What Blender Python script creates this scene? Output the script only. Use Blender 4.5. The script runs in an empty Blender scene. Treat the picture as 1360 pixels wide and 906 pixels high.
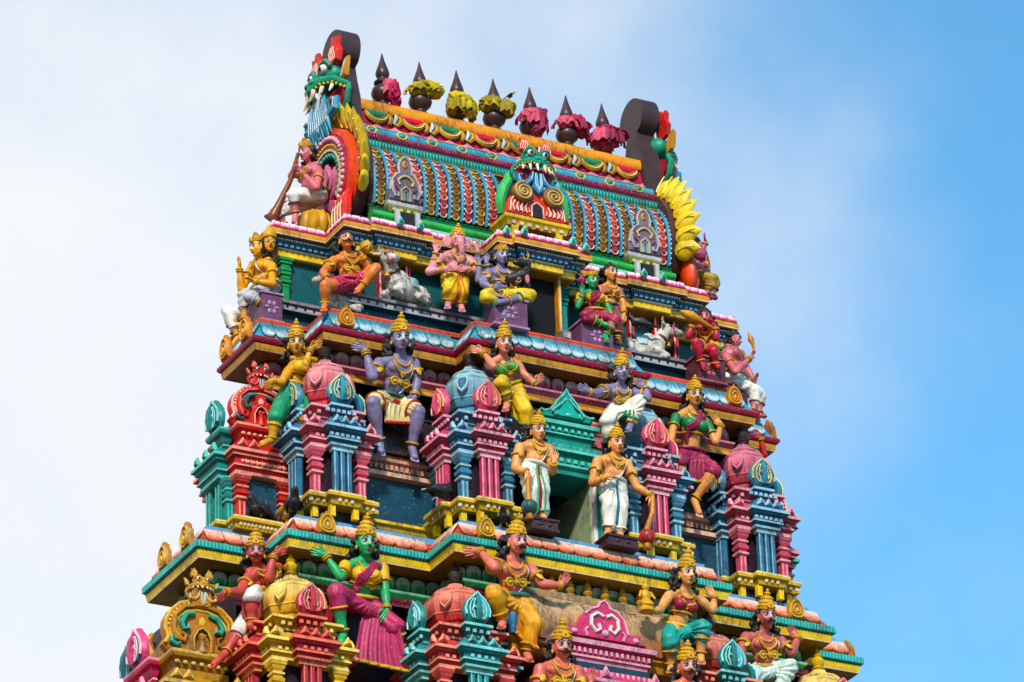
import bpy, bmesh, math, random
from math import sin, cos, pi, radians as R
from mathutils import Vector, Matrix, noise
random.seed(7)
SC = bpy.context.scene
COL = SC.collection
# ---------------------------------------------------------------- camera
cam_d = bpy.data.cameras.new('camera'); cam = bpy.data.objects.new('camera', cam_d); COL.objects.link(cam)
TH, PH, RO = R(26.28), R(28.535), R(2.044)
fh = Vector((sin(PH), cos(PH), 0)); rh = Vector((cos(PH), -sin(PH), 0)); zz = Vector((0, 0, 1))
FWD = fh*cos(TH) + zz*sin(TH); UPV = zz*cos(TH) - fh*sin(TH)
RT = rh*cos(RO) - UPV*sin(RO); UP = rh*sin(RO) + UPV*cos(RO)
m = Matrix((RT, UP, -FWD)).transposed().to_4x4()
m.translation = Vector((-.73, 0, .13)) - FWD*65
cam.matrix_world = m
cam_d.sensor_width = 36; cam_d.lens = 36*6500/1360
cam_d.clip_end = 20000; cam_d.clip_start = 1
SC.camera = cam
SC.render.resolution_x = 1024; SC.render.resolution_y = 682
# ---------------------------------------------------------------- light
SUN_EL, SUN_AZ = R(37), R(211)          # azimuth clockwise from +Y: sun behind the camera to the left
w = bpy.data.worlds.new('World'); SC.world = w; w.use_nodes = True
nt = w.node_tree; N = nt.nodes; L = nt.links; N.clear()
out = N.new('ShaderNodeOutputWorld'); bg = N.new('ShaderNodeBackground'); bg.inputs[1].default_value = .15
sky = N.new('ShaderNodeTexSky'); sky.sky_type = 'NISHITA'; sky.sun_disc = False
sky.sun_elevation = SUN_EL; sky.sun_rotation = SUN_AZ; sky.air_density = 1.0; sky.dust_density = .25; sky.ozone_density = 2.2
tc = N.new('ShaderNodeTexCoord')
mp = N.new('ShaderNodeMapping'); mp.inputs['Location'].default_value = (3.1, 1.4, .3)
L.new(tc.outputs['Generated'], mp.inputs[0])
n1 = N.new('ShaderNodeTexNoise'); n1.inputs['Scale'].default_value = 5.5; n1.inputs['Detail'].default_value = 7; n1.inputs['Roughness'].default_value = .5
L.new(mp.outputs[0], n1.inputs[0])
dp = N.new('ShaderNodeVectorMath'); dp.operation = 'DOT_PRODUCT'; dp.inputs[1].default_value = (-cos(PH)*.9, sin(PH)*.9, .0)
L.new(tc.outputs['Generated'], dp.inputs[0])
def mth(op, a, b=None, c=None, clamp=False):
    n = N.new('ShaderNodeMath'); n.operation = op; n.use_clamp = clamp
    for i, v in enumerate((a, b, c)):
        if v is None: continue
        if isinstance(v, (int, float)): n.inputs[i].default_value = v
        else: L.new(v, n.inputs[i])
    return n.outputs[0]
sz = N.new('ShaderNodeSeparateXYZ'); L.new(tc.outputs['Generated'], sz.inputs[0])
cov = mth('ADD', mth('ADD', mth('MULTIPLY', n1.outputs[0], 1.4), mth('MULTIPLY', dp.outputs['Value'], 3.0)), mth('MULTIPLY', sz.outputs[2], -2.2))
mr = N.new('ShaderNodeMapRange'); mr.interpolation_type = 'SMOOTHSTEP'
L.new(cov, mr.inputs[0]); mr.inputs[1].default_value = -.48; mr.inputs[2].default_value = .16
n2 = N.new('ShaderNodeTexNoise'); n2.inputs['Scale'].default_value = 9; n2.inputs['Detail'].default_value = 5
L.new(mp.outputs[0], n2.inputs[0])
crl = N.new('ShaderNodeMixRGB'); crl.inputs[1].default_value = (4.6, 4.75, 4.95, 1); crl.inputs[2].default_value = (5.0, 5.1, 5.25, 1)
L.new(n2.outputs[0], crl.inputs[0])
skm = N.new('ShaderNodeMixRGB'); skm.blend_type = 'MULTIPLY'; skm.inputs[0].default_value = 1; skm.inputs[2].default_value = (.62, 1.17, 1.24, 1)
L.new(sky.outputs[0], skm.inputs[1])
mx = N.new('ShaderNodeMixRGB'); L.new(mr.outputs[0], mx.inputs[0]); L.new(skm.outputs[0], mx.inputs[1]); L.new(crl.outputs[0], mx.inputs[2])
L.new(mx.outputs[0], bg.inputs[0]); L.new(bg.outputs[0], out.inputs[0])
sd = bpy.data.lights.new('sun', 'SUN'); sun = bpy.data.objects.new('sun', sd); COL.objects.link(sun)
sd.energy = 3.8; sd.angle = R(7); sd.color = (1, .95, .87)
sun.location = (-20, -30, 30)
sdir = Vector((sin(SUN_AZ)*cos(SUN_EL), cos(SUN_AZ)*cos(SUN_EL), sin(SUN_EL)))
sun.rotation_euler = sdir.to_track_quat('Z', 'Y').to_euler()
SC.view_settings.view_transform = 'Standard'; SC.view_settings.look = 'None'
SC.view_settings.exposure = .36; SC.view_settings.gamma = 1
SC.cycles.max_bounces = 6; SC.cycles.use_denoising = True
# ---------------------------------------------------------------- materials
def lin(h):
    h = h.lstrip('#'); o = []
    for i in (0, 2, 4):
        c = int(h[i:i+2], 16)/255
        o.append(c/12.92 if c <= .04045 else ((c+.055)/1.055)**2.4)
    return (*o, 1)
MATS = {}
def mat(hexs, rough=.45, dirt=.6, grad=None, bump=.15, name=None, spots=0.0, face=None):
    """painted plaster: base colour with blotches, grime spots, optional painted gradient along the piece's height"""
    key = (hexs, rough, dirt, grad, bump, spots, face)
    if key in MATS: return MATS[key]
    M = bpy.data.materials.new(name or 'paint_'+hexs.strip('#')); M.use_nodes = True
    t = M.node_tree; n = t.nodes; l = t.links; b = n['Principled BSDF']
    b.inputs['Roughness'].default_value = rough
    b.inputs['Specular IOR Level'].default_value = .33
    co = n.new('ShaderNodeTexCoord')
    geo = n.new('ShaderNodeNewGeometry')
    colr = None
    rgb = n.new('ShaderNodeRGB'); rgb.outputs[0].default_value = lin(hexs); colr = rgb.outputs[0]
    if grad:
        sx = n.new('ShaderNodeSeparateXYZ'); l.new(co.outputs['Generated'], sx.inputs[0])
        ns = n.new('ShaderNodeTexNoise'); ns.inputs['Scale'].default_value = 9; ns.inputs['Detail'].default_value = 2
        mpp = n.new('ShaderNodeMapping'); mpp.inputs['Scale'].default_value = (3, 3, .35); l.new(geo.outputs['Position'], mpp.inputs[0]); l.new(mpp.outputs[0], ns.inputs[0])
        a = n.new('ShaderNodeMath'); a.operation = 'MULTIPLY_ADD'; l.new(ns.outputs[0], a.inputs[0]); a.inputs[1].default_value = .75; a.inputs[2].default_value = -.37
        ad = n.new('ShaderNodeMath'); ad.operation = 'ADD'; l.new(a.outputs[0], ad.inputs[0]); l.new(sx.outputs[2], ad.inputs[1])
        rp = n.new('ShaderNodeMapRange'); rp.interpolation_type = 'SMOOTHSTEP'; l.new(ad.outputs[0], rp.inputs[0]); rp.inputs[1].default_value = .12; rp.inputs[2].default_value = .8
        mg = n.new('ShaderNodeMixRGB'); l.new(rp.outputs[0], mg.inputs[0]); l.new(colr, mg.inputs[1]); mg.inputs[2].default_value = lin(grad); colr = mg.outputs[0]
    if face:      # lighter paint on the face, from a point attribute
        at_ = n.new('ShaderNodeAttribute'); at_.attribute_name = 'facepaint'
        mf = n.new('ShaderNodeMixRGB'); l.new(at_.outputs['Fac'], mf.inputs[0]); l.new(colr, mf.inputs[1]); mf.inputs[2].default_value = lin(face); colr = mf.outputs[0]
    # blotchy fading
    nz = n.new('ShaderNodeTexNoise'); nz.inputs['Scale'].default_value = 7; nz.inputs['Detail'].default_value = 6; nz.inputs['Roughness'].default_value = .65
    l.new(geo.outputs['Position'], nz.inputs[0])
    r1 = n.new('ShaderNodeMapRange'); l.new(nz.outputs[0], r1.inputs[0]); r1.inputs[1].default_value = .35; r1.inputs[2].default_value = .7; r1.inputs[3].default_value = .66; r1.inputs[4].default_value = 1.06
    hv = n.new('ShaderNodeHueSaturation'); hv.inputs['Saturation'].default_value = 1.03; l.new(r1.outputs[0], hv.inputs['Value']); l.new(colr, hv.inputs['Color']); colr = hv.outputs[0]
    # grime: fine specks and runs
    if dirt > 0:
        mp2 = n.new('ShaderNodeMapping'); mp2.inputs['Scale'].default_value = (1, 1, .22); l.new(geo.outputs['Position'], mp2.inputs[0])
        nd = n.new('ShaderNodeTexNoise'); nd.inputs['Scale'].default_value = 26; nd.inputs['Detail'].default_value = 5; nd.inputs['Roughness'].default_value = .7; l.new(mp2.outputs[0], nd.inputs[0])
        nb = n.new('ShaderNodeTexNoise'); nb.inputs['Scale'].default_value = 2.3; nb.inputs['Detail'].default_value = 4; l.new(geo.outputs['Position'], nb.inputs[0])
        mu = n.new('ShaderNodeMath'); mu.operation = 'MULTIPLY'; l.new(nd.outputs[0], mu.inputs[0]); l.new(nb.outputs[0], mu.inputs[1])
        r2 = n.new('ShaderNodeMapRange'); l.new(mu.outputs[0], r2.inputs[0]); r2.inputs[1].default_value = .255; r2.inputs[2].default_value = .38; r2.inputs[4].default_value = dirt
        md = n.new('ShaderNodeMixRGB'); l.new(r2.outputs[0], md.inputs[0]); l.new(colr, md.inputs[1]); md.inputs[2].default_value = lin('#3a2f2a'); colr = md.outputs[0]
    if dirt >= .3:      # small chips down to the pale plaster
        nc = n.new('ShaderNodeTexNoise'); nc.inputs['Scale'].default_value = 34; nc.inputs['Detail'].default_value = 3; l.new(geo.outputs['Position'], nc.inputs[0])
        r4 = n.new('ShaderNodeMapRange'); l.new(nc.outputs[0], r4.inputs[0]); r4.inputs[1].default_value = .665; r4.inputs[2].default_value = .70; r4.inputs[4].default_value = .55
        mc = n.new('ShaderNodeMixRGB'); l.new(r4.outputs[0], mc.inputs[0]); l.new(colr, mc.inputs[1]); mc.inputs[2].default_value = lin('#b4a692'); colr = mc.outputs[0]
    if spots > 0:
        nv = n.new('ShaderNodeTexNoise'); nv.inputs['Scale'].default_value = 11; nv.inputs['Detail'].default_value = 8; nv.inputs['Roughness'].default_value = .75; l.new(geo.outputs['Position'], nv.inputs[0])
        r3 = n.new('ShaderNodeMapRange'); l.new(nv.outputs[0], r3.inputs[0]); r3.inputs[1].default_value = .5; r3.inputs[2].default_value = .62; r3.inputs[4].default_value = spots
        ms = n.new('ShaderNodeMixRGB'); l.new(r3.outputs[0], ms.inputs[0]); l.new(colr, ms.inputs[1]); ms.inputs[2].default_value = lin('#2c2620'); colr = ms.outputs[0]
    l.new(colr, b.inputs['Base Color'])
    if bump:
        nbp = n.new('ShaderNodeTexNoise'); nbp.inputs['Scale'].default_value = 38; nbp.inputs['Detail'].default_value = 4; l.new(geo.outputs['Position'], nbp.inputs[0])
        bp = n.new('ShaderNodeBump'); bp.inputs['Strength'].default_value = bump; bp.inputs['Distance'].default_value = .02; l.new(nbp.outputs[0], bp.inputs['Height']); l.new(bp.outputs[0], b.inputs['Normal'])
    MATS[key] = M
    return M
# ---------------------------------------------------------------- mesh helpers
class MB:
    """collects shapes, linked as ONE mesh object"""
    def __init__(s): s.v = []; s.f = []; s.mi = []; s.m = []
    def slot(s, M):
        if M not in s.m: s.m.append(M)
        return s.m.index(M)
    def add(s, vs, fs, M):
        k = len(s.v); s.v += [tuple(v) for v in vs]; i = s.slot(M)
        for f in fs: s.f.append(tuple(a+k for a in f)); s.mi.append(i)
        return s
    def box(s, c, d, M, rot=0):
        x, y, z = (q/2 for q in d); vs = []
        for sx, sy, sz in ((-1,-1,-1),(1,-1,-1),(1,1,-1),(-1,1,-1),(-1,-1,1),(1,-1,1),(1,1,1),(-1,1,1)):
            p = Vector((sx*x, sy*y, sz*z))
            if rot: p = Matrix.Rotation(rot, 3, 'Z') @ p
            vs.append(p+Vector(c))
        return s.add(vs, [(0,3,2,1),(4,5,6,7),(0,1,5,4),(1,2,6,5),(2,3,7,6),(3,0,4,7)], M)
    def sweep(s, plan, prof, mats, cap=True):
        """closed axis-aligned plan, profile of (offset, z) from bottom to top; mats: one material or one per segment"""
        n = len(plan); rings = []
        for o, z in prof:
            rg = []
            for i in range(n):
                p0, p1, p2 = plan[i-1], plan[i], plan[(i+1) % n]
                a = Vector((p1[0]-p0[0], p1[1]-p0[1])).normalized(); b = Vector((p2[0]-p1[0], p2[1]-p1[1])).normalized()
                na, nb = Vector((a.y, -a.x)), Vector((b.y, -b.x))
                k = 1/(1+na.dot(nb)) if na.dot(nb) > -.9 else 1
                q = Vector(p1)+(na+nb)*k*o
                rg.append((q.x, q.y, z))
            rings.append(rg)
        k0 = len(s.v)
        for rg in rings: s.v += rg
        for j in range(len(prof)-1):
            M = mats[j] if isinstance(mats, (list, tuple)) else mats
            mi = s.slot(M)
            for i in range(n):
                i2 = (i+1) % n
                s.f.append((k0+j*n+i, k0+j*n+i2, k0+(j+1)*n+i2, k0+(j+1)*n+i)); s.mi.append(mi)
        if cap:
            mi = s.slot(mats[0] if isinstance(mats, (list, tuple)) else mats); ml = s.slot(mats[-1] if isinstance(mats, (list, tuple)) else mats)
            s.f.append(tuple(k0+i for i in reversed(range(n)))); s.mi.append(mi)
            s.f.append(tuple(k0+(len(prof)-1)*n+i for i in range(n))); s.mi.append(ml)
        return s
    def lathe(s, prof, M, c=(0, 0, 0), n=16, mats=None, sq=None):
        k0 = len(s.v); c = Vector(c)
        for r, z in prof:
            for i in range(n):
                a = 2*pi*(i+.5)/n
                s.v.append((c.x+r*cos(a), c.y+r*sin(a), c.z+z))
        for j in range(len(prof)-1):
            mi = s.slot(mats[j] if mats else M)
            for i in range(n):
                i2 = (i+1) % n
                s.f.append((k0+j*n+i, k0+j*n+i2, k0+(j+1)*n+i2, k0+(j+1)*n+i)); s.mi.append(mi)
        s.f.append(tuple(k0+i for i in reversed(range(n)))); s.mi.append(s.slot(mats[0] if mats else M))
        s.f.append(tuple(k0+(len(prof)-1)*n+i for i in range(n))); s.mi.append(s.slot(mats[-1] if mats else M))
        return s
    def tube(s, pts, rad, M, n=8, closed=False, flat=1.0, up=None):
        """tapered tube along points; rad number or list; flat squashes it along its second axis"""
        P = [Vector(p) for p in pts]; k = len(P)
        if not isinstance(rad, (list, tuple)): rad = [rad]*k
        k0 = len(s.v); mi = s.slot(M); pv = None
        for i, p in enumerate(P):
            if closed: t = P[(i+1) % k]-P[i-1]
            else: t = P[min(i+1, k-1)]-P[max(i-1, 0)]
            if t.length < 1e-7: t = Vector((0, 0, 1))
            t.normalize()
            if pv is None:
                r0 = Vector(up) if up else (Vector((0, 0, 1)) if abs(t.z) < .9 else Vector((0, 1, 0)))
                u = (r0-t*r0.dot(t)).normalized()
            else:
                u = pv-t*pv.dot(t)
                u = u.normalized() if u.length > 1e-6 else t.orthogonal().normalized()
            pv = u; w_ = t.cross(u)
            for j in range(n):
                a = 2*pi*j/n
                s.v.append(tuple(p+u*(cos(a)*rad[i]*flat)+w_*(sin(a)*rad[i])))
        rr = range(k if closed else k-1)
        for i in rr:
            i2 = (i+1) % k
            for j in range(n):
                j2 = (j+1) % n
                s.f.append((k0+i*n+j, k0+i*n+j2, k0+i2*n+j2, k0+i2*n+j)); s.mi.append(mi)
        if not closed:
            s.f.append(tuple(k0+j for j in reversed(range(n)))); s.mi.append(mi)
            s.f.append(tuple(k0+(k-1)*n+j for j in range(n))); s.mi.append(mi)
        return s
    def ball(s, c, r, M, n=10, m=7, axes=None):
        if not isinstance(r, (list, tuple)): r = (r, r, r)
        ax = axes or (Vector((1,0,0)), Vector((0,1,0)), Vector((0,0,1))); c = Vector(c)
        k0 = len(s.v); mi = s.slot(M)
        def pt(th, ph): return tuple(c+ax[0]*(r[0]*sin(th)*cos(ph))+ax[1]*(r[1]*sin(th)*sin(ph))+ax[2]*(r[2]*cos(th)))
        s.v.append(pt(0, 0))
        for j in range(1, m):
            for i in range(n): s.v.append(pt(pi*j/m, 2*pi*i/n))
        s.v.append(pt(pi, 0)); e = len(s.v)-1
        for i in range(n):
            i2 = (i+1) % n
            s.f.append((k0, k0+1+i, k0+1+i2)); s.mi.append(mi)
            for j in range(m-2):
                a = k0+1+j*n
                s.f.append((a+i, a+n+i, a+n+i2, a+i2)); s.mi.append(mi)
            a = k0+1+(m-2)*n
            s.f.append((e, a+i2, a+i)); s.mi.append(mi)
        return s
    def plate(s, poly, th, M, fr, side=None, bev=.25):
        """2D outline (a, b) made a raised plate in frame fr=(origin, A, B, N); N is outwards"""
        o, A, B, Nn = (Vector(q) for q in fr); n = len(poly); k0 = len(s.v)
        cx = sum(p[0] for p in poly)/n; cy = sum(p[1] for p in poly)/n
        b = bev*th
        sz = max(max(abs(p[0]-cx), abs(p[1]-cy)) for p in poly)
        sc = max(.6, 1-b/sz)
        for q, h in ((1, 0), (1, th-b), (sc, th)):
            for p in poly:
                s.v.append(tuple(o+A*(cx+(p[0]-cx)*q)+B*(cy+(p[1]-cy)*q)+Nn*h))
        flip = A.cross(B).dot(Nn) * sum(poly[i-1][0]*poly[i][1]-poly[i][0]*poly[i-1][1] for i in range(n)) < 0
        mi, ms = s.slot(M), s.slot(side or M)
        def F(f, q): s.f.append(tuple(reversed(f)) if flip else tuple(f)); s.mi.append(q)
        for j in range(2):
            for i in range(n):
                i2 = (i+1) % n
                F((k0+j*n+i, k0+j*n+i2, k0+(j+1)*n+i2, k0+(j+1)*n+i), ms if j == 0 else mi)
        F([k0+2*n+i for i in range(n)], mi); F([k0+i for i in reversed(range(n))], ms)
        return s
    def mesh(s, name, ang=38):
        me = bpy.data.meshes.new(name)
        me.from_pydata(s.v, [], s.f)
        for M in s.m: me.materials.append(M)
        me.polygons.foreach_set('material_index', s.mi)
        me.polygons.foreach_set('use_smooth', [True]*len(s.f))
        me.update()
        try: me.set_sharp_from_angle(angle=R(ang))
        except Exception: pass
        return me
    def build(s, name, parent=None, ang=38, kind=None, fix=False):
        me = s.mesh(name, ang)
        if fix:
            bm = bmesh.new(); bm.from_mesh(me); bmesh.ops.recalc_face_normals(bm, faces=bm.faces); bm.to_mesh(me); bm.free()
        o = bpy.data.objects.new(name, me); COL.objects.link(o)
        if parent: o.parent = parent
        if kind: o['kind'] = kind
        return o
def thing(name, label, cat, loc=(0, 0, 0), rz=0, group=None):
    o = bpy.data.objects.new(name, None); COL.objects.link(o); o.empty_display_size = .1
    o.location = loc; o.rotation_euler = (0, 0, rz); o['label'] = label; o['category'] = cat
    if group: o['group'] = group
    return o
def tag(o, label, cat, group=None):
    o['label'] = label; o['category'] = cat
    if group: o['group'] = group
    return o
def inst(me, name, parent, loc=(0, 0, 0), rz=0, sc=None, mw=None):
    o = bpy.data.objects.new(name, me); COL.objects.link(o); o.parent = parent
    if mw is not None: o.matrix_local = mw
    else:
        o.location = loc; o.rotation_euler = (0, 0, rz)
        if sc: o.scale = sc
    return o
def rect(x0, x1, y0, y1): return [(x0, y0), (x1, y0), (x1, y1), (x0, y1)]
def frame(o, A, B, Nn): return (o, A, B, Nn)
def spiral(c, r0, turns, A, B, n=26, r1=.0, a0=0, sgn=1):
    c, A, B = Vector(c), Vector(A), Vector(B); pts = []
    for i in range(n+1):
        t = i/n; r = r0+(r1-r0)*t; a = a0+sgn*turns*2*pi*t
        pts.append(c+A*(r*cos(a))+B*(r*sin(a)))
    return pts
# ================================================================ THE TOWER
YC = 1.65
def plan(yc, ym, ys, yf, wc, wm, ws, sub=None):
    f = [(-ws, yf), (-ws, ys), (-wm, ys), (-wm, ym)]
    def rev(pts): return [(-x, y) for x, y in reversed(pts)]
    half = [(-wm, ym)]
    if sub:
        (a, b, d), (c, e) = sub
        half += [(-a, ym), (-a, ym-d), (-b, ym-d), (-b, ym)]
    half += [(-wc, ym), (-wc, yc)]
    if sub: half += [(-c, yc), (-c, yc-e)]
    f = f[:-1]+half
    back = [(wm, yf), (wm, 2*YC-ym), (-wm, 2*YC-ym), (-wm, yf)]
    return f+rev(f)+back
PA_ = (.32, .75, 1.315, 1.985, .727, 2.816, 3.608)
PB_ = (0, .45, 1.09, 2.196, 1.359, 3.306, 4.003)
PC_ = (-.653, .048, .819, 2.5, 2.042, 4.042, 4.948)
PLA, PLAS = plan(*PA_), plan(*PA_, sub=((2.43, 1.5, .06), (.5, .08)))
PLB, PLC = plan(*PB_), plan(*PC_)
# paints; dark tones also put shade on undersides and in gaps
gold, goldD, crim, red = mat('#c8892a'), mat('#96641f'), mat('#8e1436'), mat('#c8242a')
yel, yelD, brown, dkbrown = mat('#e8bc18'), mat('#a8801c'), mat('#4a2c2a', dirt=.2), mat('#35242a', dirt=.2)
teal, tealD, tealW = mat('#128a80'), mat('#0d5f60'), mat('#0c5358', dirt=.25)
white, cream, ltred = mat('#e6ddd2'), mat('#e4c9a4'), mat('#d9543c')
cyan, blue, bluel, bluem = mat('#2f93a8'), mat('#1c5a78'), mat('#5f9cc4'), mat('#2f6f94')
navy = mat('#0d3f52', dirt=.3); dark = mat('#241a1c', dirt=0); darkred = mat('#5a1528', dirt=.3)
pink, pinkl, rose = mat('#d2425e'), mat('#e58c9a'), mat('#c02f62')
green, greenL, greenD, mint = mat('#138a44'), mat('#2fae4a'), mat('#0c5a3c'), mat('#8cc6ac')
grey, greyl, greyd, mauve = mat('#85828c', dirt=.5), mat('#b9b6bb', dirt=.5), mat('#4c4a52'), mat('#6e4a68')
orange, orangeY = mat('#e8461a'), mat('#e89a1c')
tower = thing('temple_tower', 'tall stepped temple gateway tower in many painted colours under a wagon-shaped roof', 'tower')
def band(name, pl, prof, mats, cap=True): return MB().sweep(pl, prof, mats, cap).build(name, tower)
def along(pl, off, w, skip_back=True, minlen=.15, lean=0):
    """yield (position, rotation, width, edge length) of pieces of about width w on the outline"""
    n = len(pl)
    for i in range(n):
        p0, p1, p2, p3 = pl[i-1], pl[i], pl[(i+1) % n], pl[(i+2) % n]
        d = Vector((p2[0]-p1[0], p2[1]-p1[1])); L_ = d.length; d.normalize(); nn = Vector((d.y, -d.x))
        if skip_back and nn.y > .5: continue
        a = Vector((p1[0]-p0[0], p1[1]-p0[1])).normalized(); c = Vector((p3[0]-p2[0], p3[1]-p2[1])).normalized()
        v0, v1 = Vector((a.y, -a.x)).dot(d) < 0, Vector((c.y, -c.x)).dot(d) > 0     # convex corner at either end
        s0 = (-off+lean) if v0 else off; s1 = L_+((off-lean) if v1 else -off)
        ln = s1-s0
        if ln < minlen: continue
        k = max(1, round(ln/w)); ww = ln/k
        for j in range(k):
            q = Vector(p1)+d*(s0+ww*(j+.5))+nn*off
            yield (q.x, q.y), math.atan2(d.y, d.x), ww, (i, j, k)
def row(name, me, pl, off, z, w, parent, jit=.0, wref=None, skip=None, lean=0):
    for (x, y), a, ww, ij in along(pl, off, w, lean=lean):
        if skip and skip(x, y): continue
        o = inst(me, name, parent, (x, y, z+random.uniform(-jit, jit)), a, (ww/(wref or w), 1, 1))
def petal_mesh(w, h, lean, th, M, round_bottom=True, side=None, seg=5):
    """a leaning petal: bottom at the outer edge, top leaning back by lean"""
    out = []
    hw = w*.485
    if round_bottom:
        for i in range(seg+1):
            a = pi+pi*i/seg; out.append((hw*cos(a), h*.3+h*.3*sin(a)))
        out += [(hw, h), (-hw, h)]
    else:
        out = [(-hw, 0), (hw, 0), (hw*.96, h), (-hw*.96, h)]
    ln = math.hypot(h, lean); B = Vector((0, lean/h, 1))
    Nn = Vector((0, -1, lean/h)).normalized()
    return MB().plate(out, th, M, ((0, 0, 0), (1, 0, 0), B, Nn), side=side, bev=.6).mesh('petal')
# ---- tier A (under the roof)
band('wall', PLA, [(-.40, .3), (-.40, 1.62)], tealW)
band('ledge', plan(.74, .75, 1.315, 1.985, .30, 2.816, 3.608), [(-.3, .38), (-.22, .38), (-.2, .42), (-.2, .69), (-.10, .71), (-.09, .735), (-.15, .75), (-.10, .79), (-.07, .80), (-.07, .845), (-.4, .86)],
     [navy, navy, navy, navy, greyl, greyd, grey, greyd, grey, grey], True)
pm = petal_mesh(.085, .055, -.035, .02, greyl, side=greyd)
led = MB()
for (x, y), a, ww, ij in along(plan(.74, .75, 1.315, 1.985, .30, 2.816, 3.608), -.13, .13): led.box((x, y, .765), (ww*.7, .05, .05), greyl, a)
led.build('ledge_relief', tower, kind='stuff')
entA = band('cornice', PLAS, [(-.34, 1.53), (-.21, 1.53), (-.19, 1.535), (-.175, 1.545), (-.175, 1.625), (-.19, 1.63), (-.155, 1.645), (-.155, 1.66), (-.165, 1.665), (-.11, 1.70), (-.085, 1.735), (-.085, 1.755), (-.03, 1.765), (0, 1.775), (.005, 1.79), (0, 1.85), (-.02, 1.88), (-.07, 1.89), (-.5, 1.96)],
     [yelD, yel, cream, yel, yel, white, white, blue, blue, blue, blue, navy, goldD, cream, gold, gold, rose, pink])  # darker yellow soffit: shade under the cornice put into the colour
bd = MB()
for (x, y), a, ww, ij in along(PLAS, -.075, .038): bd.box((x, y, 1.745), (ww*.55, .03, .02), white, a)
for (x, y), a, ww, ij in along(PLAS, -.125, .085): bd.box((x, y, 1.685), (ww*.6, .045, .035), bluel, a)
bd.build('bead_row', entA, kind='stuff')
pkA = mat('#d03a78', grad='#f2d3dc', dirt=.3)
me = petal_mesh(.125, .105, .05, .03, pkA, False, side=rose)
row('petal', me, PLAS, -.015, 1.875, .125, entA, .004)
def drop_mesh(w, h, th, M, Mi):
    o = [(0, h), (w*.16, h*.8), (w*.4, h*.52), (w*.5, h*.28), (w*.4, 0), (-w*.4, 0), (-w*.5, h*.28), (-w*.4, h*.52), (-w*.16, h*.8)]
    b = MB().plate(o, th, M, ((0, 0, 0), (1, 0, 0), (0, 0, 1), (0, -1, 0)), bev=.4)
    b.plate([(x*.55, y*.55+h*.16) for x, y in o], th*.5, Mi, ((0, -th*.8, 0), (1, 0, 0), (0, 0, 1), (0, -1, 0)), bev=.5)
    return b.mesh('antefix')
me = drop_mesh(.11, .13, .05, mat('#7fd0c4'), teal)
for x, y in ((-2.02, .66), (-1.72, .66), (2.02, .66), (1.72, .66), (-.6, .30), (-.37, .22), (.37, .22), (.62, .30), (-1.2, .72), (1.2, .72)):
    inst(me, 'antefix', entA, (x, y, 1.90))
# door, posts of tier A
dr = MB().box((0, .70, 1.08), (.60, .06, 1.0), mat('#04090b', dirt=0, rough=.9)).build('doorway', tower)  # near-black slab; the darkness of the door opening is painted
for x in (-.34, .34):
    b = MB().box((x, .62, 1.17), (.055, .10, .86), mat('#c97f1e')); b.box((x, .565, 1.17), (.02, .02, .86), cream); b.build('door_post', tower)
    b = MB().box((x*1.1, .55, .66), (.13, .16, .12), grey).box((x*1.1, .48, .64), (.08, .06, .07), greyl).box((x*1.1, .60, .54), (.09, .1, .14), greyd); b.build('bracket', tower)
    b = MB()
    for z, ww in ((1.5, .16), (1.45, .13), (1.40, .10), (1.34, .12), (1.28, .09)): b.box((x*1.5, .78, z), (ww, ww, .045), teal)
    b.box((x*1.5, .78, .95), (.07, .07, .64), teal); b.build('column', tower)
for sx in (-1, 1):
    for x in (2.12, 1.72, 2.42):
        b = MB().box((sx*x, 1.09, 1.18), (.085, .08, .70), red).box((sx*x-.02, 1.045, 1.18), (.018, .014, .70), white).box((sx*x+.022, 1.045, 1.18), (.014, .014, .70), ltred)
        b.build('post', tower)
    # green column at the outer corner of the side bay
    b = MB()
    cx, cy = sx*(3.608-.28), 1.315+.24
    for z, ww in ((1.505, .20), (1.46, .17), (1.41, .13), (1.36, .15), (1.30, .15), (1.24, .12), (1.18, .15), (1.12, .11)): b.box((cx, cy, z), (ww, ww, .042), green)
    b.box((cx, cy, .97), (.10, .10, .28), green); b.build('column', tower)
# ---- tier B
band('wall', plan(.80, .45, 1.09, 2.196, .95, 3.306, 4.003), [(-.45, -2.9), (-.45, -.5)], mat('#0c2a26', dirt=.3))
entB = band('cornice', PLB, [(-.45, -.585), (-.2, -.585), (-.19, -.575), (-.21, -.52), (-.23, -.47), (-.27, -.46), (-.25, -.37), (-.24, -.345), (-.33, -.33), (-.31, -.13), (-.31, -.115),
      (-.045, -.125), (-.035, -.115), (-.028, -.06), (-.02, -.03), (-.035, -.025), (-.005, -.02), (.02, .01), (.022, .04), (0, .07), (-.04, .08), (-.20, .355), (-.165, .36), (-.16, .385), (-.175, .39), (-.165, .40), (-.17, .425), (-.6, .44)],
     [dark, cream, gold, goldD, darkred, darkred, pinkl, darkred, darkred, dark, goldD, cream, gold, gold, goldD, crim, crim, crim, crim, crim, cyan, ltred, ltred, white, ltred, ltred, grey])  # dark soffit strips carry the painted shade of the overhang
bd = MB()
for (x, y), a, ww, ij in along(PLB, .012, .052): bd.box((x, y, .045), (ww*.35, .03, .012), mat('#c8506a'), a)
bd.build('bead_row', entB, kind='stuff')
pB = mat('#b8cfd2', grad='#357f92', dirt=.65)
me = petal_mesh(.20, .265, .155, .035, pB, True, side=blue)
row('petal', me, PLB, -.03, .085, .20, entB, .004, lean=.13)
pF = mat('#b8888e', grad='#8c2440', dirt=.4)
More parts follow.
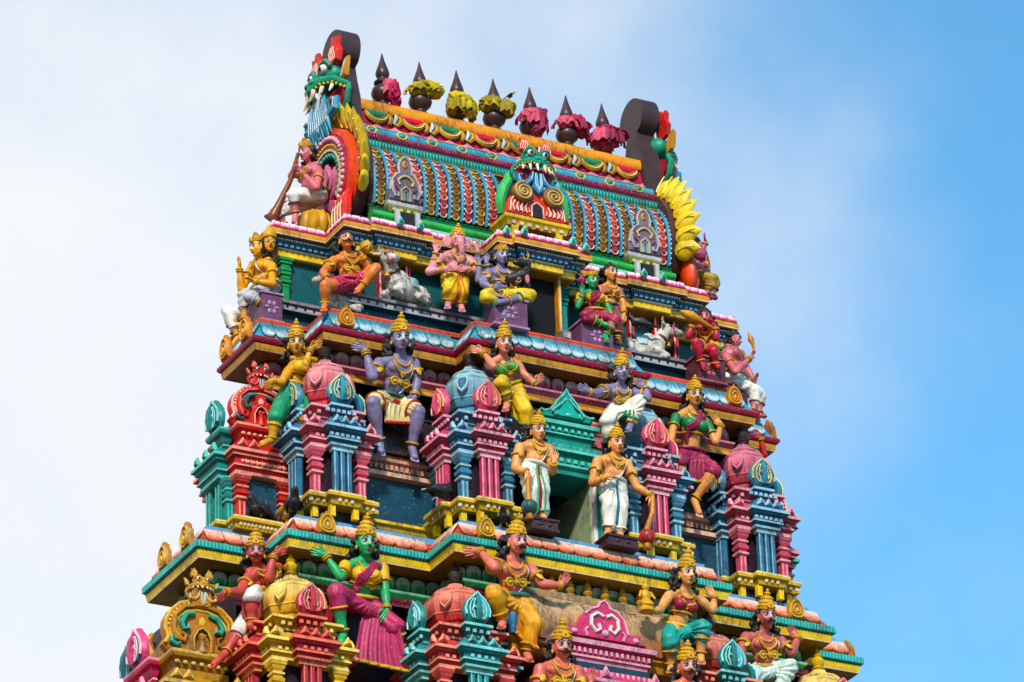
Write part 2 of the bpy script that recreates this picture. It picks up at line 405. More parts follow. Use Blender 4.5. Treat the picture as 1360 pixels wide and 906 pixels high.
def lotus_mesh(w, h, M, Mi, seg=7):
    o = [(w*.47*cos(pi*i/seg), h*.5+h*.5*sin(pi*i/seg)) for i in range(seg+1)]+[(-w*.42, 0), (w*.42, 0)]
    b = MB().plate(o, .035, M, ((0, 0, 0), (1, 0, 0), (0, 0, 1), (0, -1, 0)), bev=.5)
    for k in (-1, 0, 1): b.box((k*w*.15, -.036, h*.24), (.014, .008, h*(.44-.1*abs(k))), Mi)
    return b.mesh('lotus_petal')
row('lotus_petal', lotus_mesh(.215, .2, mat('#b8385c', grad='#b8a0a2', dirt=.35), mat('#96183c')), PLB, -.315, -.325, .215, entB)  # red petals with greyed tops: cornice shadow put into the gradient
# plaques on the cornice
def plaque_mesh(w, h, M, Mi):
    o = [(0, h), (w*.13, h*.84), (w*.24, h*.86), (w*.32, h*.66), (w*.45, h*.60), (w*.5, h*.3), (w*.42, 0), (-w*.42, 0), (-w*.5, h*.3), (-w*.45, h*.60), (-w*.32, h*.66), (-w*.24, h*.86), (-w*.13, h*.84)]
    b = MB().plate(o, .06, M, ((0, 0, 0), (1, 0, 0), (0, 0, 1), (0, -1, 0)), bev=.35)
    A, B = Vector((1, 0, 0)), Vector((0, 0, 1))
    for q, r in ((.40, .012), (.22, .011)):
        pts = [Vector((w*q*cos(a)*(1-.2*sin(a)), -.066, h*.36+h*q*.95*sin(a)*(1.15 if sin(a) > 0 else .8))) for a in [2*pi*i/18 for i in range(18)]]
        b.tube(pts, r, Mi, 5, closed=True)
    b.ball((0, -.07, h*.34), (.025, .02, .04), Mi, 7, 5)
    return b.mesh('antefix')
plq = plaque_mesh(.24, .32, mat('#b86d1c'), mat('#d9962e'))
def antefix(x, y, z, parent, rz=0, s=1): inst(plq, 'antefix', parent, (x, y, z), rz, (s, s, s))
for sx in (-1, 1): antefix(sx*2.95, .50, .10, entB)
for y in (1.32, 1.95): antefix(-3.97, y, .08, entB, -pi/2, 1.15); antefix(3.97, y, .08, entB, pi/2, 1.15)
# main bay ledge, dark panel under it and the yellow base course
for sx in (-1, 1):
    x0, x1 = sorted((sx*1.42, sx*2.95))
    b = MB().sweep(rect(x0, x1, .70, 1.2), [(-.02, -1.86), (.05, -1.855), (.06, -1.80), (-.02, -1.785), (-.01, -1.66), (.05, -1.645), (.05, -1.60), (.02, -1.585), (.02, -1.545), (-.1, -1.53)], [mat('#d99a80'), mat('#e8bca8'), darkred, mat('#c8806c'), mat('#e8bca8'), mat('#d99a80'), mat('#d99a80'), mat('#c08068', dirt=.7), mat('#8a6a58', dirt=.8)])
    for i in range(20): b.box((x0+.05+i*.075, .685, -1.72), (.045, .04, .07), mat('#d29a80'))
    b.build('shelf', tower)
    b = MB().box((sx*2.2, .80, -2.2), (1.5, .1, .72), navy).build('panel', tower)
    MB().sweep(rect(x0, x1, .62, 1.2), [(0, -2.66), (0, -2.60), (.04, -2.58), (.04, -2.54), (0, -2.53)], [yelD, yel, yel, yelD]).build('base_course', tower)
# ---- tier C
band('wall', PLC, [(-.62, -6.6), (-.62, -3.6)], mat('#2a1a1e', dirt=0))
petC = mat('#d05f38', grad='#e0b8a2', dirt=.7)
entC = band('cornice', PLC, [(-.5, -3.86), (-.26, -3.86), (-.25, -3.85), (-.27, -3.80), (-.25, -3.79), (-.27, -3.735), (-.33, -3.72), (-.28, -3.66), (-.27, -3.63), (-.36, -3.61), (-.34, -3.40), (-.34, -3.385),
     (-.035, -3.395), (-.03, -3.38), (-.02, -3.33), (-.012, -3.29), (-.03, -3.285), (0, -3.275), (.022, -3.24), (.022, -3.20), (0, -3.165), (-.04, -3.155), (-.19, -2.935), (-.24, -2.93), (-.24, -2.925), (-.235, -2.835), (-.8, -2.82)],
     [dark, pinkl, darkred, pinkl, darkred, darkred, green, mint, greenD, greenD, dark, yelD, cream, yel, yel, yelD, teal, teal, teal, teal, teal, mat('#b04a30'), brown, bluem, bluel, bluel])  # dark undersides: shade of the eaves put into the colour
bd = MB()
for (x, y), a, ww, ij in along(PLC, .016, .05): bd.box((x, y, -3.22), (ww*.62, .03, .085), mat('#3fb0a4'), a)
bd.build('bead_row', entC, kind='stuff')
row('petal', petal_mesh(.235, .225, .15, .035, petC, True, side=mat('#a8401f')), PLC, -.025, -3.155, .235, entC, .004, lean=.13)
row('lotus_petal', lotus_mesh(.22, .2, mat('#2f9a4c', grad='#a6b8a6', dirt=.4), greenD), PLC, -.345, -3.60, .22, entC)  # green petals, tops greyed by a painted-in shadow
plq = plaque_mesh(.26, .33, mat('#b07a1c'), mat('#d8a83a'))
for sx in (-1, 1): antefix(sx*3.48, .10, -3.14, entC); (sx < 0 and antefix(sx*1.55, -.60, -3.14, entC))
for y in (1.15, 1.85): antefix(-4.91, y, -3.16, entC, -pi/2, 1.15); antefix(4.91, y, -3.16, entC, pi/2, 1.15)
for sx in (-1, 1):      # end walls of the lowest storey with gilded brackets under the eaves
    MB().box((sx*4.62, 1.66, -4.35), (.5, 1.5, 1.0), mat('#2c2226', dirt=.2)).build('end_wall', tower)
    for y in (1.05, 1.65, 2.25):
        b = MB().tube([(sx*4.88, y, -4.75), (sx*4.95, y, -4.5), (sx*4.93, y, -4.25), (sx*5.02, y, -4.05), (sx*4.94, y, -3.92)], [.05, .08, .06, .07, .03], mat('#b87a22'), 8); b.build('bracket', tower)
        MB().tube([(sx*4.88, y+.22, -4.7), (sx*4.93, y+.22, -4.3), (sx*4.90, y+.22, -3.95)], [.06, .05, .07], mat('#1f5a78'), 8).build('column', tower)
# ---- below the picture: two more storeys and the stone base down to the ground
PLD, PLE = plan(-1.25, -.4, .55, 2.75, 2.7, 4.8, 5.8), plan(-1.9, -.9, .3, 3.0, 3.4, 5.6, 6.8)
for pl, z, cs in ((PLD, -6.6, (yel, crim, mat('#d98a5a'))), (PLE, -10.4, (gold, teal, pinkl))):
    band('cornice', pl, [(-.6, z-.5), (-.3, z-.48), (-.3, z-.14), (-.05, z-.12), (0, z), (.02, z+.06), (-.03, z+.11), (-.2, z+.36), (-.8, z+.42)], [dark, greenD, greenD, cs[0], cs[0], cs[1], cs[1], cs[2]])
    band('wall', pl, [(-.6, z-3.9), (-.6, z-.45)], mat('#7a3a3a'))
band('base', plan(-2.4, -1.3, 0, 3.3, 3.9, 6.2, 7.6), [(.3, -30.0), (.3, -28.6), (0, -28.4), (0, -15), (.25, -14.8), (.25, -14.2), (-.6, -14.0)], mat('#8d8478', rough=.8))
g = MB().box((0, 0, -30.5), (6000, 6000, 1), mat('#6f675c', rough=.9, bump=0)).build('ground'); g['kind'] = 'structure'
# ================================================================ THE ROOF
def extrude_x(mb, poly, x0, x1, M):
    """poly of (y, z) counter-clockwise seen from +x"""
    n = len(poly)
    vs = [(x0, y, z) for y, z in poly]+[(x1, y, z) for y, z in poly]
    fs = [(i, (i+1) % n, (i+1) % n+n, i+n) for i in range(n)]
    a = sum(poly[i-1][0]*poly[i][1]-poly[i][0]*poly[i-1][1] for i in range(n))
    if a > 0: fs = [tuple(reversed(f)) for f in fs]; caps = [tuple(reversed(range(n))), tuple(range(n, 2*n))]
    else: caps = [tuple(range(n)), tuple(reversed(range(n, 2*n)))]
    return mb.add(vs, fs+caps, M)
def mir(pts): return pts+[(2*YC-y, z) for y, z in reversed(pts)]
XR = 2.34
roof = extrude_x(MB(), mir([(.98, 2.0), (.98, 2.3), (.93, 2.45), (.925, 2.7), (.96, 2.9), (1.05, 3.1), (1.2, 3.28), (1.36, 3.6), (1.42, 3.8), (1.52, 4.1)]), -XR, XR, mat('#3a2226', dirt=.2)).build('roof', tower)
def roll(name, y, z, ry, rz_, M, n=10):
    p = [(y-ry*cos(a), z+rz_*sin(a)) for a in [-pi/2+pi*i/n for i in range(n+1)]]
    p = [(y+.2, z-rz_)]+p+[(y+.2, z+rz_)]
    b = extrude_x(MB(), p, -XR, XR, M); extrude_x(b, [(2*YC-q, w_) for q, w_ in p], -XR, XR, M)
    return b.build(name, roof)
roll('base_moulding', .86, 2.015, .03, .045, mint)
roll('base_moulding', .90, 2.125, .085, .065, greenL)
roll('base_moulding', .95, 2.23, .02, .045, greenD)
roll('base_moulding', .96, 2.29, .03, .018, green)
roll('moulding', 1.18, 3.30, .035, .016, gold)
roll('moulding', 1.21, 3.385, .055, .065, mat('#3fb09c'))
roll('moulding', 1.29, 3.535, .085, .075, mat('#7a0f30'))
roll('moulding', 1.36, 3.68, .05, .065, mat('#3a9ab8'))
roll('moulding', 1.37, 3.755, .035, .012, cream)
b = MB()
for i in range(96):
    x = -XR+.025+i*.0485; b.box((x, 1.155, 3.40), (.016, .02, .08), mat('#1a6a70'))
    b.tube([(x-.02, 1.205, 3.56+random.uniform(-.02, .02)), (x, 1.20, 3.575), (x+.02, 1.205, 3.535+random.uniform(-.02, .02))], .007, mat('#c8607a'), 4)
b.build('moulding_relief', roof, kind='stuff')
for i in range(10):
    x = -2.09+i*.4645
    b = MB().tube([(x+.07*cos(a), 1.305, 3.68+.05*sin(a)) for a in [2*pi*j/14 for j in range(14)]], .014, mat('#d8c040'), 5, closed=True)
    b.ball((x, 1.305, 3.68), (.05, .025, .035), cyan, 8, 6); b.build('rosette', roof)
# scroll frieze under the ridge
fz = extrude_x(MB(), [(1.40, 3.77), (1.47, 4.07), (1.6, 4.07), (1.6, 3.77)], -XR, XR, mat('#a81c48')).build('frieze', roof)
zr = Vector((0, .07, .30)).normalized(); nr = Vector((0, -.30, .07)).normalized()
pn, stp = 8, .56
gs, gd, bl_ = mat('#c8962a'), mat('#a8741c'), mat('#a8d4dc')
for i in range(pn):
    x = -1.96+i*stp; o = Vector((x, 1.44, 3.94))
    M = [mat('#d2203c', rough=.22), mat('#118a58', rough=.22)][(i+1) % 2]
    MB().tube([o+Vector((-.15, .0, .065)), o+Vector((.15, .0, .065))], .062, M, 10).build('frieze_panel', fz)
    b = MB()
    sw_ = [o+Vector((.165*cos(a), 0, 0))+zr*(.155*sin(a)+.085)+nr*.045 for a in [pi+pi*j/12 for j in range(13)]]
    b.tube(sw_, [.014, .022, .028, .032, .034, .036, .036, .036, .034, .032, .028, .022, .014], gs, 7)
    b.tube([p+nr*.032-zr*.004 for p in sw_[1:-1]], .010, mat('#e8d090'), 4); b.tube([p+nr*.01+zr*.045 for p in sw_[1:-1]], .014, gd, 5)
    b.build('scroll', fz)
    if i < pn-1:
        xm = x+stp/2; b = MB(); C0 = Vector((xm, 1.44, 3.94))+nr*.05
        for s_ in (-1, 1):
            pts = [C0+Vector((s_*.085-.03, 0, 0))+zr*.12, C0+Vector((s_*.085+.015, 0, 0))+zr*.06, C0+Vector((s_*.075+.01, 0, 0))-zr*.02, C0+Vector((s_*.06-.03, 0, 0))-zr*.08, C0+Vector((s_*.05-.075, 0, 0))-zr*.07]
            b.tube(pts, [.014, .03, .034, .028, .012], gs, 7); b.tube([p+nr*.028 for p in pts[:-1]], .010, gd, 4)
        b.tube([C0+Vector((.02, 0, 0))+zr*.11, C0+nr*.02+Vector((.01, 0, 0))+zr*.02, C0+Vector((-.03, 0, 0))-zr*.07], [.012, .03, .012], bl_, 7)
        b.build('scroll', fz)
for i in range(17):
    x = -2.24+i*.28; b = MB(); o2 = Vector((x, 1.40, 3.775))
    b.plate([(-.12, 0), (.12, 0), (.07, .025), (.02, .06), (0, .12), (-.02, .06), (-.07, .025)], .02, mat('#d87a92'), (o2, (1, 0, 0), zr, nr)); b.build('lotus_petal', fz)
b = extrude_x(MB(), [(1.44, 4.065), (1.42, 4.10), (1.42, 4.17), (1.45, 4.23), (1.52, 4.265), (1.78, 4.265), (1.85, 4.23), (1.88, 4.17), (1.88, 4.065)], -XR, XR, mat('#e8921c', rough=.3)); b.build('ridge', roof)
# ribs and tiles
ZY = [(2.31, .925), (2.45, .885), (2.6, .87), (2.75, .873), (2.9, .90), (3.03, .95), (3.15, 1.02), (3.28, 1.13)]
def yz(z):
    for (a, ya), (c, yc) in zip(ZY, ZY[1:]):
        if a <= z <= c: return ya+(yc-ya)*(z-a)/(c-a)
    return ZY[-1][1]
NC = 24; PT = 2*2.28/NC
brib = mat('#2f84a4'); wdot = mat('#dfeaf0')
rb = MB(); rb.tube([(0, yz(z)-.012, z) for z, _ in ZY], .027, brib, 8, flat=1.0)
for i in range(13):
    z = 2.34+i*.072; rb.ball((.020, yz(z)-.030, z), (.012, .010, .014), wdot, 5, 4)
ribm = rb.mesh('rib')
def tile_mesh(M, M2, M3):
    b = MB()
    o = [(-.055, .135), (.055, .135), (.055, .06), (.045, .022), (.02, 0), (-.02, 0), (-.045, .022), (-.055, .06)]
    b.plate(o, .03, M, ((0, 0, 0), (1, 0, 0), (0, .06, 1), (0, -1, .06)), bev=.5)
    b.tube([(x*.92, -.03, y) for x, y in (o[2], o[3], o[4], o[5], o[6], o[7])], .009, M2, 4)
    b.ball((.005, -.03, .058), (.020, .016, .022), M3, 6, 4)
    return b.mesh('roof_tile')
tred = [tile_mesh(mat(c), mat('#e0b8a8'), mat('#2c6a52')) for c in ('#b01c34', '#cc3a28')]
tbrn = [tile_mesh(mat(c), mat(d, dirt=.6), mat('#8c4a1c')) for c, d in (('#6a3c1c', '#b8902c'), ('#8a6420', '#c8a838'))]
def hidden(x, z):
    return abs(x) < .38 and z < 3.2
for i in range(NC+1):
    x = -2.28+i*PT
    if abs(x) > .33: inst(ribm, 'rib', roof, (x, 0, 0))
    if i == NC: break
    xc = x+PT/2
    if abs(xc) < .35: continue
    for k in range(8):
        z0 = 2.32+k*.118
        if z0 > 3.2: continue
        y0, y1 = yz(z0+.01), yz(min(z0+.13, 3.27))
        tl = math.atan2(y1-y0, .12)
        tt = tred if i % 2 else tbrn
        me = tt[0] if (k < 2 or k > 5) == bool(i % 2) else tt[1]
        mw = Matrix.Translation((xc, y0+.012, z0)) @ Matrix.Rotation(-tl, 4, 'X') @ Matrix.Scale(.115/.11, 4, (1, 0, 0))
        inst(me, 'roof_tile', roof, mw=mw)
# ---------------------------------------------------------------- grotesque mask, reused
def face_frame(o, A, B, Nn, s):
    o, A, B, Nn = Vector(o), Vector(A), Vector(B), Vector(Nn)
    return lambda a, b_, n_=0: o+A*(a*s)+B*(b_*s)+Nn*(n_*s)
def mask(name, par, o, A, B, Nn, s, c, tongue=True, flames=True, ears=True, fang=1.0, strands=False, fs=1.0):
    P = face_frame(o, A, B, Nn, s); A, B, Nn = Vector(A), Vector(B), Vector(Nn); ax = (A, B, Nn)
    skin, lip, mouth, beard, fl, fl2, ear = (mat(q) for q in c)
    b = MB()
    b.ball(P(0, .58, .12), (.62*s, .36*s, .34*s), skin, 14, 9, ax)
    b.ball(P(0, .34, .50), (.26*s, .20*s, .22*s), skin, 10, 7, ax)
    for q in (-1, 1):
        b.ball(P(q*.15, .30, .66), (.12*s, .10*s, .10*s), skin, 8, 6, ax)
        b.tube([P(q*.12, .62, .46), P(q*.24, .84, .46), P(q*.46, .86, .42), P(q*.6, .66, .34)], [.05*s, .07*s, .08*s, .05*s], skin, 6)
        b.tube([P(q*.96, .02, .02), P(q*.72, .22, .30), P(q*.4, .26, .52), P(0, .12, .66)], [.07*s, .10*s, .12*s, .12*s], skin, 8)
        b.tube([P(q*.96, .04, .0), P(q*1.04, -.2, .05), P(q*.92, -.5, .05), P(q*.62, -.68, .05)], [.06*s, .08*s, .08*s, .05*s], skin, 7)
    m_ = b.build(name, par)
    b = MB(); b.plate([(.86*s*cos(a), -.15*s+(.5*s if sin(a) < 0 else .3*s)*sin(a)) for a in [2*pi*i/20 for i in range(20)]], .10*s, mouth, (P(0, 0, .0), A, B, Nn), bev=.3); b.build('mouth', m_)
    b = MB()
    for q in (-1, 1):
        pts = [P(q*.9, -.06, .1), P(q*.7, .12, .36), P(q*.4, .15, .58), P(q*.02, .0, .72)]
        for i in range(3):
            for t in (0, .33, .66): b.ball(pts[i].lerp(pts[i+1], t), .045*s, lip, 6, 4)
    b.build('lip', m_)
    for q in (-1, 1):
        b = MB().ball(P(q*.33, .66, .44), (.15*s, .14*s, .12*s), white, 9, 7, ax).ball(P(q*.33, .65, .53), (.08*s, .085*s, .05*s), mat('#15100f', rough=.2, dirt=0), 8, 6, ax); b.build('eye', m_)
        for a_, n_, ln, r in ((.16, .64, .30*fang, .075), (.42, .52, .26*fang, .07), (.66, .34, .2*fang, .06)):
            MB().tube([P(q*a_, .06, n_), P(q*a_*1.02, .06-ln*.6, n_+.05), P(q*a_*1.1, .06-ln*1.25, n_+.13)], [r*s, r*.8*s, .012*s], mat('#e2d2b4'), 7).build('tooth', m_)
        if flames:
            o2 = [(.0, -.26), (.2, -.2), (.26, .03), (.15, .2), (.18, .38), (.04, .3), (-.03, .46), (-.13, .26), (-.23, .1), (-.19, -.16)]
            fb = MB().plate([(x*s*q*fs, y*s*fs) for x, y in o2], .16*s, fl, (P(q*.52, 1.02+.1*(fs-1), .10), A, B, Nn), bev=.5)
            for k in range(4):
                fb.tube([P(q*(.52-.15+.1*k), .86, .27), P(q*(.52-.12+.1*k), .98, .28), P(q*(.52-.17+.1*k), 1.12, .28), P(q*(.52-.09+.05*k), 1.28, .26)], .02*s, fl2, 4)
            fb.build('flame', m_)
        if ears:
            eb = MB().plate([(q*x*s, y*s) for x, y in ((-.15, -.2), (.1, -.16), (.16, .1), (.22, .36), (.02, .27), (-.14, .08))], .14*s, ear, (P(q*.98, .36, .05), A, B, Nn), bev=.4)
            eb.tube([P(q*.9, .22, .2), P(q*1.03, .36, .2), P(q*1.14, .62, .18)], .03*s, cream, 5); eb.build('ear', m_)
    if tongue:
        b = MB()
        b.plate([(x*s, y*s) for x, y in ((-.16, 0), (.16, 0), (.2, -.5), (.3, -.72), (0, -1.0), (-.3, -.72), (-.2, -.5))], .14*s, beard, (P(0, -.2, .28), A, B, Nn), bev=.4)
        for k in (.55, .28): b.tube([P(-.16*k*1.4, -.24, .45), P(-.2*k*1.4, -.75, .45), P(0, -1.2+.3*(1-k), .45), P(.2*k*1.4, -.75, .45), P(.16*k*1.4, -.24, .45)], .024*s, mat('#bcd8e4'), 4)
        for q in (-1, 1):
            pts = [P(q*.22, -.18, .3), P(q*.32, -.55, .34), P(q*.55, -.78, .34), P(q*.85, -.7, .34), P(q*.9, -.45, .34), P(q*.74, -.42, .34)]
            b.tube(pts, [.08*s, .12*s, .13*s, .12*s, .09*s, .05*s], beard, 7)
            b.tube([p+Nn*(.1*s) for p in pts], .026*s, mat('#bcd8e4'), 4)
        if strands:
            for j in range(9):
                a0 = -.55+j*.1375; pts = [P(a0*.55, -.12, .42), P(a0*.8, -.5, .46), P(a0*.95, -.95, .42), P(a0*1.0, -1.3-.12*(j % 2), .34)]
                b.tube(pts, [.05*s, .075*s, .06*s, .015*s], beard, 6); b.tube([p+Nn*(.06*s) for p in pts[:-1]], .018*s, mat('#bcd8e4'), 4)
        b.build('beard', m_)
    return m_
# ---------------------------------------------------------------- the two gable ends
def feather_mesh(L_, r, M, Ml):
    b = MB(); pts = [(L_*t, 0, .10*L_*sin(t*pi)-.05*L_*t) for t in [i/7 for i in range(8)]]
    b.tube(pts, [r*.55, r*.85, r, r*.96, r*.82, r*.6, r*.34, r*.04], M, 8, flat=.45, up=(0, 1, 0))
    b.tube([(x, -r*.45, z+.01) for x, y, z in pts[1:7]], .012, Ml, 4)
    return b.mesh('flame_leaf')
fea = feather_mesh(.40, .165, mat('#e6c010', dirt=.3), mat('#f2e07a'))
for sx in (-1, 1):
    cz = 2.86
    o = []
    for i in range(25):   # horseshoe outline of the slab
        a = -.98+ (pi+1.96)*i/24
        o.append((YC+.80*cos(a), cz+.82*sin(a)))
    o = [(YC+.62, 1.99), (YC+.66, 2.12)]+o+[(YC-.66, 2.12), (YC-.62, 1.99)]
    xa, xb = sorted((sx*2.30, sx*2.52))
    gab = extrude_x(MB(), o, xa, xb, mat('#4c2a22', dirt=.6, spots=.35)).build('gable', tower)
    # keyhole finial
    k = [(YC+.34, 3.5), (YC+.29, 4.2), (YC+.20, 4.5), (YC+.15, 4.72)]+[(YC+.33*cos(a), 4.98+.32*sin(a)) for a in [-.75+(pi+1.5)*i/18 for i in range(19)]]+[(YC-.15, 4.72), (YC-.20, 4.5), (YC-.29, 4.2), (YC-.34, 3.5)]
    xa, xb = sorted((sx*2.22, sx*2.50)); extrude_x(MB(), k, xa, xb, mat('#3c2a2e', dirt=.12, rough=.5)).build('finial', gab)
    xf = sx*2.52; A = Vector((0, -sx*-1, 0)); Nn = Vector((sx, 0, 0)); A = Vector((0, 0, 1)).cross(Nn); B = Vector((0, 0, 1))
    def ring(name, r, w_, dx, th, M, a0=-.75, asp=1.03, sub=None):
        n = 36; b = MB(); vs = []; fs = []
        for i in range(n+1):
            a = a0+(pi-2*a0)*i/n
            for rr, hh in ((r-w_/2, dx), (r-w_/2*.8, dx+th), (r+w_/2*.8, dx+th), (r+w_/2, dx)):
                vs.append((xf+sx*hh, YC+rr*cos(a), cz+rr*asp*sin(a)))
        for i in range(n):
            for j in range(3):
                f = (i*4+j, i*4+j+1, i*4+j+5, i*4+j+4); fs.append(f if sx > 0 else tuple(reversed(f)))
        b.add(vs, fs, M)
        if sub: sub(b)
        return b.build(name, gab, fix=True)
    ring('band', .735, .10, 0, .12, orange)
    def dots(r, nb, rr, dx, M, squ=1.0, a0=-.7):
        def f(b):
            for i in range(nb):
                a = a0+(pi-2*a0)*i/(nb-1); b.ball((xf+sx*dx, YC+r*cos(a), cz+r*1.03*sin(a)), rr, M, 7, 5)
        return f
    ring('band', .63, .12, 0, .15, mat('#b82848'), sub=dots(.63, 34, .036, .155, mat('#d8a0b0')))
    ring('band', .535, .09, 0, .13, mat('#a8741c'), sub=dots(.545, 40, .022, .14, mat('#e0a838')))
    ring('band', .475, .035, 0, .14, mat('#d8c8a0'))
    ring('band', .41, .09, 0, .09, tealD, sub=dots(.41, 24, .042, .10, mat('#2f9c88')))
    b = MB().plate([(.37*cos(a), .9*.37*sin(a)-.06) for a in [2*pi*i/20 for i in range(20)]], .05, mat('#3a0f20', dirt=.1), (Vector((xf, YC, cz)), A, B, Nn)); b.build('dark_fill', gab)
    for q, h, wv in ((0, .62, .26), (-.55, .54, .24), (.55, .54, .24), (-1.15, .46, .2), (1.15, .46, .2), (2.2, .44, .2), (-2.2, .44, .2)):
        d = B*cos(q)+A*sin(q); l_ = Nn.cross(d)
        b = MB().plate([(0, h), (wv*.5, h*.62), (wv*.42, h*.25), (wv*.15, 0), (-wv*.15, 0), (-wv*.42, h*.25), (-wv*.5, h*.62)], .07, mat('#c2386c', grad='#d86a94'), (Vector((xf, YC, cz-.28))+Nn*.05, l_, d, Nn), bev=.6)
        b.tube([Vector((xf, YC, cz-.28))+Nn*.11+d*(h*t)+l_*(.0) for t in (.1, .5, .9)], .012, mat('#e8a8be'), 4); b.build('petal', gab)
    # legs of the arch, red and orange drapery
    for q in (-1, 1):
        b = MB()
        for k in range(4):
            yk = YC+q*(.40+.085*k)
            b.tube([(xf+sx*.05, YC+q*(.42+.075*k), 2.52), (xf+sx*.12, yk, 2.35), (xf+sx*.13, yk+q*.02*sin(k), 2.16), (xf+sx*.14, yk-q*.03, 1.96)], [.05, .075, .075, .05], (orange, mat('#d8281c'))[k % 2], 7)
            b.tube([(xf+sx*.13, yk+.05, 2.45), (xf+sx*.20, yk+.045, 2.25), (xf+sx*.21, yk+.03, 2.0)], .013, cream, 4)
        if q < 0 and sx > 0: b.ball((xf+.10, YC-.70, 2.30), (.10, .16, .30), orange, 12, 8); b.ball((xf+.16, YC-.62, 2.14), (.12, .14, .16), mat('#d8341c'), 10, 7); b.tube([(xf+sx*.10, YC-.60, 2.60), (xf+sx*.14, YC-.64, 2.40), (xf+sx*.16, YC-.64, 2.2), (xf+sx*.14, YC-.60, 1.97)], [.05, .12, .14, .10], orange, 9, flat=.8)
        b.build('arch_leg', gab)
        b = MB().tube([(xf+sx*.06, YC+q*.33, 2.6), (xf+sx*.08, YC+q*.36, 2.3), (xf+sx*.10, YC+q*.34, 2.0)], [.04, .06, .05], green, 7); b.build('arch_leg', gab)
        # flame leaves round the slab
        for i in range(9 if q < 0 else 0):
            a = -.42+1.78*i/8
            ca = YC+q*.80*cos(a); sa = cz+.82*sin(a)
            d = Vector((sx*.50, q*cos(a+.30), sin(a+.30)+.10)).normalized()
            zax = Vector((0, q*-sin(a), cos(a))); yax = zax.cross(d).normalized(); zax = d.cross(yax)
            if yax.y > 0 and False: yax = -yax
            mw = Matrix((d, yax, zax)).transposed().to_4x4(); mw.translation = Vector((xf-sx*.09, ca, sa))
            inst(fea, 'flame_leaf', gab, mw=mw)
    mask('gable_mask', tower, (sx*2.50, YC, 4.22), A, B, Nn, .52, ('#0f8a6a', '#d8c83a', '#a01c30', '#2f8fae', '#d42c24', '#f0b0a0', '#c88a24'), strands=True, fs=1.3)
# ---------------------------------------------------------------- dormers on the front of the roof
NF = Vector((0, -1, 0)); AX = Vector((1, 0, 0)); BZ = Vector((0, 0, 1))
for sx in (-1, 1):
    cx = sx*1.85; y0 = .80
    dm = MB().sweep(rect(cx-.22, cx+.22, y0+.06, y0+.45), [(-.03, 2.19), (0, 2.20), (.03, 2.26), (.045, 2.30), (.05, 2.35), (0, 2.37)], [greyd, mat('#7c7a4c'), mat('#8c8a54'), greyl, grey]).build('dormer', tower)
    b = MB()
    for i in range(4): b.ball((cx-.16+i*.107, y0+.035, 2.235), (.034, .02, .028), mat('#c8c03a'), 7, 5)
    b.build('dormer_relief', dm, kind='stuff')
    for q in (-.15, .15): MB().box((cx+q, y0-.03, 2.08), (.06, .06, .24), greyl).build('post', dm)
    MB().box((cx, y0+.02, 2.08), (.30, .08, .22), dark).build('dark_fill', dm)  # dark box: shade between the dormer posts put into its colour
    o = [(-.25, 0), (.25, 0), (.26, .14), (.23, .30), (.16, .40), (.10, .44), (.11, .56), (.07, .66), (0, .71), (-.07, .66), (-.11, .56), (-.10, .44), (-.16, .40), (-.23, .30), (-.26, .14)]
    b = MB().plate(o, .16, mat('#7a6070', dirt=.5), ((cx, y0+.16, 2.36), AX, BZ, NF), side=greyd, bev=.2)
    b.build('dormer_arch', dm)
    P = lambda a, z, n_=0: Vector((cx+a, y0+.0-n_, 2.37+z))
    b = MB()
    b.tube([P(x*.92, y*.96, .0) for x, y in o[2:]], .018, mat('#b0a8a0'), 5)
    b.tube([P(-.06, .0, .01), P(-.065, .16, .01), P(0, .22, .015), P(.065, .16, .01), P(.06, 0, .01)], .018, mat('#b8b284'), 5)
    b.tube([P(-.025, .0, .01), P(-.03, .13, .01), P(0, .17, .015), P(.03, .13, .01), P(.025, 0, .01)], .013, mat('#7fa0b0'), 5)
    b.tube([P(-.09, .24, .01), P(-.12, .30, .01), P(-.06, .36, .015), P(0, .38, .015), P(.06, .36, .015), P(.12, .30, .01), P(.09, .24, .01)], .018, mat('#c8bc7c'), 5)
    for q in (-1, 1): b.tube([P(q*.20, .28, .01), P(q*.21, .16, .02), P(q*.17, .05, .02), P(q*.12, .06, .02), P(q*.12, .11, .02)], .018, mat('#a8a4b4'), 5); b.tube([P(q*.14, .32, .01), P(q*.15, .2, .02), P(q*.11, .15, .02)], .013, mat('#8c3458'), 5)
    b.ball(P(0, .56, .0), (.045, .03, .06), mat('#a8943c'), 8, 6); b.ball(P(0, .57, .02), (.022, .02, .03), mat('#a03020'), 6, 5)
    b.build('dormer_relief', dm)
cd = MB().sweep(rect(-.455, .455, .52, 1.0), [(-.04, 2.19), (0, 2.20), (.02, 2.27), (.03, 2.28), (.05, 2.30), (.055, 2.345), (.03, 2.36), (-.1, 2.365)], [yelD, mat('#d8c23c'), yel, yel, yel, yel, yelD]).build('dormer', tower)
b = MB()
for i in range(7): b.box((-.37+i*.123, .505, 2.237), (.055, .03, .045), mat('#e0c0b0'))
b.build('dormer_relief', cd, kind='stuff')
for q in (-.34, .34): MB().box((q, .56, 2.09), (.10, .1, .22), yel).build('post', cd)
MB().box((0, .70, 2.09), (.78, .1, .22), dark).build('dark_fill', cd)  # dark box painted as the shade behind the yellow posts
o = [(-.43, 0), (.43, 0), (.47, .02), (.43, .2), (.40, .27), (.25, .30), (.12, .36), (-.12, .36), (-.25, .30), (-.40, .27), (-.43, .2), (-.47, .02)]
MB().plate(o, .14, mat('#d83420'), ((0, .62, 2.362), AX, BZ, NF), side=orange, bev=.2).build('dormer_front', cd)
b = MB()
P = lambda a, z, n_=0: Vector((a, .475-n_, 2.365+z))
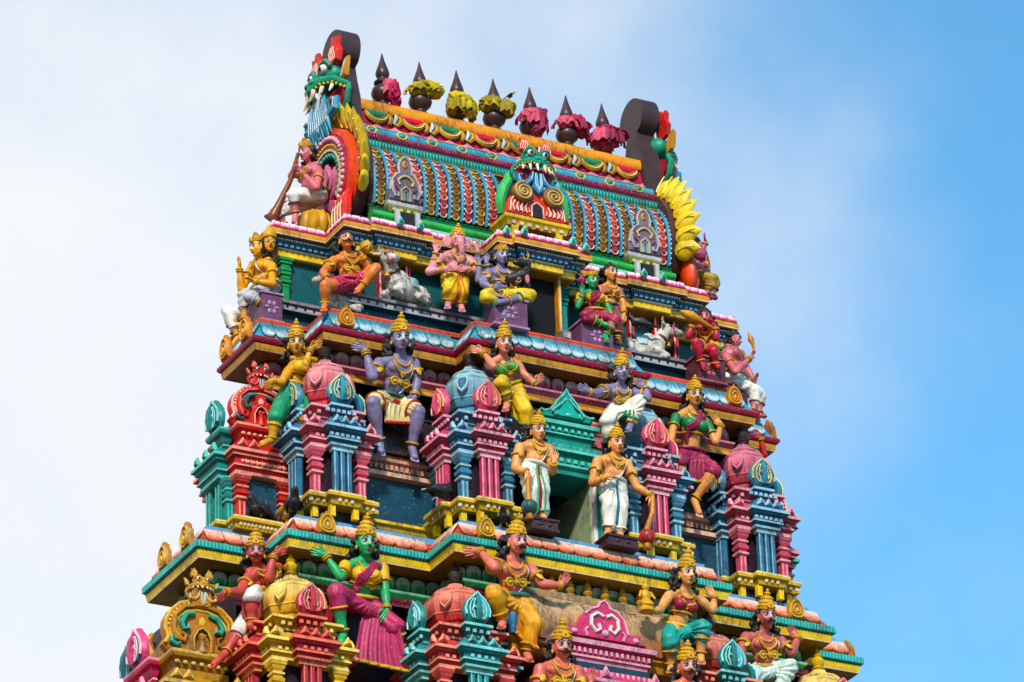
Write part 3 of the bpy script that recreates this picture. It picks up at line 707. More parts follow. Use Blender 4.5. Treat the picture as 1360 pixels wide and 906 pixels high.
for q in (-1, 1):
    for k in range(4):
        x = q*(.16+.065*k)
        b.tube([P(x-q*.01, .23-.01*k, .0), P(x+q*.03, .12, .01), P(x+q*.01, .04, .01), P(x-q*.03, .06, .01), P(x-q*.02, .12, .01)], .011, mat('#f0c8bc'), 4)
    b.tube([P(q*.42, .03), P(q*.40, .20), P(q*.36, .255), P(q*.2, .27)], .012, mat('#f0c8bc'), 4)
    b.tube([P(q*.09, .0), P(q*.085, .17), P(0, .235, .0)], .012, mat('#f0d0b0'), 4)
b.build('dormer_relief', cd, kind='stuff')
b = MB().plate([(-.075, 0), (.075, 0), (.07, .15), (.03, .2), (-.03, .2), (-.07, .15)], .02, mat('#2a1c22', dirt=0), ((0, .485, 2.364), AX, BZ, NF)); b.build('dark_fill', cd)  # dark raised plate painted as the shade inside the arch
for q in (-1, 1):
    c = Vector((q*.235, .47, 2.70)); b = MB()
    b.plate([(.155*cos(a), .15*sin(a)) for a in [2*pi*i/22 for i in range(22)]], .08, mat('#8a5a24'), (c+Vector((0, .02, 0)), AX, BZ, NF), bev=.2)
    b.tube([p+Vector((0, -.065, 0)) for p in spiral(c, .14, 2.6, AX, BZ, 44, .01, pi/2, -q)], .017, mat('#c8a060'), 5)
    b.build('scroll', cd)
    b = MB().tube([(q*.47, .66, 2.42), (q*.50, .62, 2.6), (q*.46, .60, 2.78), (q*.38, .60, 2.92), (q*.40, .58, 3.02)], [.05, .075, .08, .07, .03], mat('#38b45c'), 8); b.build('side_bracket', cd)
mask('dormer_mask', tower, (0, .56, 3.10), AX, BZ, NF, .335, ('#0f8a72', '#d8c83a', '#8c1c34', '#2f86b4', '#d8503c', '#f0c8bc', '#c88a24'), ears=False)
# ---------------------------------------------------------------- pot finials and the cloths tied to them
pot = MB().lathe([(.12, 0), (.125, .03), (.085, .06), (.075, .10), (.10, .12), (.15, .17), (.168, .23), (.15, .30), (.10, .345), (.085, .37), (.12, .385), (.125, .41), (.105, .43), (.075, .45), (.07, .475), (.092, .51), (.10, .55), (.088, .60), (.06, .68), (.032, .77), (.006, .88)], mat('#40292c', rough=.38, dirt=.2), n=20)
pm_ = pot.mesh('pot_finial')
CL = ['magenta', 'yellow', 'yellow', 'yellow', 'dark pink', 'dark pink', 'dark pink']
ordn = ['first', 'second', 'third', 'fourth', 'fifth', 'sixth', 'last']
pots = [bpy.data.objects.new('pot_finial', pm_) for _ in range(7)]
def crumple(mb, c, r, M, seed, amp=.32, n=26, m=16, fr=2.2):
    q = MB(); q.ball((0, 0, 0), 1, M, n, m); rng = Vector((seed*7.3, seed*3.1, seed*1.7))
    vs = []
    for v in q.v:
        v = Vector(v); d = noise.noise(v*fr+rng); e = 1-abs(noise.noise(v*fr*1.9+rng*2))*2
        f = 1+amp*(d*.9+e*.55-.3)
        vs.append(Vector(c)+Vector((v.x*r[0]*f, v.y*r[1]*f, v.z*r[2]*f)))
    mb.add(vs, q.f, M)
cy1, cy2, cm1, cm2 = mat('#a8920e', rough=.75, grad='#c0aa14', dirt=.15), mat('#96800c', rough=.75, dirt=.15), mat('#b01448', rough=.75, dirt=.15), mat('#8c2440', rough=.75, dirt=.15)
cp = mat('#c8526a', rough=.75, dirt=.15)
def flap(mb, az, r0, z0, ln, lift, droop, wd, M, seed, k=3):
    """one gathered fold of cloth, running out from the tie at the pot's neck"""
    rnd = random.Random(seed); ph = rnd.uniform(0, 6); n, m = 9, 14; vs, fs = [], []; rg = Vector((seed*1.3, seed*.7, 0))
    d0, t0 = Vector((cos(az), sin(az), 0)), Vector((-sin(az), cos(az), 0))
    for i in range(n+1):
        t = i/n
        for j in range(m+1):
            s_ = j/m-.5; spread = .35+.85*t-.25*t*t
            pl = .014*math.sin(s_*2*pi*k+ph+1.2*t)*(.5+t)
            p = d0*(r0+ln*math.sin(t*pi*.52)*(1-.5*s_*s_)+pl)+t0*(s_*wd*spread)+Vector((0, 0, z0+lift*math.sin(t*pi*.6)-droop*t*t-.10*abs(s_)*t+pl*.7))
            w_ = noise.noise_vector(p*8+rg)*.013*t; vs.append(p+w_)
    for i in range(n):
        for j in range(m): q = i*(m+1)+j; fs.append((q, q+1, q+m+2, q+m+1))
    N0 = len(vs); vs += [v-d0*.006+Vector((0, 0, -.004)) for v in vs]; fs += [tuple(q+N0 for q in reversed(f)) for f in fs]
    mb.add(vs, fs, M)
def bunch(mb, c, r, M, seed, n=44, m=28):
    """a crushed bundle: a few big soft lumps cut by sharp creases"""
    q = MB(); q.ball((0, 0, 0), 1, M, n, m); g_ = Vector((seed*3.7, seed*1.9, seed*2.3)); vs = []
    for v in q.v:
        v = Vector(v); wv = v*1.15+noise.noise_vector(v*1.6+g_)*.7
        a = abs(noise.noise(wv*1.5+g_)); b_ = abs(noise.noise(wv*2.9+g_*1.7))
        f = .80+.55*min(a*2.2, .6)+.22*min(b_*2.4, .7)+.15*noise.noise(v*1.1+g_)
        vs.append(Vector(c)+Vector((v.x*r[0]*f, v.y*r[1]*f, v.z*r[2]*f)))
    mb.add(vs, q.f, M)
def wrap(mb, spec, seed):
    blobs, flaps = spec
    for j, (c, r, M) in enumerate(blobs): bunch(mb, c, [q*1.0 for q in r], M, seed*7+j)
    for j, (az, z0, ln, lift, droop, wd, M) in enumerate(flaps): flap(mb, R(az), .06, z0, ln, lift+.015, droop*.85, wd, M, seed*31+j, 2+j % 2)
CLOTH = [
 ([((.09, -.11, .25), (.10, .08, .15), cm1), ((.04, -.12, .34), (.08, .06, .07), cp), ((.15, -.09, .12), (.07, .06, .10), cm1)],
  [(-52, .38, .17, .03, .34, .24, cm1), (-20, .36, .18, .04, .22, .22, cm1), (-85, .36, .13, .02, .22, .18, cp), (-40, .25, .18, .01, .22, .18, cm1)]),
 ([((-.08, -.09, .37), (.12, .09, .09), cy1), ((.14, -.09, .42), (.15, .12, .11), cy1), ((.02, -.1, .45), (.10, .08, .07), cy2)],
  [(-10, .43, .27, .11, .12, .26, cy1), (-60, .43, .22, .05, .16, .28, cy1), (-120, .42, .20, .03, .14, .26, cy2), (-165, .41, .17, .03, .12, .24, cy1), (12, .46, .22, .17, .05, .2, cy2)]),
 ([((.0, -.1, .36), (.16, .10, .10), cy1), ((.11, -.11, .24), (.12, .09, .13), cy1), ((-.11, -.08, .26), (.08, .08, .13), cy2)],
  [(-70, .40, .18, .03, .30, .30, cy1), (-25, .40, .22, .04, .28, .26, cy1), (-125, .38, .18, .03, .30, .26, cy2), (0, .36, .2, .02, .30, .2, cy2)]),
 ([((-.06, -.08, .40), (.17, .12, .11), cy2), ((.13, -.09, .38), (.13, .10, .12), cy2)],
  [(-15, .42, .25, .12, .14, .26, cy1), (-70, .42, .2, .05, .24, .30, cy2), (-130, .42, .2, .05, .16, .26, cy1), (-5, .46, .26, .26, .02, .16, cy2), (-175, .42, .17, .04, .12, .24, cy2)]),
 ([((-.04, -.1, .36), (.13, .10, .10), cp), ((.08, -.11, .33), (.11, .09, .14), cm2), ((.05, -.11, .18), (.10, .07, .12), cm2)],
  [(-55, .40, .18, .05, .36, .26, cm2), (-100, .40, .17, .04, .26, .26, cp), (-15, .44, .18, .14, .12, .2, cm2), (-160, .40, .16, .03, .2, .22, cm2)]),
 ([((-.07, -.1, .37), (.11, .09, .09), cp), ((.11, -.1, .38), (.13, .10, .13), cm1), ((.19, -.08, .32), (.10, .08, .11), cm2)],
  [(-10, .42, .30, .10, .16, .26, cm1), (-50, .42, .24, .06, .26, .28, cm2), (-110, .40, .17, .04, .14, .28, cp), (-25, .32, .26, .02, .22, .22, cm2), (-165, .40, .16, .03, .12, .22, cm2)]),
 ([((0, -.04, .26), (.19, .16, .17), cm2), ((.05, -.08, .39), (.15, .12, .09), cm2), ((.19, -.08, .36), (.11, .09, .09), cm2)],
  [(-15, .42, .31, .08, .16, .26, cm2), (-75, .42, .2, .03, .30, .34, cm2), (-130, .42, .2, .03, .32, .3, cp), (-45, .40, .24, .04, .30, .28, cm2)])]
for i, p in enumerate(pots):
    COL.objects.link(p); x = (i-3)*.58+.01; p.location = (x, YC, 4.262)
    where = ['nearest the left gable', 'second from left', 'third from left', 'middle of seven', 'third from right', 'second from right', 'nearest the right gable'][i]
    tag(p, f'dark brown pot finial with a pointed tip on the ridge, {where}', 'pot finial', 'pot finials along the roof ridge')
    b = MB()
    wrap(b, CLOTH[i], i+1)
    cl = b.build('cloth', None, ang=80); cl.location = p.location
    tag(cl, f'crumpled {CL[i]} cloth tied round the pot finial {where}', 'cloth', 'cloths tied to the pot finials')
# ================================================================ MINIATURE SHRINES ON THE STOREYS
def leaf_out(w, h, n=9):
    """pointed leaf outline, base at 0"""
    r = []
    for i in range(n+1):
        t = i/n; r.append((w*.5*math.sin(pi*min(1, .18+.82*t)**.9)**.8 if t < 1 else 0, h*t))
    return r[:-1]+[(0, h)]+[(-x, y) for x, y in reversed(r[:-1])]
def shield(par, o, A, B, Nn, s, ca, cb, cr, name='leaf_shield'):
    """leaf-shaped ornament with two painted halves, raised rims and a central crest"""
    o, A, B, Nn = Vector(o), Vector(A), Vector(B), Vector(Nn)
    w_, h = .42*s, .47*s
    pts = [(w_*.30, 0), (w_*.46, h*.18), (w_*.50, h*.38), (w_*.42, h*.60), (w_*.25, h*.78), (w_*.10, h*.90), (0, h)]
    pts = pts+[(-x, y) for x, y in reversed(pts[:-1])]
    b = MB().plate(pts, .10*s, ca, (o, A, B, Nn), bev=.5)
    P = lambda x, y, n_=0: o+A*x+B*y+Nn*n_
    half = [(x, y) for x, y in pts if x >= 0]
    b.plate([(.012*s, .02*s)]+[(x*.82+.01*s, y*.86+.03*s) for x, y in half[:-1]]+[(.012*s, h*.9)], .03*s, cb, (o+Nn*(.085*s), A, B, Nn), bev=.5)
    m_ = b.build(name, par)
    b = MB()
    b.tube([P(x*.9, y*.92+.01*s, .10*s) for x, y in pts[1:-1]], .016*s, cr, 5)
    for q in (-1, 1):
        for k in (.62, .36):
            b.tube([P(q*x*k, y*.8+.04*s, .115*s) for x, y in half[:-2]], .010*s, cr, 4)
        b.tube([P(q*.06*s, .10*s, .12*s), P(q*.10*s, .16*s, .125*s), P(q*.06*s, .22*s, .125*s), P(q*.02*s, .18*s, .12*s)], .012*s, cr, 5)
    b.build('shield_relief', m_)
    b = MB().tube([P(0, .03*s, .10*s), P(0, .14*s, .15*s), P(.0, .28*s, .14*s), P(0, .44*s, .09*s)], [.035*s, .045*s, .04*s, .012*s], ca, 7); b.build('crest', m_)
    return m_
def crest_mesh(w, h, M, Mi):
    b = MB().plate([(-w*.5, 0), (w*.5, 0), (w*.42, h*.3), (w*.2, h*.62), (0, h), (-w*.2, h*.62), (-w*.42, h*.3)], .05, M, ((0, 0, 0), AX, BZ, NF), bev=.5)
    b.plate([(-w*.24, h*.1), (w*.24, h*.1), (0, h*.62)], .02, Mi, ((0, -.045, 0), AX, BZ, NF), bev=.4)
    return b.mesh('crest')
def capital(b, x, y, z1, z0, r, M, Ml):
    """square pillar with a stack of mouldings, from z0 to z1"""
    h = z1-z0
    prof = [(.62, 0), (.62, .40), (.58, .42), (.95, .44), (.95, .48), (.70, .50), (.66, .52), (.95, .56), (.98, .62), (.72, .66), (.64, .69), (.95, .71), (.95, .745), (.75, .76), (.70, .79), (1.0, .84), (1.0, .88), (1.22, .90), (1.25, .96), (1.3, .965), (1.3, 1.0)]
    ms = [M, M, Ml, Ml, M, M, M, M, M, M, Ml, Ml, M, M, M, M, Ml, M, Ml, Ml]
    b.sweep(rect(x-.001, x+.001, y-.001, y+.001), [(r*o, z0+h*z) for o, z in prof], ms)
    for q in (-1, 1): b.box((x+q*r*.35, y, z0+h*.2), (r*.22, r*1.36, h*.38), Ml)
def shrine(cx, cy, z0, s, label, c1, c1l, c2, c2l, domec, domel, sh, basec=None, group='miniature shrines on the ledges', sides=(0, 1, 3), lower=True, fin='#3a2a2a', flapc=None, shs=.92, wf=1.0, dh=1.0):
    t = thing('miniature_shrine', label, 'miniature shrine', (cx, cy, z0), 0, group)
    M1, L1, M2, L2 = mat(c1), mat(c1l), mat(c2), mat(c2l); MD, ML = mat(domec, grad=domel), mat(domel)
    a, bh, d = .40*s*wf, .165*s*wf, .105*s*wf; ZD = lambda z: (1.3+(z-1.3)*dh)*s; rf = s*(1+(wf-1)*.8)
    core = rect(-a, a, -a, a)
    bars = [rect(-bh, bh, -a-d, a+d), rect(-a-d, a+d, -bh, bh)]
    Z = lambda z: z*s
    YB, YD = mat(basec or '#d8b020'), mat('#a07a1c')
    def sec(name, prof, mats, bm=None):
        p = [(o*s, z*s) for o, z in prof]
        MB().sweep(core, p, mats).build(name, t)
        b = MB()
        for k, r in enumerate(bars): b.sweep(r, [(o+.002*k, z+.003*(k+1)) for o, z in p], bm or mats)
        b.build(name, t)
    # base course and stub posts
    sec('base', [(.0, -.19), (.03, -.185), (.05, -.15), (.06, -.10), (.10, -.09), (.105, -.05), (.09, -.03), (.06, -.025), (.06, -.005), (-.05, 0)], [YD, YB, YD, YB, YB, cream, YB, YB, YB])
    b = MB()
    for q in (-1, 1):
        for i in range(11):
            u = (-.44+.088*i)*s*wf
            dd = (a+(d if abs(u) < bh else 0))+.055*s
            b.ball((u, -dd+.01, Z(-.12)), (.036*s, .03*s, .042*s), mat('#e0b060' if i % 2 else '#e6d2b0'), 6, 4); b.ball((-dd+.01, u, Z(-.12)), (.03*s, .036*s, .042*s), mat('#e0b060' if i % 2 else '#e6d2b0'), 6, 4)
        break
    b.build('base_relief', t, kind='stuff')
    for x, y in ((-a*.9, -a*.9), (a*.9, -a*.9), (-bh, -a-d*.7), (bh, -a-d*.7), (-a*.9, a*.9), (-a-d*.7, -bh), (-a-d*.7, bh)):
        MB().box((x, y, Z(-.26)), (.075*s, .075*s, .155*s), yel).build('stub_post', t)
    MB().box((0, 0, Z(-.26)), (a*1.7, a*1.7, .16*s), dark).build('dark_fill', t)  # dark block: painted shade between the stub posts
    # shaft storey
    if lower:
        MB().box((0, 0, Z(.33)), (a*1.5, a*1.5, .68*s), mat('#2a1420', dirt=0)).build('dark_fill', t)  # solid dark core, coloured so the gaps between pillars look shaded
        for x in (-1, 1):
            for y in (-1, 1):
                b = MB(); capital(b, x*(a-.075*s), y*(a-.075*s), Z(.66), Z(0), .085*s, M1, L1); b.build('column', t)
        for k in sides:
            ang = k*pi/2
            b = MB()
            for q in (-1, 0, 1):
                b.box((q*.095*s, -a-d*.45, Z(.30)), (.062*s, .07*s, .60*s), M2); b.box((q*.095*s-.02*s, -a-d*.45-.037*s, Z(.30)), (.016*s, .008*s, .60*s), L2)
            b.box((0, -a-d*.2, Z(.30)), (.24*s, .06*s, .60*s), mat('#1c2430', dirt=0))  # dark backing: shade in the gaps between ribs is painted
            b.box((0, -a-d*.45, Z(.63)), (.30*s*wf, .10*s, .06*s), L2)
            inst(b.mesh('fluted_column'), 'fluted_column', t, (0, 0, 0), -ang)
    # entablature
    sec('entablature', [(.0, .66), (.025, .662), (.03, .69), (.01, .70), (.03, .73), (.06, .74), (.06, .765), (.04, .77), (.045, .83), (.10, .85), (.10, .865), (.135, .875), (.135, .915), (.10, .93), (.05, .985), (.03, 1.03), (-.05, 1.04)],
        [L1, L1, M1, M1, M1, L1, M1, M1, M1, M1, M1, L1, M1, M1, M1, M1], [L2, L2, M2, M2, M2, L2, M2, M2, M2, M2, M2, L2, M2, M2, M2, M2])
    b = MB()
    for q, (ax_, sg) in enumerate((((1, 0), -1), ((0, 1), -1), ((0, 1), 1))):
        for i in range(12):
            u = (-.42+.0765*i)*s*wf; onb = abs(u) < bh+.03*s
            dd = a+(d if onb else 0)+.052*s
            for zz_, ad in ((.80, 0), (1.19, -.10*s)):
                p = (u, -dd-ad, Z(zz_)) if ax_[0] else (sg*(dd+ad), u, Z(zz_))
                if abs(u) > a-.03*s+ad: continue
                b.box(p, (.045*s, .03*s, .045*s) if ax_[0] else (.03*s, .045*s, .045*s), L2 if onb else L1)
    b.build('dentils', t, kind='stuff')
    cm1, cm2 = crest_mesh(.12*s, .12*s, L1, M1), crest_mesh(.13*s, .12*s, L2, M2)
    for k in sides:
        Mr = Matrix.Rotation(-k*pi/2, 4, 'Z')
        for u in (-.40*wf, .40*wf): inst(cm1, 'crest', t, mw=Mr @ Matrix.Translation((u*s, -a-.07*s, Z(.96))))
        for u in (-.12*wf, 0, .12*wf): inst(cm2, 'crest', t, mw=Mr @ Matrix.Translation((u*s, -a-d-.06*s, Z(.96))))
    # upper neck and cornice
    MB().box((0, 0, Z(1.07)), (a*1.55, a*1.55, .12*s), mat('#34202a', dirt=0)).build('dark_fill', t)  # dark core painted as the shade between the neck blocks
    for x in (-1, 1):
        for y in (-1, 1): MB().box((x*a*.72, y*a*.72, Z(1.07)), (.10*s, .10*s, .12*s), L1).build('stub_post', t)
    for k in sides:
        Mr = Matrix.Rotation(-k*pi/2, 4, 'Z')
        b = MB().box((0, -a*.86, Z(1.07)), (.24*s*wf, .10*s, .12*s), M2)
        for q in (-1, 1): b.box((q*.07*s, -a*.86-.052*s, Z(1.07)), (.03*s, .02*s, .12*s), L2)
        inst(b.mesh('neck_block'), 'neck_block', t, mw=Mr)
    sec('upper_cornice', [(-.13, 1.115), (-.10, 1.12), (-.09, 1.145), (-.12, 1.15), (-.10, 1.165), (-.075, 1.215), (-.02, 1.235), (-.005, 1.245), (-.005, 1.28), (-.04, 1.295), (-.12, 1.32)],
        [L1, L1, M1, M1, M1, M1, M1, L1, M1, M1], [L2, L2, M2, M2, M2, M2, M2, L2, M2, M2])
    # dome
    pr_ = [(.31, 1.30), (.31, 1.35), (.27, 1.36), (.27, 1.43), (.30, 1.45), (.34, 1.54), (.36, 1.68), (.35, 1.80), (.305, 1.90), (.225, 1.97), (.20, 2.01), (.11, 2.07), (.09, 2.12)]
    b = MB().lathe([(r*rf, ZD(z)) for r, z in pr_], MD, n=8, mats=[L1, ML]+[MD]*8+[ML, MD])
    dm_ = b.build('dome', t, ang=25)
    b = MB()
    for i in range(40):
        an = 2*pi*i/40; b.ball((.225*rf*cos(an), .225*rf*sin(an), ZD(1.975)), .02*s, ML, 5, 4)
    for zz_ in (1.56, 1.86): b.tube([(((.345 if zz_ < 1.7 else .325)*rf)*cos(2*pi*(i+.5)/8), ((.345 if zz_ < 1.7 else .325)*rf)*sin(2*pi*(i+.5)/8), ZD(zz_)) for i in range(8)], .012*s, ML, 5, closed=True)
    b.build('dome_beads', dm_, kind='stuff')
    for k in range(4):
        an = pi/4+k*pi/2; Nn = Vector((cos(an), sin(an), .35)).normalized(); A = Vector((-sin(an), cos(an), 0)); B = Nn.cross(A)
        if B.z < 0: B = -B; A = -A
        o = Vector((cos(an)*.335*rf, sin(an)*.335*rf, ZD(1.74)))
        ol = [(0, -.17*s), (.07*s, -.08*s), (.09*s, .02*s), (.075*s, .11*s), (-.075*s, .11*s), (-.09*s, .02*s), (-.07*s, -.08*s)]
        fb = MB().plate(ol, .035*s, ML, (o, A, B, Nn), bev=.4); fb.plate([(x*.66, y*.7) for x, y in ol], .014*s, mat(flapc) if flapc else MD, (o+Nn*.032*s, A, B, Nn)); fb.build('dome_flap', dm_)
    for k in sides:
        an = -pi/2-k*pi/2; Nn = Vector((cos(an), sin(an), 0)); A = Vector((0, 0, 1)).cross(Nn)
        shield(t, Nn*(a+d*.35-.03*s)+Vector((0, 0, 1.315*s)), A, (0, 0, 1), Nn, s*shs, mat(sh[0]), mat(sh[1]), mat(sh[2]))
    MB().lathe([(r*s, ZD(z)) for r, z in ((.10, 2.11), (.07, 2.14), (.095, 2.17), (.06, 2.20), (.09, 2.25), (.095, 2.30), (.05, 2.35), (.065, 2.38), (.03, 2.43), (.012, 2.50))], mat(fin), n=12).build('finial', t)
    return t
PK = ('#c8485e', '#e29aa0', '#2f6f90', '#8fbcd0'); BL_ = ('#3a7896', '#94bccc', '#c63f62', '#e8a0b0')
shrine(-3.17, .68, -2.47, 1.0, 'pink miniature shrine with blue central pillars, by the purple seated statue', *PK, '#c0243a', '#d88a8c', ('#2f86a4', '#2a5c78', '#c8c88c'))
shrine(3.17, .68, -2.50, 1.0, 'weathered pink miniature shrine with blue central pillars at the right edge of the middle storey', *PK, '#b42a48', '#c87080', ('#2f86a4', '#2a5c78', '#d8c070'))
shrine(-1.26, .22, -2.40, 1.0, 'blue miniature shrine with pink central pillars and a blue dome, left of the standing guardian', *BL_, '#3f7e98', '#8cb4bc', ('#d2486c', '#e0502c', '#f0a890'), flapc='#2a5870')
shrine(1.26, .22, -2.46, 1.0, 'blue miniature shrine with pink central pillars behind the right guardian', *BL_, '#3f7e98', '#8cb4bc', ('#d2486c', '#e83c24', '#f0a890'), flapc='#2a5870')
GD = ('#cc9c1c', '#ecd06a', '#b82c3c', '#e8785a'); RT_ = ('#bc3a38', '#e89078', '#1f8c8c', '#7cc8c4')
shrine(-3.90, .27, -5.78, 1.0, 'yellow miniature shrine with a yellow dome and red leaf shields, beside the green statue', *GD, '#d89c1c', '#e0c068', ('#c83440', '#d84a2c', '#f0a0a0'), fin='#d8b020', group='miniature shrines of the lowest storey', shs=.92, wf=1.25, dh=.90)
shrine(3.90, .27, -5.80, 1.0, 'yellow miniature shrine with a yellow dome at the lower right corner of the tower', *GD, '#d89c1c', '#e0c068', ('#c83440', '#d84a2c', '#f0a0a0'), fin='#d8b020', group='miniature shrines of the lowest storey', shs=.92, wf=1.25, dh=.90)
shrine(-1.86, -.32, -5.78, 1.0, 'red miniature shrine with teal pillars and teal leaf shields, right of the green statue', *RT_, '#c02a28', '#d8806c', ('#1f7a74', '#2fa8b8', '#9adad8'), group='miniature shrines of the lowest storey', shs=.92, wf=1.25, dh=.90)
shrine(1.86, -.32, -5.82, 1.0, 'red miniature shrine with a teal leaf shield beneath the statue in the maroon blouse', *RT_, '#b83a34', '#c87a68', ('#1f7a74', '#2fa8b8', '#9adad8'), group='miniature shrines of the lowest storey', shs=.92, wf=1.25, dh=.90)
# ---- side shrines: a wide pillared front with a big grotesque gable
def side_shrine(sx, y0, y1, x0, x1, z0, hs, s, label, c1, c1l, c2, c2l, gab, rim, maskc, nas, panelc, wid, shf=None):
    """stands on the side bay; fronts face -y, its end carries bays of a second colour"""
    t = thing('gabled_shrine', label, 'miniature shrine', (0, 0, 0))
    M1, L1, M2, L2 = mat(c1), mat(c1l), mat(c2), mat(c2l)
    xa, xb = sorted((sx*x0, sx*x1)); pl = rect(xa, xb, y0, y1)
    ym = (y0+y1)/2; bw = (y1-y0)*.26
    xe0, xe1 = sorted((sx*(x1-.2), sx*(x1+.14))); bar = rect(xe0, xe1, ym-bw, ym+bw)
    bar2 = rect(xe0, xe1-(.06 if sx > 0 else 0)+(0), y0+.02, y0+.24) if False else None
    def sec(name, prof, k1, k2):
        p = [(o*s, z0+z*s) for o, z in prof]
        MB().sweep(pl, p, k1).build(name, t); MB().sweep(bar, [(o, z+.003) for o, z in p], k2).build(name, t)
    YB, YD = mat('#d8b020'), mat('#a07a1c')
    sec('base', [(.0, -.19), (.03, -.185), (.05, -.15), (.06, -.10), (.10, -.09), (.105, -.05), (.09, -.03), (.06, -.025), (.06, -.005), (-.05, 0)], [YD, YB, YD, YB, YB, cream, YB, YB, YB], [YD, YB, YD, YB, YB, cream, YB, YB, YB])
    b = MB()
    for i in range(14): b.ball((xa+.03+i*(xb-xa-.06)/13, y0-.055*s, z0-.125*s), (.028*s, .02*s, .035*s), mat('#e0c490'), 6, 4)
    for i in range(14): b.ball((sx*(x1+.055*s), y0+.03+i*(y1-y0-.06)/13, z0-.125*s), (.02*s, .028*s, .035*s), mat('#e0c490'), 6, 4)
    b.build('base_relief', t, kind='stuff')
    MB().box(((xa+xb)/2, ym+.03, z0+hs*s/2), (xb-xa-.16, y1-y0-.1, hs*s), panelc).build('panel', t)
    for x in (xa+.085*s, xb-.085*s):
        b = MB(); capital(b, x, y0+.085*s, z0+hs*s, z0, .095*s, M1, L1); b.build('column', t)
    for y in (ym-bw*.55, ym+bw*.55):
        b = MB(); 
        for q in (-1, 1): b.box((sx*(x1+.08), y+q*.045*s, z0+hs*s*.46), (.07*s, .06*s, hs*s*.92), M2); b.box((sx*(x1+.118), y+q*.045*s, z0+hs*s*.46), (.008, .018, hs*s*.92), L2)
        b.build('fluted_column', t)
    b = MB(); capital(b, sx*(x1+.02), y0+.22*s, z0+hs*s, z0, .075*s, M2, L2); b.build('column', t)
    e = hs
    sec('entablature', [(.0, e), (.025, e+.002), (.03, e+.04), (.01, e+.05), (.03, e+.09), (.06, e+.10), (.06, e+.125), (.03, e+.13), (.035, e+.23), (.08, e+.25), (.08, e+.28), (.12, e+.30), (.12, e+.345), (.08, e+.37), (.04, e+.43), (-.1, e+.44)],
        [L1, L1, M1, M1, M1, L1, M1, M1, M1, L1, M1, L1, M1, M1, M1], [L2, L2, M2, M2, M2, L2, M2, M2, M2, M2, M2, L2, M2, M2, M2])
    b = MB(); n = 9
    for i in range(n):
        x = xa+.08+i*(xb-xa-.16)/(n-1); b.ball((x, y0-.04*s, z0+(e+.18)*s), (.04*s, .022*s, .028*s), L1, 7, 5)
        if i < n-1: b.ball((x+(xb-xa-.16)/(n-1)/2, y0-.04*s, z0+(e+.18)*s), (.01*s, .02*s, .045*s), L1, 5, 4)
    b.build('dentils', t, kind='stuff')
    cm = crest_mesh(.15*s, .13*s, L1, M1)
    for x in (xa+.06, xa+.22, xb-.06): inst(cm, 'crest', t, (x, y0-.05*s, z0+(e+.385)*s))
    cm = crest_mesh(.13*s, .14*s, L2, M2)
    for y in (ym-bw, ym, ym+bw): inst(cm, 'crest', t, (sx*(x1+.19), y, z0+(e+.385)*s), sx*pi/2)
    MB().box(((xa+xb)/2, ym, z0+(e+.5)*s), (xb-xa-.2, y1-y0-.2, .16*s), M1).build('neck', t)
    p0 = e+.56
    ins = [(-.16, p0-.02), (-.12, p0), (-.13, p0+.03), (-.15, p0+.035), (-.12, p0+.06), (-.10, p0+.14), (-.05, p0+.16), (-.03, p0+.20), (-.03, p0+.235), (-.2, p0+.25)]
    sec('upper_cornice', ins, [L1, L1, M1, M1, M1, M1, M1, L1, M1], [L2, L2, M2, M2, M2, M2, M2, L2, M2])
    b = MB()
    for i in range(7): b.ball((xa+.14+i*(xb-xa-.28)/6, y0+.085*s, z0+(p0+.10)*s), (.034*s, .022*s, .026*s), L1, 7, 5)
    b.build('dentils', t, kind='stuff')
    # gable
    zb = z0+(p0+.24)*s; gx = (xa+xb)/2; yg = y0+.14*s; W = wid
    ol = [(-.46*W, 0), (.46*W, 0), (.52*W, .08*W), (.47*W, .17*W), (.51*W, .30*W), (.50*W, .42*W), (.43*W, .56*W), (.30*W, .68*W), (.12*W, .74*W), (-.12*W, .74*W), (-.30*W, .68*W), (-.43*W, .56*W), (-.50*W, .42*W), (-.51*W, .30*W), (-.47*W, .17*W), (-.52*W, .08*W)]
    g_ = MB().plate(ol, .14*s, gab, (Vector((gx, yg+.1*s, zb)), AX, BZ, NF), bev=.25).build('gable_plate', t)
    P = lambda a, z, n_=0: Vector((gx+a*W, yg-.03*s-n_, zb+z*W))
    b = MB()
    for k, r in ((.97, .024), (.86, .016), (.74, .022)):
        pts = [P(x/W*k, (z/W-.2)*k+.2, .01) for x, z in ol[2:]]
        b.tube(pts, r*W, rim, 5)
    b.build('gable_rim', g_)
    b = MB()
    for q in (-1, 1):
        # nested scrolls: outer, coloured middle curl, inner arch, foot curl
        b.tube([P(q*.06, .66, .03), P(q*.24, .62, .03), P(q*.38, .48, .03), P(q*.40, .30, .03), P(q*.34, .16, .03), P(q*.24, .14, .03), P(q*.22, .22, .03), P(q*.28, .25, .03)], [.03*W, .035*W, .04*W, .04*W, .036*W, .032*W, .028*W, .02*W], gab, 7)
        b.tube([P(q*.06, .645, .055), P(q*.24, .605, .055), P(q*.365, .475, .055), P(q*.385, .30, .055), P(q*.33, .18, .055)], .011*W, rim, 4)
        b.tube([P(q*.10, .54, .04), P(q*.22, .50, .05), P(q*.29, .38, .05), P(q*.26, .30, .05), P(q*.19, .31, .05), P(q*.19, .37, .05)], [.028*W, .036*W, .038*W, .034*W, .028*W, .018*W], nas, 7)
        b.tube([P(q*.30, .10, .04), P(q*.36, .06, .05), P(q*.44, .10, .05), P(q*.42, .17, .05), P(q*.37, .14, .05)], [.02*W, .03*W, .032*W, .026*W, .016*W], nas, 7)
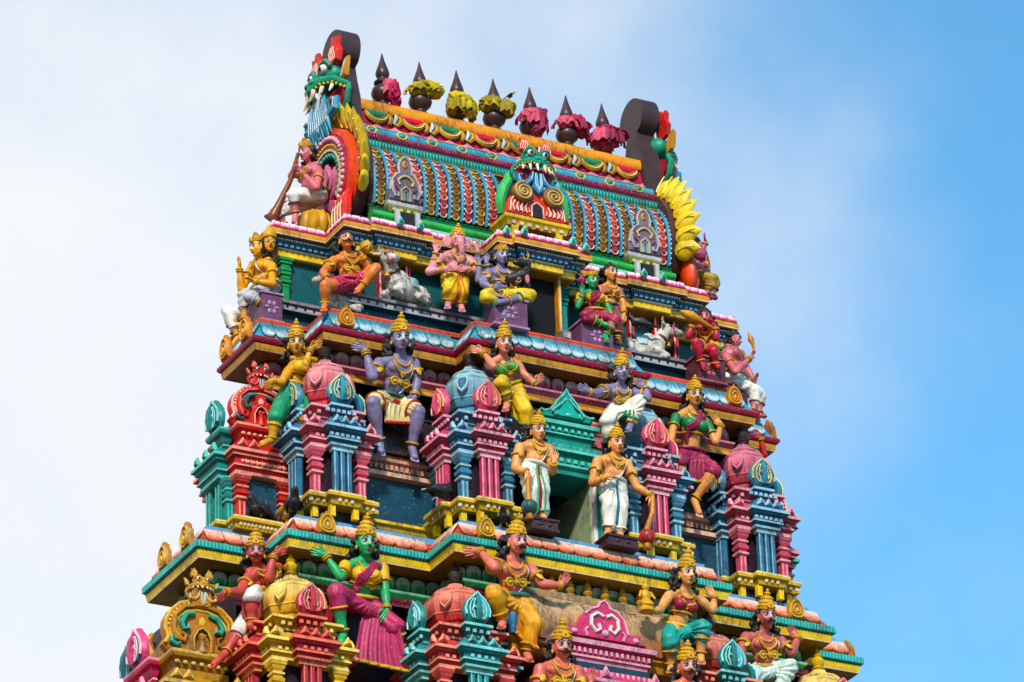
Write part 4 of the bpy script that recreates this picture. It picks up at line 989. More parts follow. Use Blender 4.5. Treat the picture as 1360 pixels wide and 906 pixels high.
        b.tube([P(q*.13, .02, .03), P(q*.14, .20, .04), P(q*.08, .32, .05), P(0, .37, .05)], .034*W, gab, 7)
        b.tube([P(q*.115, .02, .06), P(q*.12, .19, .07), P(q*.07, .29, .075), P(0, .335, .075)], .012*W, rim, 4)
        for k in range(9): b.ball(P(q*.46*cos(.1+k*.155), .30+.40*sin(.1+k*.155), .02), .022*W, rim, 5, 4)
    b.ball(P(0, .42, .05), (.05*W, .03*W, .075*W), rim, 8, 6); b.ball(P(0, .22, .04), (.05*W, .03*W, .06*W), gab, 8, 6); b.tube([P(0, .0, .03), P(0, .10, .04), P(0, .16, .04)], [.09*W, .045*W, .06*W], gab, 8)
    for q in (-1, 1): b.ball(P(q*.035, .235, .07), .012*W, rim, 5, 4)
    b.build('gable_relief', g_)
    mask('gable_mask', t, P(0, .88, .0), AX, BZ, NF, .205*W, maskc, ears=True, flames=True, fang=.45)
    MB().plate([(-.13*W, .0), (.13*W, .0), (.16*W, .12*W), (.12*W, .30*W), (-.12*W, .30*W), (-.16*W, .12*W)], .10*s, gab, (P(0, .62, -.04), AX, BZ, NF)).build('gable_plate', g_)
    # back body of its wagon roof
    extr = MB(); 
    prof = [(yg+.1*s, zb), (yg+.1*s, zb+.62*W), (yg+.25*s, zb+.64*W), (ym, zb+.5*W), (y1-.1, zb+.3*W), (y1-.1, zb)]
    extrude_x(extr, prof, xa+.26*s, xb-.26*s, M1); extr.build('roof', t)
    shf = shf or ('#1f7a78', '#14605c', '#7cc8c4')
    shield(t, (sx*(x1+.02), ym, zb), (0, sx, 0), (0, 0, 1), (sx, 0, 0), s*1.05, mat(shf[0]), mat(shf[1]), mat(shf[2]))
    if wid > .9: shield(t, (sx*(x1-.05), ym+.42, zb), (0, sx, 0), (0, 0, 1), (sx, 0, 0), s*.95, mat('#1f6a78'), mat('#2f8a90'), mat('#7cc0c4'))
    return t
REDM = ('#c02420', '#f0c0b0', '#7a1418', '#c8281e', '#c8281e', '#f0b0a0', '#d03828')
GLDM = ('#c48a22', '#e8d080', '#5a2c14', '#c8922a', '#b8801f', '#e0b860', '#c08a2c')
side_shrine(-1, .97, 1.97, 3.55, 4.32, -2.66, .62, .97, 'red gabled shrine with a grotesque mask, teal end pillars and a dark blue panel', '#c22a24', '#ec9684', '#0f8078', '#4fb4a4', mat('#c8261c'), mat('#f0a898'), REDM, mat('#2a5a5c'), navy, .80)
side_shrine(1, .97, 1.97, 3.30, 3.98, -2.66, .62, .97, 'red gabled shrine mostly hidden behind the pink shrine at the right edge', '#b82a34', '#e08a8c', '#0f8078', '#4fb4a4', mat('#c8261c'), mat('#f0a898'), REDM, mat('#2a5a5c'), navy, .84)
side_shrine(-1, .55, 2.2, 4.50, 5.45, -6.64, .86, 1.1, 'golden gabled shrine with teal scrolls and a lion mask at the lower left corner', '#a8781c', '#d8b450', '#c02c58', '#e890a8', mat('#b0721e'), mat('#dcae40'), GLDM, mat('#1f9a86'), navy, .98, ('#d04a78', '#1f6a74', '#f0b8c8'))
side_shrine(1, .55, 2.2, 4.50, 5.45, -6.64, .86, 1.1, 'golden gabled shrine hidden behind the yellow shrine at the lower right', '#a8781c', '#d8b450', '#c02c58', '#e890a8', mat('#b0721e'), mat('#dcae40'), GLDM, mat('#1f9a86'), navy, .98, ('#d04a78', '#1f6a74', '#f0b8c8'))
# ---- doorway shrine in the middle of the middle storey
ds = thing('doorway_shrine', 'teal doorway frame with a pointed pediment over a dark green opening between two guardians', 'doorway', (0, -.12, -2.70))
T1, T2 = mat('#0f8c7c'), mat('#5cc4b0')
def sw(par, name, x, y0, y1, prof, mats): return MB().sweep(rect(-x, x, y0, y1), prof, mats).build(name, par)
sw(ds, 'lintel', .50, .06, .7, [(0, .98), (.0, 1.06), (.05, 1.08), (.05, 1.11), (.02, 1.12), (.03, 1.22), (.07, 1.26), (.10, 1.27), (.10, 1.31), (.03, 1.33), (0, 1.42), (-.05, 1.46)], [T1, T2, T2, T1, T1, T1, T1, T2, T1, T1, T1])
sw(ds, 'lintel', .44, .08, .7, [(-.04, 1.46), (-.03, 1.54), (.02, 1.56), (.02, 1.58), (-.02, 1.59), (0, 1.66), (.05, 1.69), (.06, 1.74), (-.05, 1.76)], [T1, T1, T2, T1, T1, T1, T2, T1])
b = MB()
for i in range(9):
    x = -.42+.105*i
    b.box((x, .03, 1.17), (.05, .03, .05), T2)
    b.box((x*.92, .06, 1.63), (.045, .03, .04), T2)
    b.ball((x, .05, 1.37), (.03, .03, .035), mat('#6a9a88'), 6, 4)
b.build('dentils', ds, kind='stuff')
pd = [(x*.78, y) for x, y in [(-.47, 0), (.47, 0), (.53, .10), (.44, .085), (.34, .11), (.26, .17), (.20, .25), (.12, .32), (.05, .37), (0, .45), (-.05, .37), (-.12, .32), (-.20, .25), (-.26, .17), (-.34, .11), (-.44, .085), (-.53, .10)]]
g_ = MB().plate(pd, .14, T1, (Vector((0, .14, 1.755)), AX, BZ, NF), bev=.25).build('pediment', ds)
b = MB().plate([(x*.55, y*.62+.03) for x, y in pd if abs(x) < .45], .03, mat('#16a090'), (Vector((0, .005, 1.76)), AX, BZ, NF))
b.tube([Vector((x*.97, .0, 1.755+y)) for x, y in pd[2:]], .018, T2, 5)
for q in (-1, 1): b.tube([Vector((q*x, -.025, 1.755+z)) for x, z in ((.02, .30), (.09, .22), (.18, .15), (.24, .08), (.20, .04), (.16, .07), (.18, .10))], .016, T2, 5)
b.ball((0, -.02, 1.82), (.05, .02, .03), T2, 8, 5)
b.build('pediment_relief', g_)
for q in (-1, 1):
    b = MB().box((q*.47, .10, .50), (.09, .10, .97), T1); b.box((q*.47-q*.0, .045, .50), (.022, .012, .97), T2); b.build('door_post', ds)
    MB().box((q*.40, .115, .50), (.05, .08, .97), white).build('door_frame', ds)
    MB().box((q*.56, .16, .50), (.07, .08, .97), mat('#b01c2c')).build('door_post', ds)
    b = MB().box((q*.50, .06, -.0), (.20, .16, .16), mat('#d8c820')).box((q*.50, .0, .06), (.12, .08, .10), mat('#e4d840')).box((q*.52, .06, -.10), (.13, .12, .06), mat('#b8a418')); b.build('bracket', ds)
b = MB().box((.39, .62, .48), (.04, .90, 1.0), mat('#9aa67e')).box((-.39, .62, .48), (.04, .90, 1.0), mat('#6a7458')).box((0, 1.08, .48), (.8, .03, 1.0), mat('#4a5440')).box((0, .62, -.03), (.8, .9, .04), mat('#6a6a58')); b.build('passage', ds)  # lighter right wall, darker left and back: light painted into the olive
# weathered wagon roof behind the pediment
wr = thing('wagon_roof', 'weathered pink wagon roof piece behind the teal pediment of the middle storey', 'roof ornament', (0, .30, -1.2))
pf = [(.0-.10, .0), (-.12, .15), (-.10, .35), (-.02, .52), (.12, .62), (.5, .64), (.5, 0)]
b = MB(); extrude_x(b, pf, -.86, .86, mat('#b8545c', grad='#c88a80', dirt=.8, spots=.55)); b.build('roof_shell', wr)
b = MB()
for i in range(4): b.tube([(-.86, [-.125, -.115, -.06, .04][i], [.1, .28, .46, .58][i]), (.86, [-.125, -.115, -.06, .04][i], [.1, .28, .46, .58][i])], .016, mat('#c87a70', dirt=.7, spots=.4), 5)
b.build('roof_line', wr)
for q in (-1, 1):
    MB().tube([(q*.90, -.08, 0), (q*.92, -.12, .2), (q*.90, -.06, .4), (q*.86, .0, .58)], [.05, .06, .06, .04], mat('#2f7a94'), 7).build('end_rib', wr)
    MB().tube([(q*.97, -.10, .02), (q*1.0, -.14, .2), (q*.98, -.10, .38)], [.05, .07, .03], mat('#d84a30'), 7).build('end_rib', wr)
# ---- wide pink shrine at the bottom middle
ps = thing('wide_shrine', 'wide pink shrine with a pink leaf pediment below the row of golden pot finials', 'miniature shrine', (0, -.85, -6.2))
Q1, Q2 = mat('#c03c64'), mat('#e09aae')
sw(ds if False else ps, 'lintel', .80, .06, 1.0, [(0, .7), (0, .98), (.05, 1.0), (.05, 1.03), (.02, 1.04), (.03, 1.16), (.10, 1.22), (.10, 1.27), (.03, 1.30), (0, 1.42), (-.05, 1.44)], [Q1, Q2, Q2, Q1, Q1, Q1, Q2, Q1, Q1, Q1])
MB().box((0, .3, 1.48), (1.4, .4, .14), mat('#1c3a48', dirt=0)).build('dark_fill', ps)
sw(ps, 'lintel', .70, .06, .9, [(-.04, 1.52), (-.03, 1.56), (.0, 1.57), (.0, 1.60), (-.02, 1.61), (0, 1.70), (.06, 1.73), (.07, 1.79), (-.05, 1.81)], [Q2, Q1, Q2, Q1, Q1, Q1, Q2, Q1])
b = MB()
for i in range(20):
    x = -.74+.078*i; b.box((x, .025, 1.10), (.045, .03, .07), Q2); b.ball((x, .06, 1.38), (.028, .03, .04), Q2, 6, 4)
    if abs(x) < .68: b.box((x, .045, 1.655), (.035, .03, .06), Q2)
b.build('dentils', ps, kind='stuff')
cm = crest_mesh(.16, .18, Q2, Q1)
for x in (-.72, 0, .72): inst(cm, 'crest', ps, (x, .02, 1.29))
pd = [(-.62, 0), (.62, 0), (.52, .05), (.54, .12), (.36, .12), (.34, .2), (.30, .33), (.20, .42), (.09, .46), (.06, .52), (0, .56), (-.06, .52), (-.09, .46), (-.20, .42), (-.30, .33), (-.34, .2), (-.36, .12), (-.54, .12), (-.52, .05)]
g_ = MB().plate(pd, .14, mat('#c83a68'), (Vector((0, .12, 1.81)), AX, BZ, NF), bev=.25).build('pediment', ps)
b = MB().tube([Vector((x*.95, -.02, 1.815+y*.97)) for x, y in pd[4:-4]], .02, Q2, 5)
for q in (-1, 1): b.tube([Vector((q*x, -.03, 1.81+z)) for x, z in ((.02, .32), (.10, .36), (.19, .30), (.2, .18), (.13, .1), (.07, .14), (.09, .21))], .026, mat('#e8d8cc'), 6); b.tube([Vector((q*x, -.03, 1.81+z)) for x, z in ((.26, .02), (.29, .10), (.25, .14))], .02, Q2, 5); b.ball((q*.45, -.03, 1.87), (.05, .02, .035), Q2, 7, 5)
b.ball((0, -.03, 1.90), (.05, .03, .05), Q2, 8, 6)
b.build('pediment_relief', g_)
wr2 = thing('wagon_roof', 'weathered ochre wagon roof behind the pink pediment, carrying six golden pot finials', 'roof ornament', (0, -.48, -4.42))
pf = [(-.22, .0), (-.25, .2), (-.22, .42), (-.12, .60), (.05, .72), (.5, .74), (.5, 0)]
b = MB(); extrude_x(b, pf, -1.12, 1.12, mat('#a06a3c', grad='#c8a478', dirt=.8, spots=.5)); b.build('roof_shell', wr2)
MB().box((0, .18, .735), (2.2, .36, .09), mat('#a88858', spots=.6)).build('ridge', wr2)
MB().sweep(rect(-1.2, 1.2, -.12, .5), [(-.02, -.20), (0, -.19), (.03, -.12), (0, -.10), (.06, -.05), (.06, 0), (-.02, .02)], [gold, gold, yelD, yelD, gold, gold]).build('roof_base', wr2)
for q in (-1, 1):
    b = MB(); b.tube([(q*1.12, -.24, 0), (q*1.14, -.30, .2), (q*1.13, -.27, .42), (q*1.1, -.16, .62)], [.06, .07, .07, .05], mat('#c88a2c'), 8); b.build('end_rib', wr2)
    MB().tube([(q*1.24, -.2, 0), (q*1.27, -.26, .22), (q*1.24, -.2, .46), (q*1.2, -.08, .66)], [.06, .075, .07, .04], mat('#2f6a94'), 8).build('end_rib', wr2)
pp = MB().lathe([(.09, 0), (.09, .03), (.055, .05), (.085, .09), (.095, .14), (.06, .19), (.085, .21), (.085, .24), (.05, .26), (.065, .30), (.055, .33), (.03, .37), (.035, .39), (.006, .47)], mat('#b8862a', dirt=.5), n=14).mesh('pot_finial')
for i, x in enumerate((-.50, -.24, .02, .28, .54, .80)):
    o = bpy.data.objects.new('pot_finial', pp); COL.objects.link(o); o.location = (x, -.42, -3.64); o.scale = (.72, .72, .60)
    tag(o, ['leftmost small golden pot finial on the ochre wagon roof, behind the statue arm', 'second small golden pot finial on the ochre wagon roof', 'third small golden pot finial on the ochre wagon roof', 'fourth small golden pot finial on the ochre wagon roof', 'fifth small golden pot finial on the ochre wagon roof', 'rightmost small golden pot finial on the ochre wagon roof'][i], 'pot finial', 'small golden pot finials under the lowest cornice')
# joints of the statues in centimetres
SJ = {
 'purple_seat': dict(hd=(-228, 22, -6), nk=(-222, 32, -25), ls=(-252, 38, -39), rs=(-201, 38, -30), le=(-265, 34, -63), re=(-196, 40, -52), lh=(-274, 34, -25), lt=(-287, 36, -22), rh=(-202, 36, -78), rt=(-209, 32, -96), pv=(-227, 56, -80), lk=(-268, 28, -104), rk=(-201, 28, -104), la=(-250, 46, -150), ra=(-203, 46, -147), lf=(-252, 38, -169), rf=(-203, 38, -168)),
 'orange_seat': dict(hd=(-282, 68, 151), nk=(-277, 74, 137), ls=(-298, 74, 120), rs=(-254, 74, 130), le=(-320, 62, 93), re=(-254, 60, 112), lh=(-320, 52, 79), lt=(-315, 48, 70), rh=(-267, 52, 123), rt=(-266, 50, 132), pv=(-274, 80, 94), lk=(-323, 50, 67), rk=(-249, 48, 107), la=(-319, 60, 45), ra=(-264, 58, 83), lf=(-326, 50, 31), rf=(-278, 48, 67)),
 'elephant': dict(hd=(-121, 55, 177), nk=(-121, 62, 165), ls=(-144, 62, 151), rs=(-100, 62, 157), le=(-166, 55, 123), re=(-91, 58, 139), lh=(-150, 46, 125), lt=(-140, 42, 128), rh=(-114, 46, 133), rt=(-124, 42, 130), pv=(-123, 62, 124), lk=(-138, 50, 98), rk=(-121, 50, 98), la=(-136, 58, 85), ra=(-118, 58, 85), lf=(-144, 46, 70), rf=(-122, 46, 70), le2=(-157, 62, 138), lh2=(-154, 55, 156), lt2=(-155, 55, 166), re2=(-88, 62, 155), rh2=(-91, 56, 171), rt2=(-89, 56, 182)),
 'purple_four': dict(hd=(-73, 22, 150), nk=(-72, 28, 135), ls=(-91, 28, 124), rs=(-57, 28, 128), le=(-103, 20, 101), re=(-54, 20, 113), lh=(-93, 10, 92), lt=(-86, 8, 95), rh=(-56, 8, 113), rt=(-50, 6, 118), pv=(-71, 32, 101), lk=(-106, 8, 76), rk=(-38, 10, 92), la=(-77, 10, 63), ra=(-79, 2, 72), lf=(-83, 2, 48), rf=(-93, -2, 65), le2=(-107, 26, 109), lh2=(-107, 22, 133), lt2=(-110, 20, 142), re2=(-86, 30, 115), rh2=(-96, 22, 136), rt2=(-94, 22, 147)),
 'green_lotus': dict(hd=(77, 42, 153), nk=(80, 48, 141), ls=(61, 48, 130), rs=(98, 48, 133), le=(52, 40, 108), re=(101, 42, 117), lh=(56, 34, 125), lt=(55, 32, 133), rh=(101, 36, 103), rt=(103, 32, 95), pv=(84, 52, 110), lk=(56, 26, 88), rk=(103, 30, 93), la=(81, 28, 83), ra=(89, 34, 69), lf=(87, 24, 80), rf=(86, 24, 56)),
 'peach_companion': dict(hd=(117, 60, 182), nk=(118, 66, 168), ls=(104, 66, 158), rs=(132, 66, 160), le=(99, 62, 134), re=(135, 60, 138), lh=(104, 55, 120), lt=(107, 53, 114), rh=(131, 52, 119), rt=(129, 50, 108), pv=(119, 66, 129), lk=(109, 58, 104), rk=(123, 58, 105), la=(111, 62, 84), ra=(124, 62, 85), lf=(105, 54, 74), rf=(122, 54, 75)),
 'red_horn': dict(hd=(261, 55, 140), nk=(261, 62, 130), ls=(248, 66, 124), rs=(274, 60, 124), le=(233, 56, 107), re=(274, 50, 110), lh=(237, 50, 122), lt=(243, 48, 130), rh=(273, 48, 125), rt=(265, 46, 131), pv=(267, 70, 101), lk=(239, 46, 94), rk=(265, 44, 86), la=(249, 52, 69), ra=(270, 50, 69), lf=(250, 46, 57), rf=(272, 44, 62)),
 'pink_flame': dict(hd=(349, 125, 156), nk=(349, 130, 144), ls=(327, 115, 121), rs=(373, 150, 151), le=(329, 95, 89), re=(385, 155, 132), lh=(355, 95, 116), lt=(362, 95, 132), rh=(390, 145, 108), rt=(394, 142, 123), pv=(344, 130, 92), lk=(370, 110, 73), rk=(401, 150, 93), la=(363, 110, 40), ra=(397, 150, 61), lf=(375, 110, 37), rf=(407, 150, 60)),
 'gable_right': dict(hd=(314, 160, 314), nk=(311, 160, 297), ls=(285, 130, 270), rs=(336, 190, 311), le=(284, 115, 253), re=(333, 175, 313), lh=(308, 120, 264), lt=(307, 120, 277), rh=(338, 170, 329), rt=(336, 170, 338), pv=(303, 160, 257), lk=(318, 125, 245), rk=(355, 180, 275), la=(311, 130, 221), ra=(349, 180, 249), lf=(318, 130, 218), rf=(356, 180, 249)),
 'gold_woman': dict(hd=(-359, 66, -19), nk=(-348, 74, -34), ls=(-367, 72, -56), rs=(-326, 80, -32), le=(-383, 62, -82), re=(-351, 60, -56), lh=(-397, 60, -82), lt=(-406, 56, -93), rh=(-343, 56, -27), rt=(-330, 50, -18), pv=(-354, 82, -79), lk=(-392, 62, -135), rk=(-353, 62, -116), la=(-394, 70, -163), ra=(-347, 72, -159), lf=(-413, 62, -176), rf=(-352, 62, -171)),
 'peach_green': dict(hd=(-98, -24, -7), nk=(-96, -14, -22), ls=(-115, -10, -34), rs=(-72, -10, -26), le=(-118, -30, -47), re=(-65, -16, -42), lh=(-124, -12, -19), lt=(-133, -10, -17), rh=(-53, -24, -57), rt=(-43, -26, -43), pv=(-81, 2, -55), lk=(-105, -26, -67), rk=(-68, -20, -97), la=(-92, -16, -90), ra=(-61, -10, -129), lf=(-101, -26, -105), rf=(-61, -18, -142)),
 'purple_white': dict(hd=(79, -24, -13), nk=(81, -14, -28), ls=(63, -10, -36), rs=(103, -10, -33), le=(43, -18, -50), re=(123, -14, -40), lh=(26, -24, -53), lt=(15, -26, -50), rh=(121, -12, -22), rt=(116, -8, -15), pv=(86, 0, -58), lk=(52, -26, -93), rk=(100, -28, -56), la=(60, -18, -119), ra=(90, -22, -89), lf=(52, -26, -132), rf=(81, -30, -102)),
 'guard_left': dict(hd=(-65, -48, -139), nk=(-64, -42, -151), ls=(-90, -42, -165), rs=(-47, -42, -159), le=(-100, -46, -198), re=(-46, -48, -193), lh=(-91, -62, -209), lt=(-92, -66, -222), rh=(-51, -62, -187), rt=(-48, -62, -170), pv=(-71, -42, -193), lk=(-80, -48, -225), rk=(-63, -48, -225), la=(-74, -42, -255), ra=(-59, -42, -255), lf=(-85, -54, -268), rf=(-64, -54, -269)),
 'guard_right': dict(hd=(52, -48, -135), nk=(51, -42, -150), ls=(26, -42, -163), rs=(70, -42, -159), le=(14, -46, -198), re=(81, -46, -192), lh=(23, -64, -196), lt=(31, -66, -190), rh=(97, -56, -205), rt=(96, -58, -216), pv=(46, -42, -193), lk=(37, -48, -227), rk=(54, -48, -227), la=(38, -42, -259), ra=(54, -42, -260), lf=(27, -54, -273), rf=(49, -54, -273)),
 'maroon_sari': dict(hd=(219, 24, -1), nk=(219, 32, -16), ls=(194, 34, -34), rs=(242, 36, -32), le=(184, 30, -59), re=(249, 26, -63), lh=(176, 22, -82), lt=(175, 18, -94), rh=(262, 30, -33), rt=(255, 32, -25), pv=(219, 44, -83), lk=(189, 22, -104), rk=(239, 18, -112), la=(196, 34, -140), ra=(219, 40, -149), lf=(190, 26, -156), rf=(219, 28, -176)),
 'red_raise': dict(hd=(336, 95, -11), nk=(334, 100, -23), ls=(319, 100, -33), rs=(354, 102, -28), le=(298, 80, -62), re=(361, 85, -36), lh=(299, 70, -78), lt=(301, 66, -87), rh=(354, 80, -12), rt=(345, 76, -7), pv=(328, 95, -70), lk=(300, 70, -94), rk=(331, 70, -94), la=(307, 80, -121), ra=(335, 80, -120), lf=(300, 70, -133), rf=(331, 70, -132)),
 'pink_moustache': dict(hd=(-439, 26, -348), nk=(-433, 34, -363), ls=(-447, 30, -383), rs=(-402, 40, -358), le=(-465, 20, -409), re=(-427, 16, -385), lh=(-488, 14, -416), lt=(-498, 10, -429), rh=(-421, 10, -354), rt=(-408, 4, -348), pv=(-426, 44, -392), lk=(-453, 10, -419), rk=(-456, 40, -453), la=(-451, 16, -449), ra=(-475, 42, -486), lf=(-457, 8, -460), rf=(-496, 36, -509)),
 'green_woman': dict(hd=(-306, -20, -331), nk=(-303, -10, -349), ls=(-329, -6, -361), rs=(-276, -6, -356), le=(-340, -14, -381), re=(-275, -10, -387), lh=(-357, -6, -350), lt=(-372, -4, -346), rh=(-278, -20, -418), rt=(-287, -26, -442), pv=(-302, 8, -401), lk=(-351, -24, -409), rk=(-267, -22, -440), la=(-336, -10, -457), ra=(-256, -10, -462), lf=(-344, -20, -475), rf=(-251, -20, -479)),
 'pink_orange': dict(hd=(-126, -90, -326), nk=(-127, -80, -345), ls=(-153, -76, -355), rs=(-99, -76, -354), le=(-163, -98, -371), re=(-86, -82, -374), lh=(-173, -76, -339), lt=(-187, -74, -343), rh=(-60, -86, -373), rt=(-52, -88, -357), pv=(-122, -62, -393), lk=(-163, -94, -405), rk=(-105, -88, -434), la=(-144, -80, -434), ra=(-109, -76, -471), lf=(-151, -88, -446), rf=(-111, -86, -484)),
 'bust_mid': dict(hd=(-79, -115, -473), nk=(-81, -110, -491), ls=(-109, -110, -507), rs=(-56, -110, -501), le=(-116, -110, -541), re=(-52, -110, -534), lh=(-108, -125, -558), lt=(-102, -128, -553), rh=(-46, -125, -521), rt=(-43, -127, -507), pv=(-84, -105, -544), lk=(-95, -110, -578), rk=(-75, -110, -578), la=(-94, -105, -613), ra=(-73, -105, -612), lf=(-104, -118, -624), rf=(-77, -118, -624)),
 'maroon_blouse': dict(hd=(126, -88, -326), nk=(128, -78, -344), ls=(105, -74, -354), rs=(150, -74, -351), le=(86, -82, -381), re=(166, -80, -367), lh=(64, -92, -389), lt=(58, -94, -383), rh=(173, -76, -345), rt=(169, -74, -337), pv=(122, -62, -398), lk=(93, -92, -427), rk=(142, -94, -401), la=(100, -80, -455), ra=(142, -84, -435), lf=(92, -90, -468), rf=(137, -94, -450)),
 'bust_right': dict(hd=(103, -115, -471), nk=(102, -110, -489), ls=(74, -110, -504), rs=(128, -110, -499), le=(66, -110, -538), re=(133, -110, -530), lh=(79, -125, -549), lt=(84, -128, -544), rh=(133, -125, -520), rt=(136, -127, -506), pv=(98, -105, -542), lk=(86, -110, -576), rk=(107, -110, -576), la=(87, -105, -611), ra=(109, -105, -611), lf=(77, -118, -622), rf=(104, -118, -622)),
 'pink_right': dict(hd=(285, -20, -332), nk=(284, -10, -352), ls=(260, -6, -361), rs=(313, -6, -358), le=(245, -12, -388), re=(325, -12, -374), lh=(248, -20, -412), lt=(250, -24, -422), rh=(340, -8, -347), rt=(333, -6, -339), pv=(291, 4, -400), lk=(251, -22, -430), rk=(313, -24, -401), la=(257, -10, -468), ra=(296, -12, -446), lf=(250, -20, -483), rf=(294, -22, -461)),
 'horn_gable': dict(hd=(-300, 150, 321), nk=(-289, 158, 308), ls=(-289, 185, 314), rs=(-288, 135, 285), le=(-313, 170, 292), re=(-299, 122, 254), lh=(-315, 155, 293), lt=(-313, 150, 302), rh=(-313, 136, 281), rt=(-318, 140, 290), pv=(-284, 160, 261), lk=(-334, 175, 236), rk=(-324, 142, 247), la=(-322, 175, 216), ra=(-319, 145, 220), lf=(-332, 175, 211), rf=(-323, 142, 204)),
 'gold_heads': dict(hd=(-374, 150, 160), nk=(-364, 158, 147), ls=(-362, 190, 155), rs=(-360, 136, 128), le=(-382, 185, 111), re=(-365, 124, 95), lh=(-387, 180, 141), lt=(-388, 178, 153), rh=(-388, 130, 97), rt=(-396, 132, 101), pv=(-356, 162, 105), lk=(-378, 185, 104), rk=(-389, 145, 81), la=(-378, 185, 64), ra=(-376, 140, 72), lf=(-385, 185, 56), rf=(-369, 140, 71)),
 'white_knee': dict(hd=(-345, 205, 136), nk=(-343, 205, 123), ls=(-346, 220, 123), rs=(-345, 190, 108), le=(-352, 220, 108), re=(-347, 185, 86), lh=(-366, 210, 93), lt=(-369, 210, 88), rh=(-358, 190, 81), rt=(-365, 190, 77), pv=(-356, 205, 86), lk=(-390, 215, 91), rk=(-396, 195, 78), la=(-379, 215, 58), ra=(-383, 195, 45), lf=(-388, 215, 39), rf=(-394, 195, 27)),
}
# ================================================================ PAINTED STATUES
from mathutils.bvhtree import BVHTree
GOLDJ = mat('#c8961e', dirt=.3); GOLDR = mat('#d8aa34', dirt=.3); HAIRM = mat('#1e1a1c', rough=.6, dirt=.1)
WHITE_E, BLACK_E, LIPM = mat('#ece6e0', dirt=0), mat('#141012', rough=.3, dirt=0), mat('#a02430', dirt=.1)
REDT = mat('#d01818', dirt=0)
def cap(mb, p, q, r0, r1, M, n=10, bulge=0):
    p, q = Vector(p), Vector(q); k = 6
    pts = [p.lerp(q, i/k) for i in range(k+1)]
    mb.tube(pts, [r0+(r1-r0)*i/k+bulge*math.sin(pi*min(1, i/k*1.5))*(1 if i/k < .67 else 0) for i in range(k+1)], M, n)
    mb.ball(p, r0, M, n, 7); mb.ball(q, r1, M, n, 7)
TMP = bpy.data.scenes.new('workbench')       # scratch scene: keeps the remeshing fast, removed at the end
def remesh(mb, name, vox, it=4, fac=.5):
    me = bpy.data.meshes.new(name); me.from_pydata(mb.v, [], mb.f)
    bm = bmesh.new(); bm.from_mesh(me); bmesh.ops.recalc_face_normals(bm, faces=bm.faces); bm.to_mesh(me); bm.free()
    o = bpy.data.objects.new(name, me); TMP.collection.objects.link(o)
    md = o.modifiers.new('r', 'REMESH'); md.mode = 'VOXEL'; md.voxel_size = vox; md.use_smooth_shade = True
    if it: ms = o.modifiers.new('s', 'SMOOTH'); ms.factor = fac; ms.iterations = it
    with bpy.context.temp_override(scene=TMP, view_layer=TMP.view_layers[0]): dg = bpy.context.evaluated_depsgraph_get()
    dg.update()
    r = bpy.data.meshes.new_from_object(o.evaluated_get(dg), depsgraph=dg)
    bpy.data.objects.remove(o); bpy.data.meshes.remove(me)
    r.materials.clear()
    for M in mb.m[:1]: r.materials.append(M)
    r.polygons.foreach_set('use_smooth', [True]*len(r.polygons)); r.name = name
    return r
def hand(mb, w_, tip, nrm, side, sz, M, curl=.35):
    """palm and five fingers from wrist to tip; nrm: back of the hand, side: thumb side"""
    w_, tip = Vector(w_), Vector(tip); d = (tip-w_).normalized()
    nrm = Vector(nrm); nrm = (nrm-d*nrm.dot(d)).normalized(); sd = d.cross(nrm)
    if sd.dot(Vector(side)) < 0: sd = -sd
    mb.ball(w_+d*.27*sz, (.34*sz, .25*sz, .12*sz), M, 10, 7, (d, sd, nrm))
    cap(mb, w_-d*.05*sz, w_+d*.15*sz, .17*sz, .17*sz, M, 8)
    for i, ln in enumerate((.46, .52, .48, .36)):
        b = w_+d*.50*sz+sd*(.20-.135*i)*sz
        sp = sd*(.10-.07*i)
        d1 = (d+sp-nrm*curl*.5).normalized(); d2 = (d+sp*.5-nrm*curl*1.6).normalized()
        p1 = b+d1*ln*.5*sz; p2 = p1+d2*ln*.5*sz
        mb.tube([b-d*.12*sz, b, b.lerp(p1, .6), p1, p1.lerp(p2, .6), p2], [.075*sz, .078*sz, .068*sz, .070*sz, .058*sz, .03*sz], M, 6)
    b = w_+d*.14*sz+sd*.16*sz
    d1 = (d*.6+sd*.8-nrm*.2).normalized(); d2 = (d*.95+sd*.25-nrm*.35).normalized()
    p1 = b+d1*.28*sz; p2 = p1+d2*.24*sz
    mb.tube([b, p1, p1.lerp(p2, .6), p2], [.10*sz, .08*sz, .068*sz, .03*sz], M, 6)
def ringpts(c, ax_, r, n=16, e=1.0, ref=None):
    ax_ = Vector(ax_).normalized(); u = Vector(ref) if ref else ax_.orthogonal(); u = (u-ax_*u.dot(ax_)).normalized(); v = ax_.cross(u)
    return [Vector(c)+u*(r*cos(2*pi*i/n))+v*(r*e*sin(2*pi*i/n)) for i in range(n)]
def folds(me, c, A, B, amp, k, ph=0):
    """pleats that run out from c in the A-B plane"""
    nrm = [v.normal.copy() for v in me.vertices]; cos_ = [v.co.copy() for v in me.vertices]
    for v, vn, vc in zip(me.vertices, nrm, cos_):
        d = vc-c; a = math.atan2(d.dot(A), d.dot(B)); r = d.length
        s_ = math.sin(a*k+ph+3*noise.noise(vc*3)); v.co = vc+vn*(amp*s_*min(1, r*4))
FIG = {}
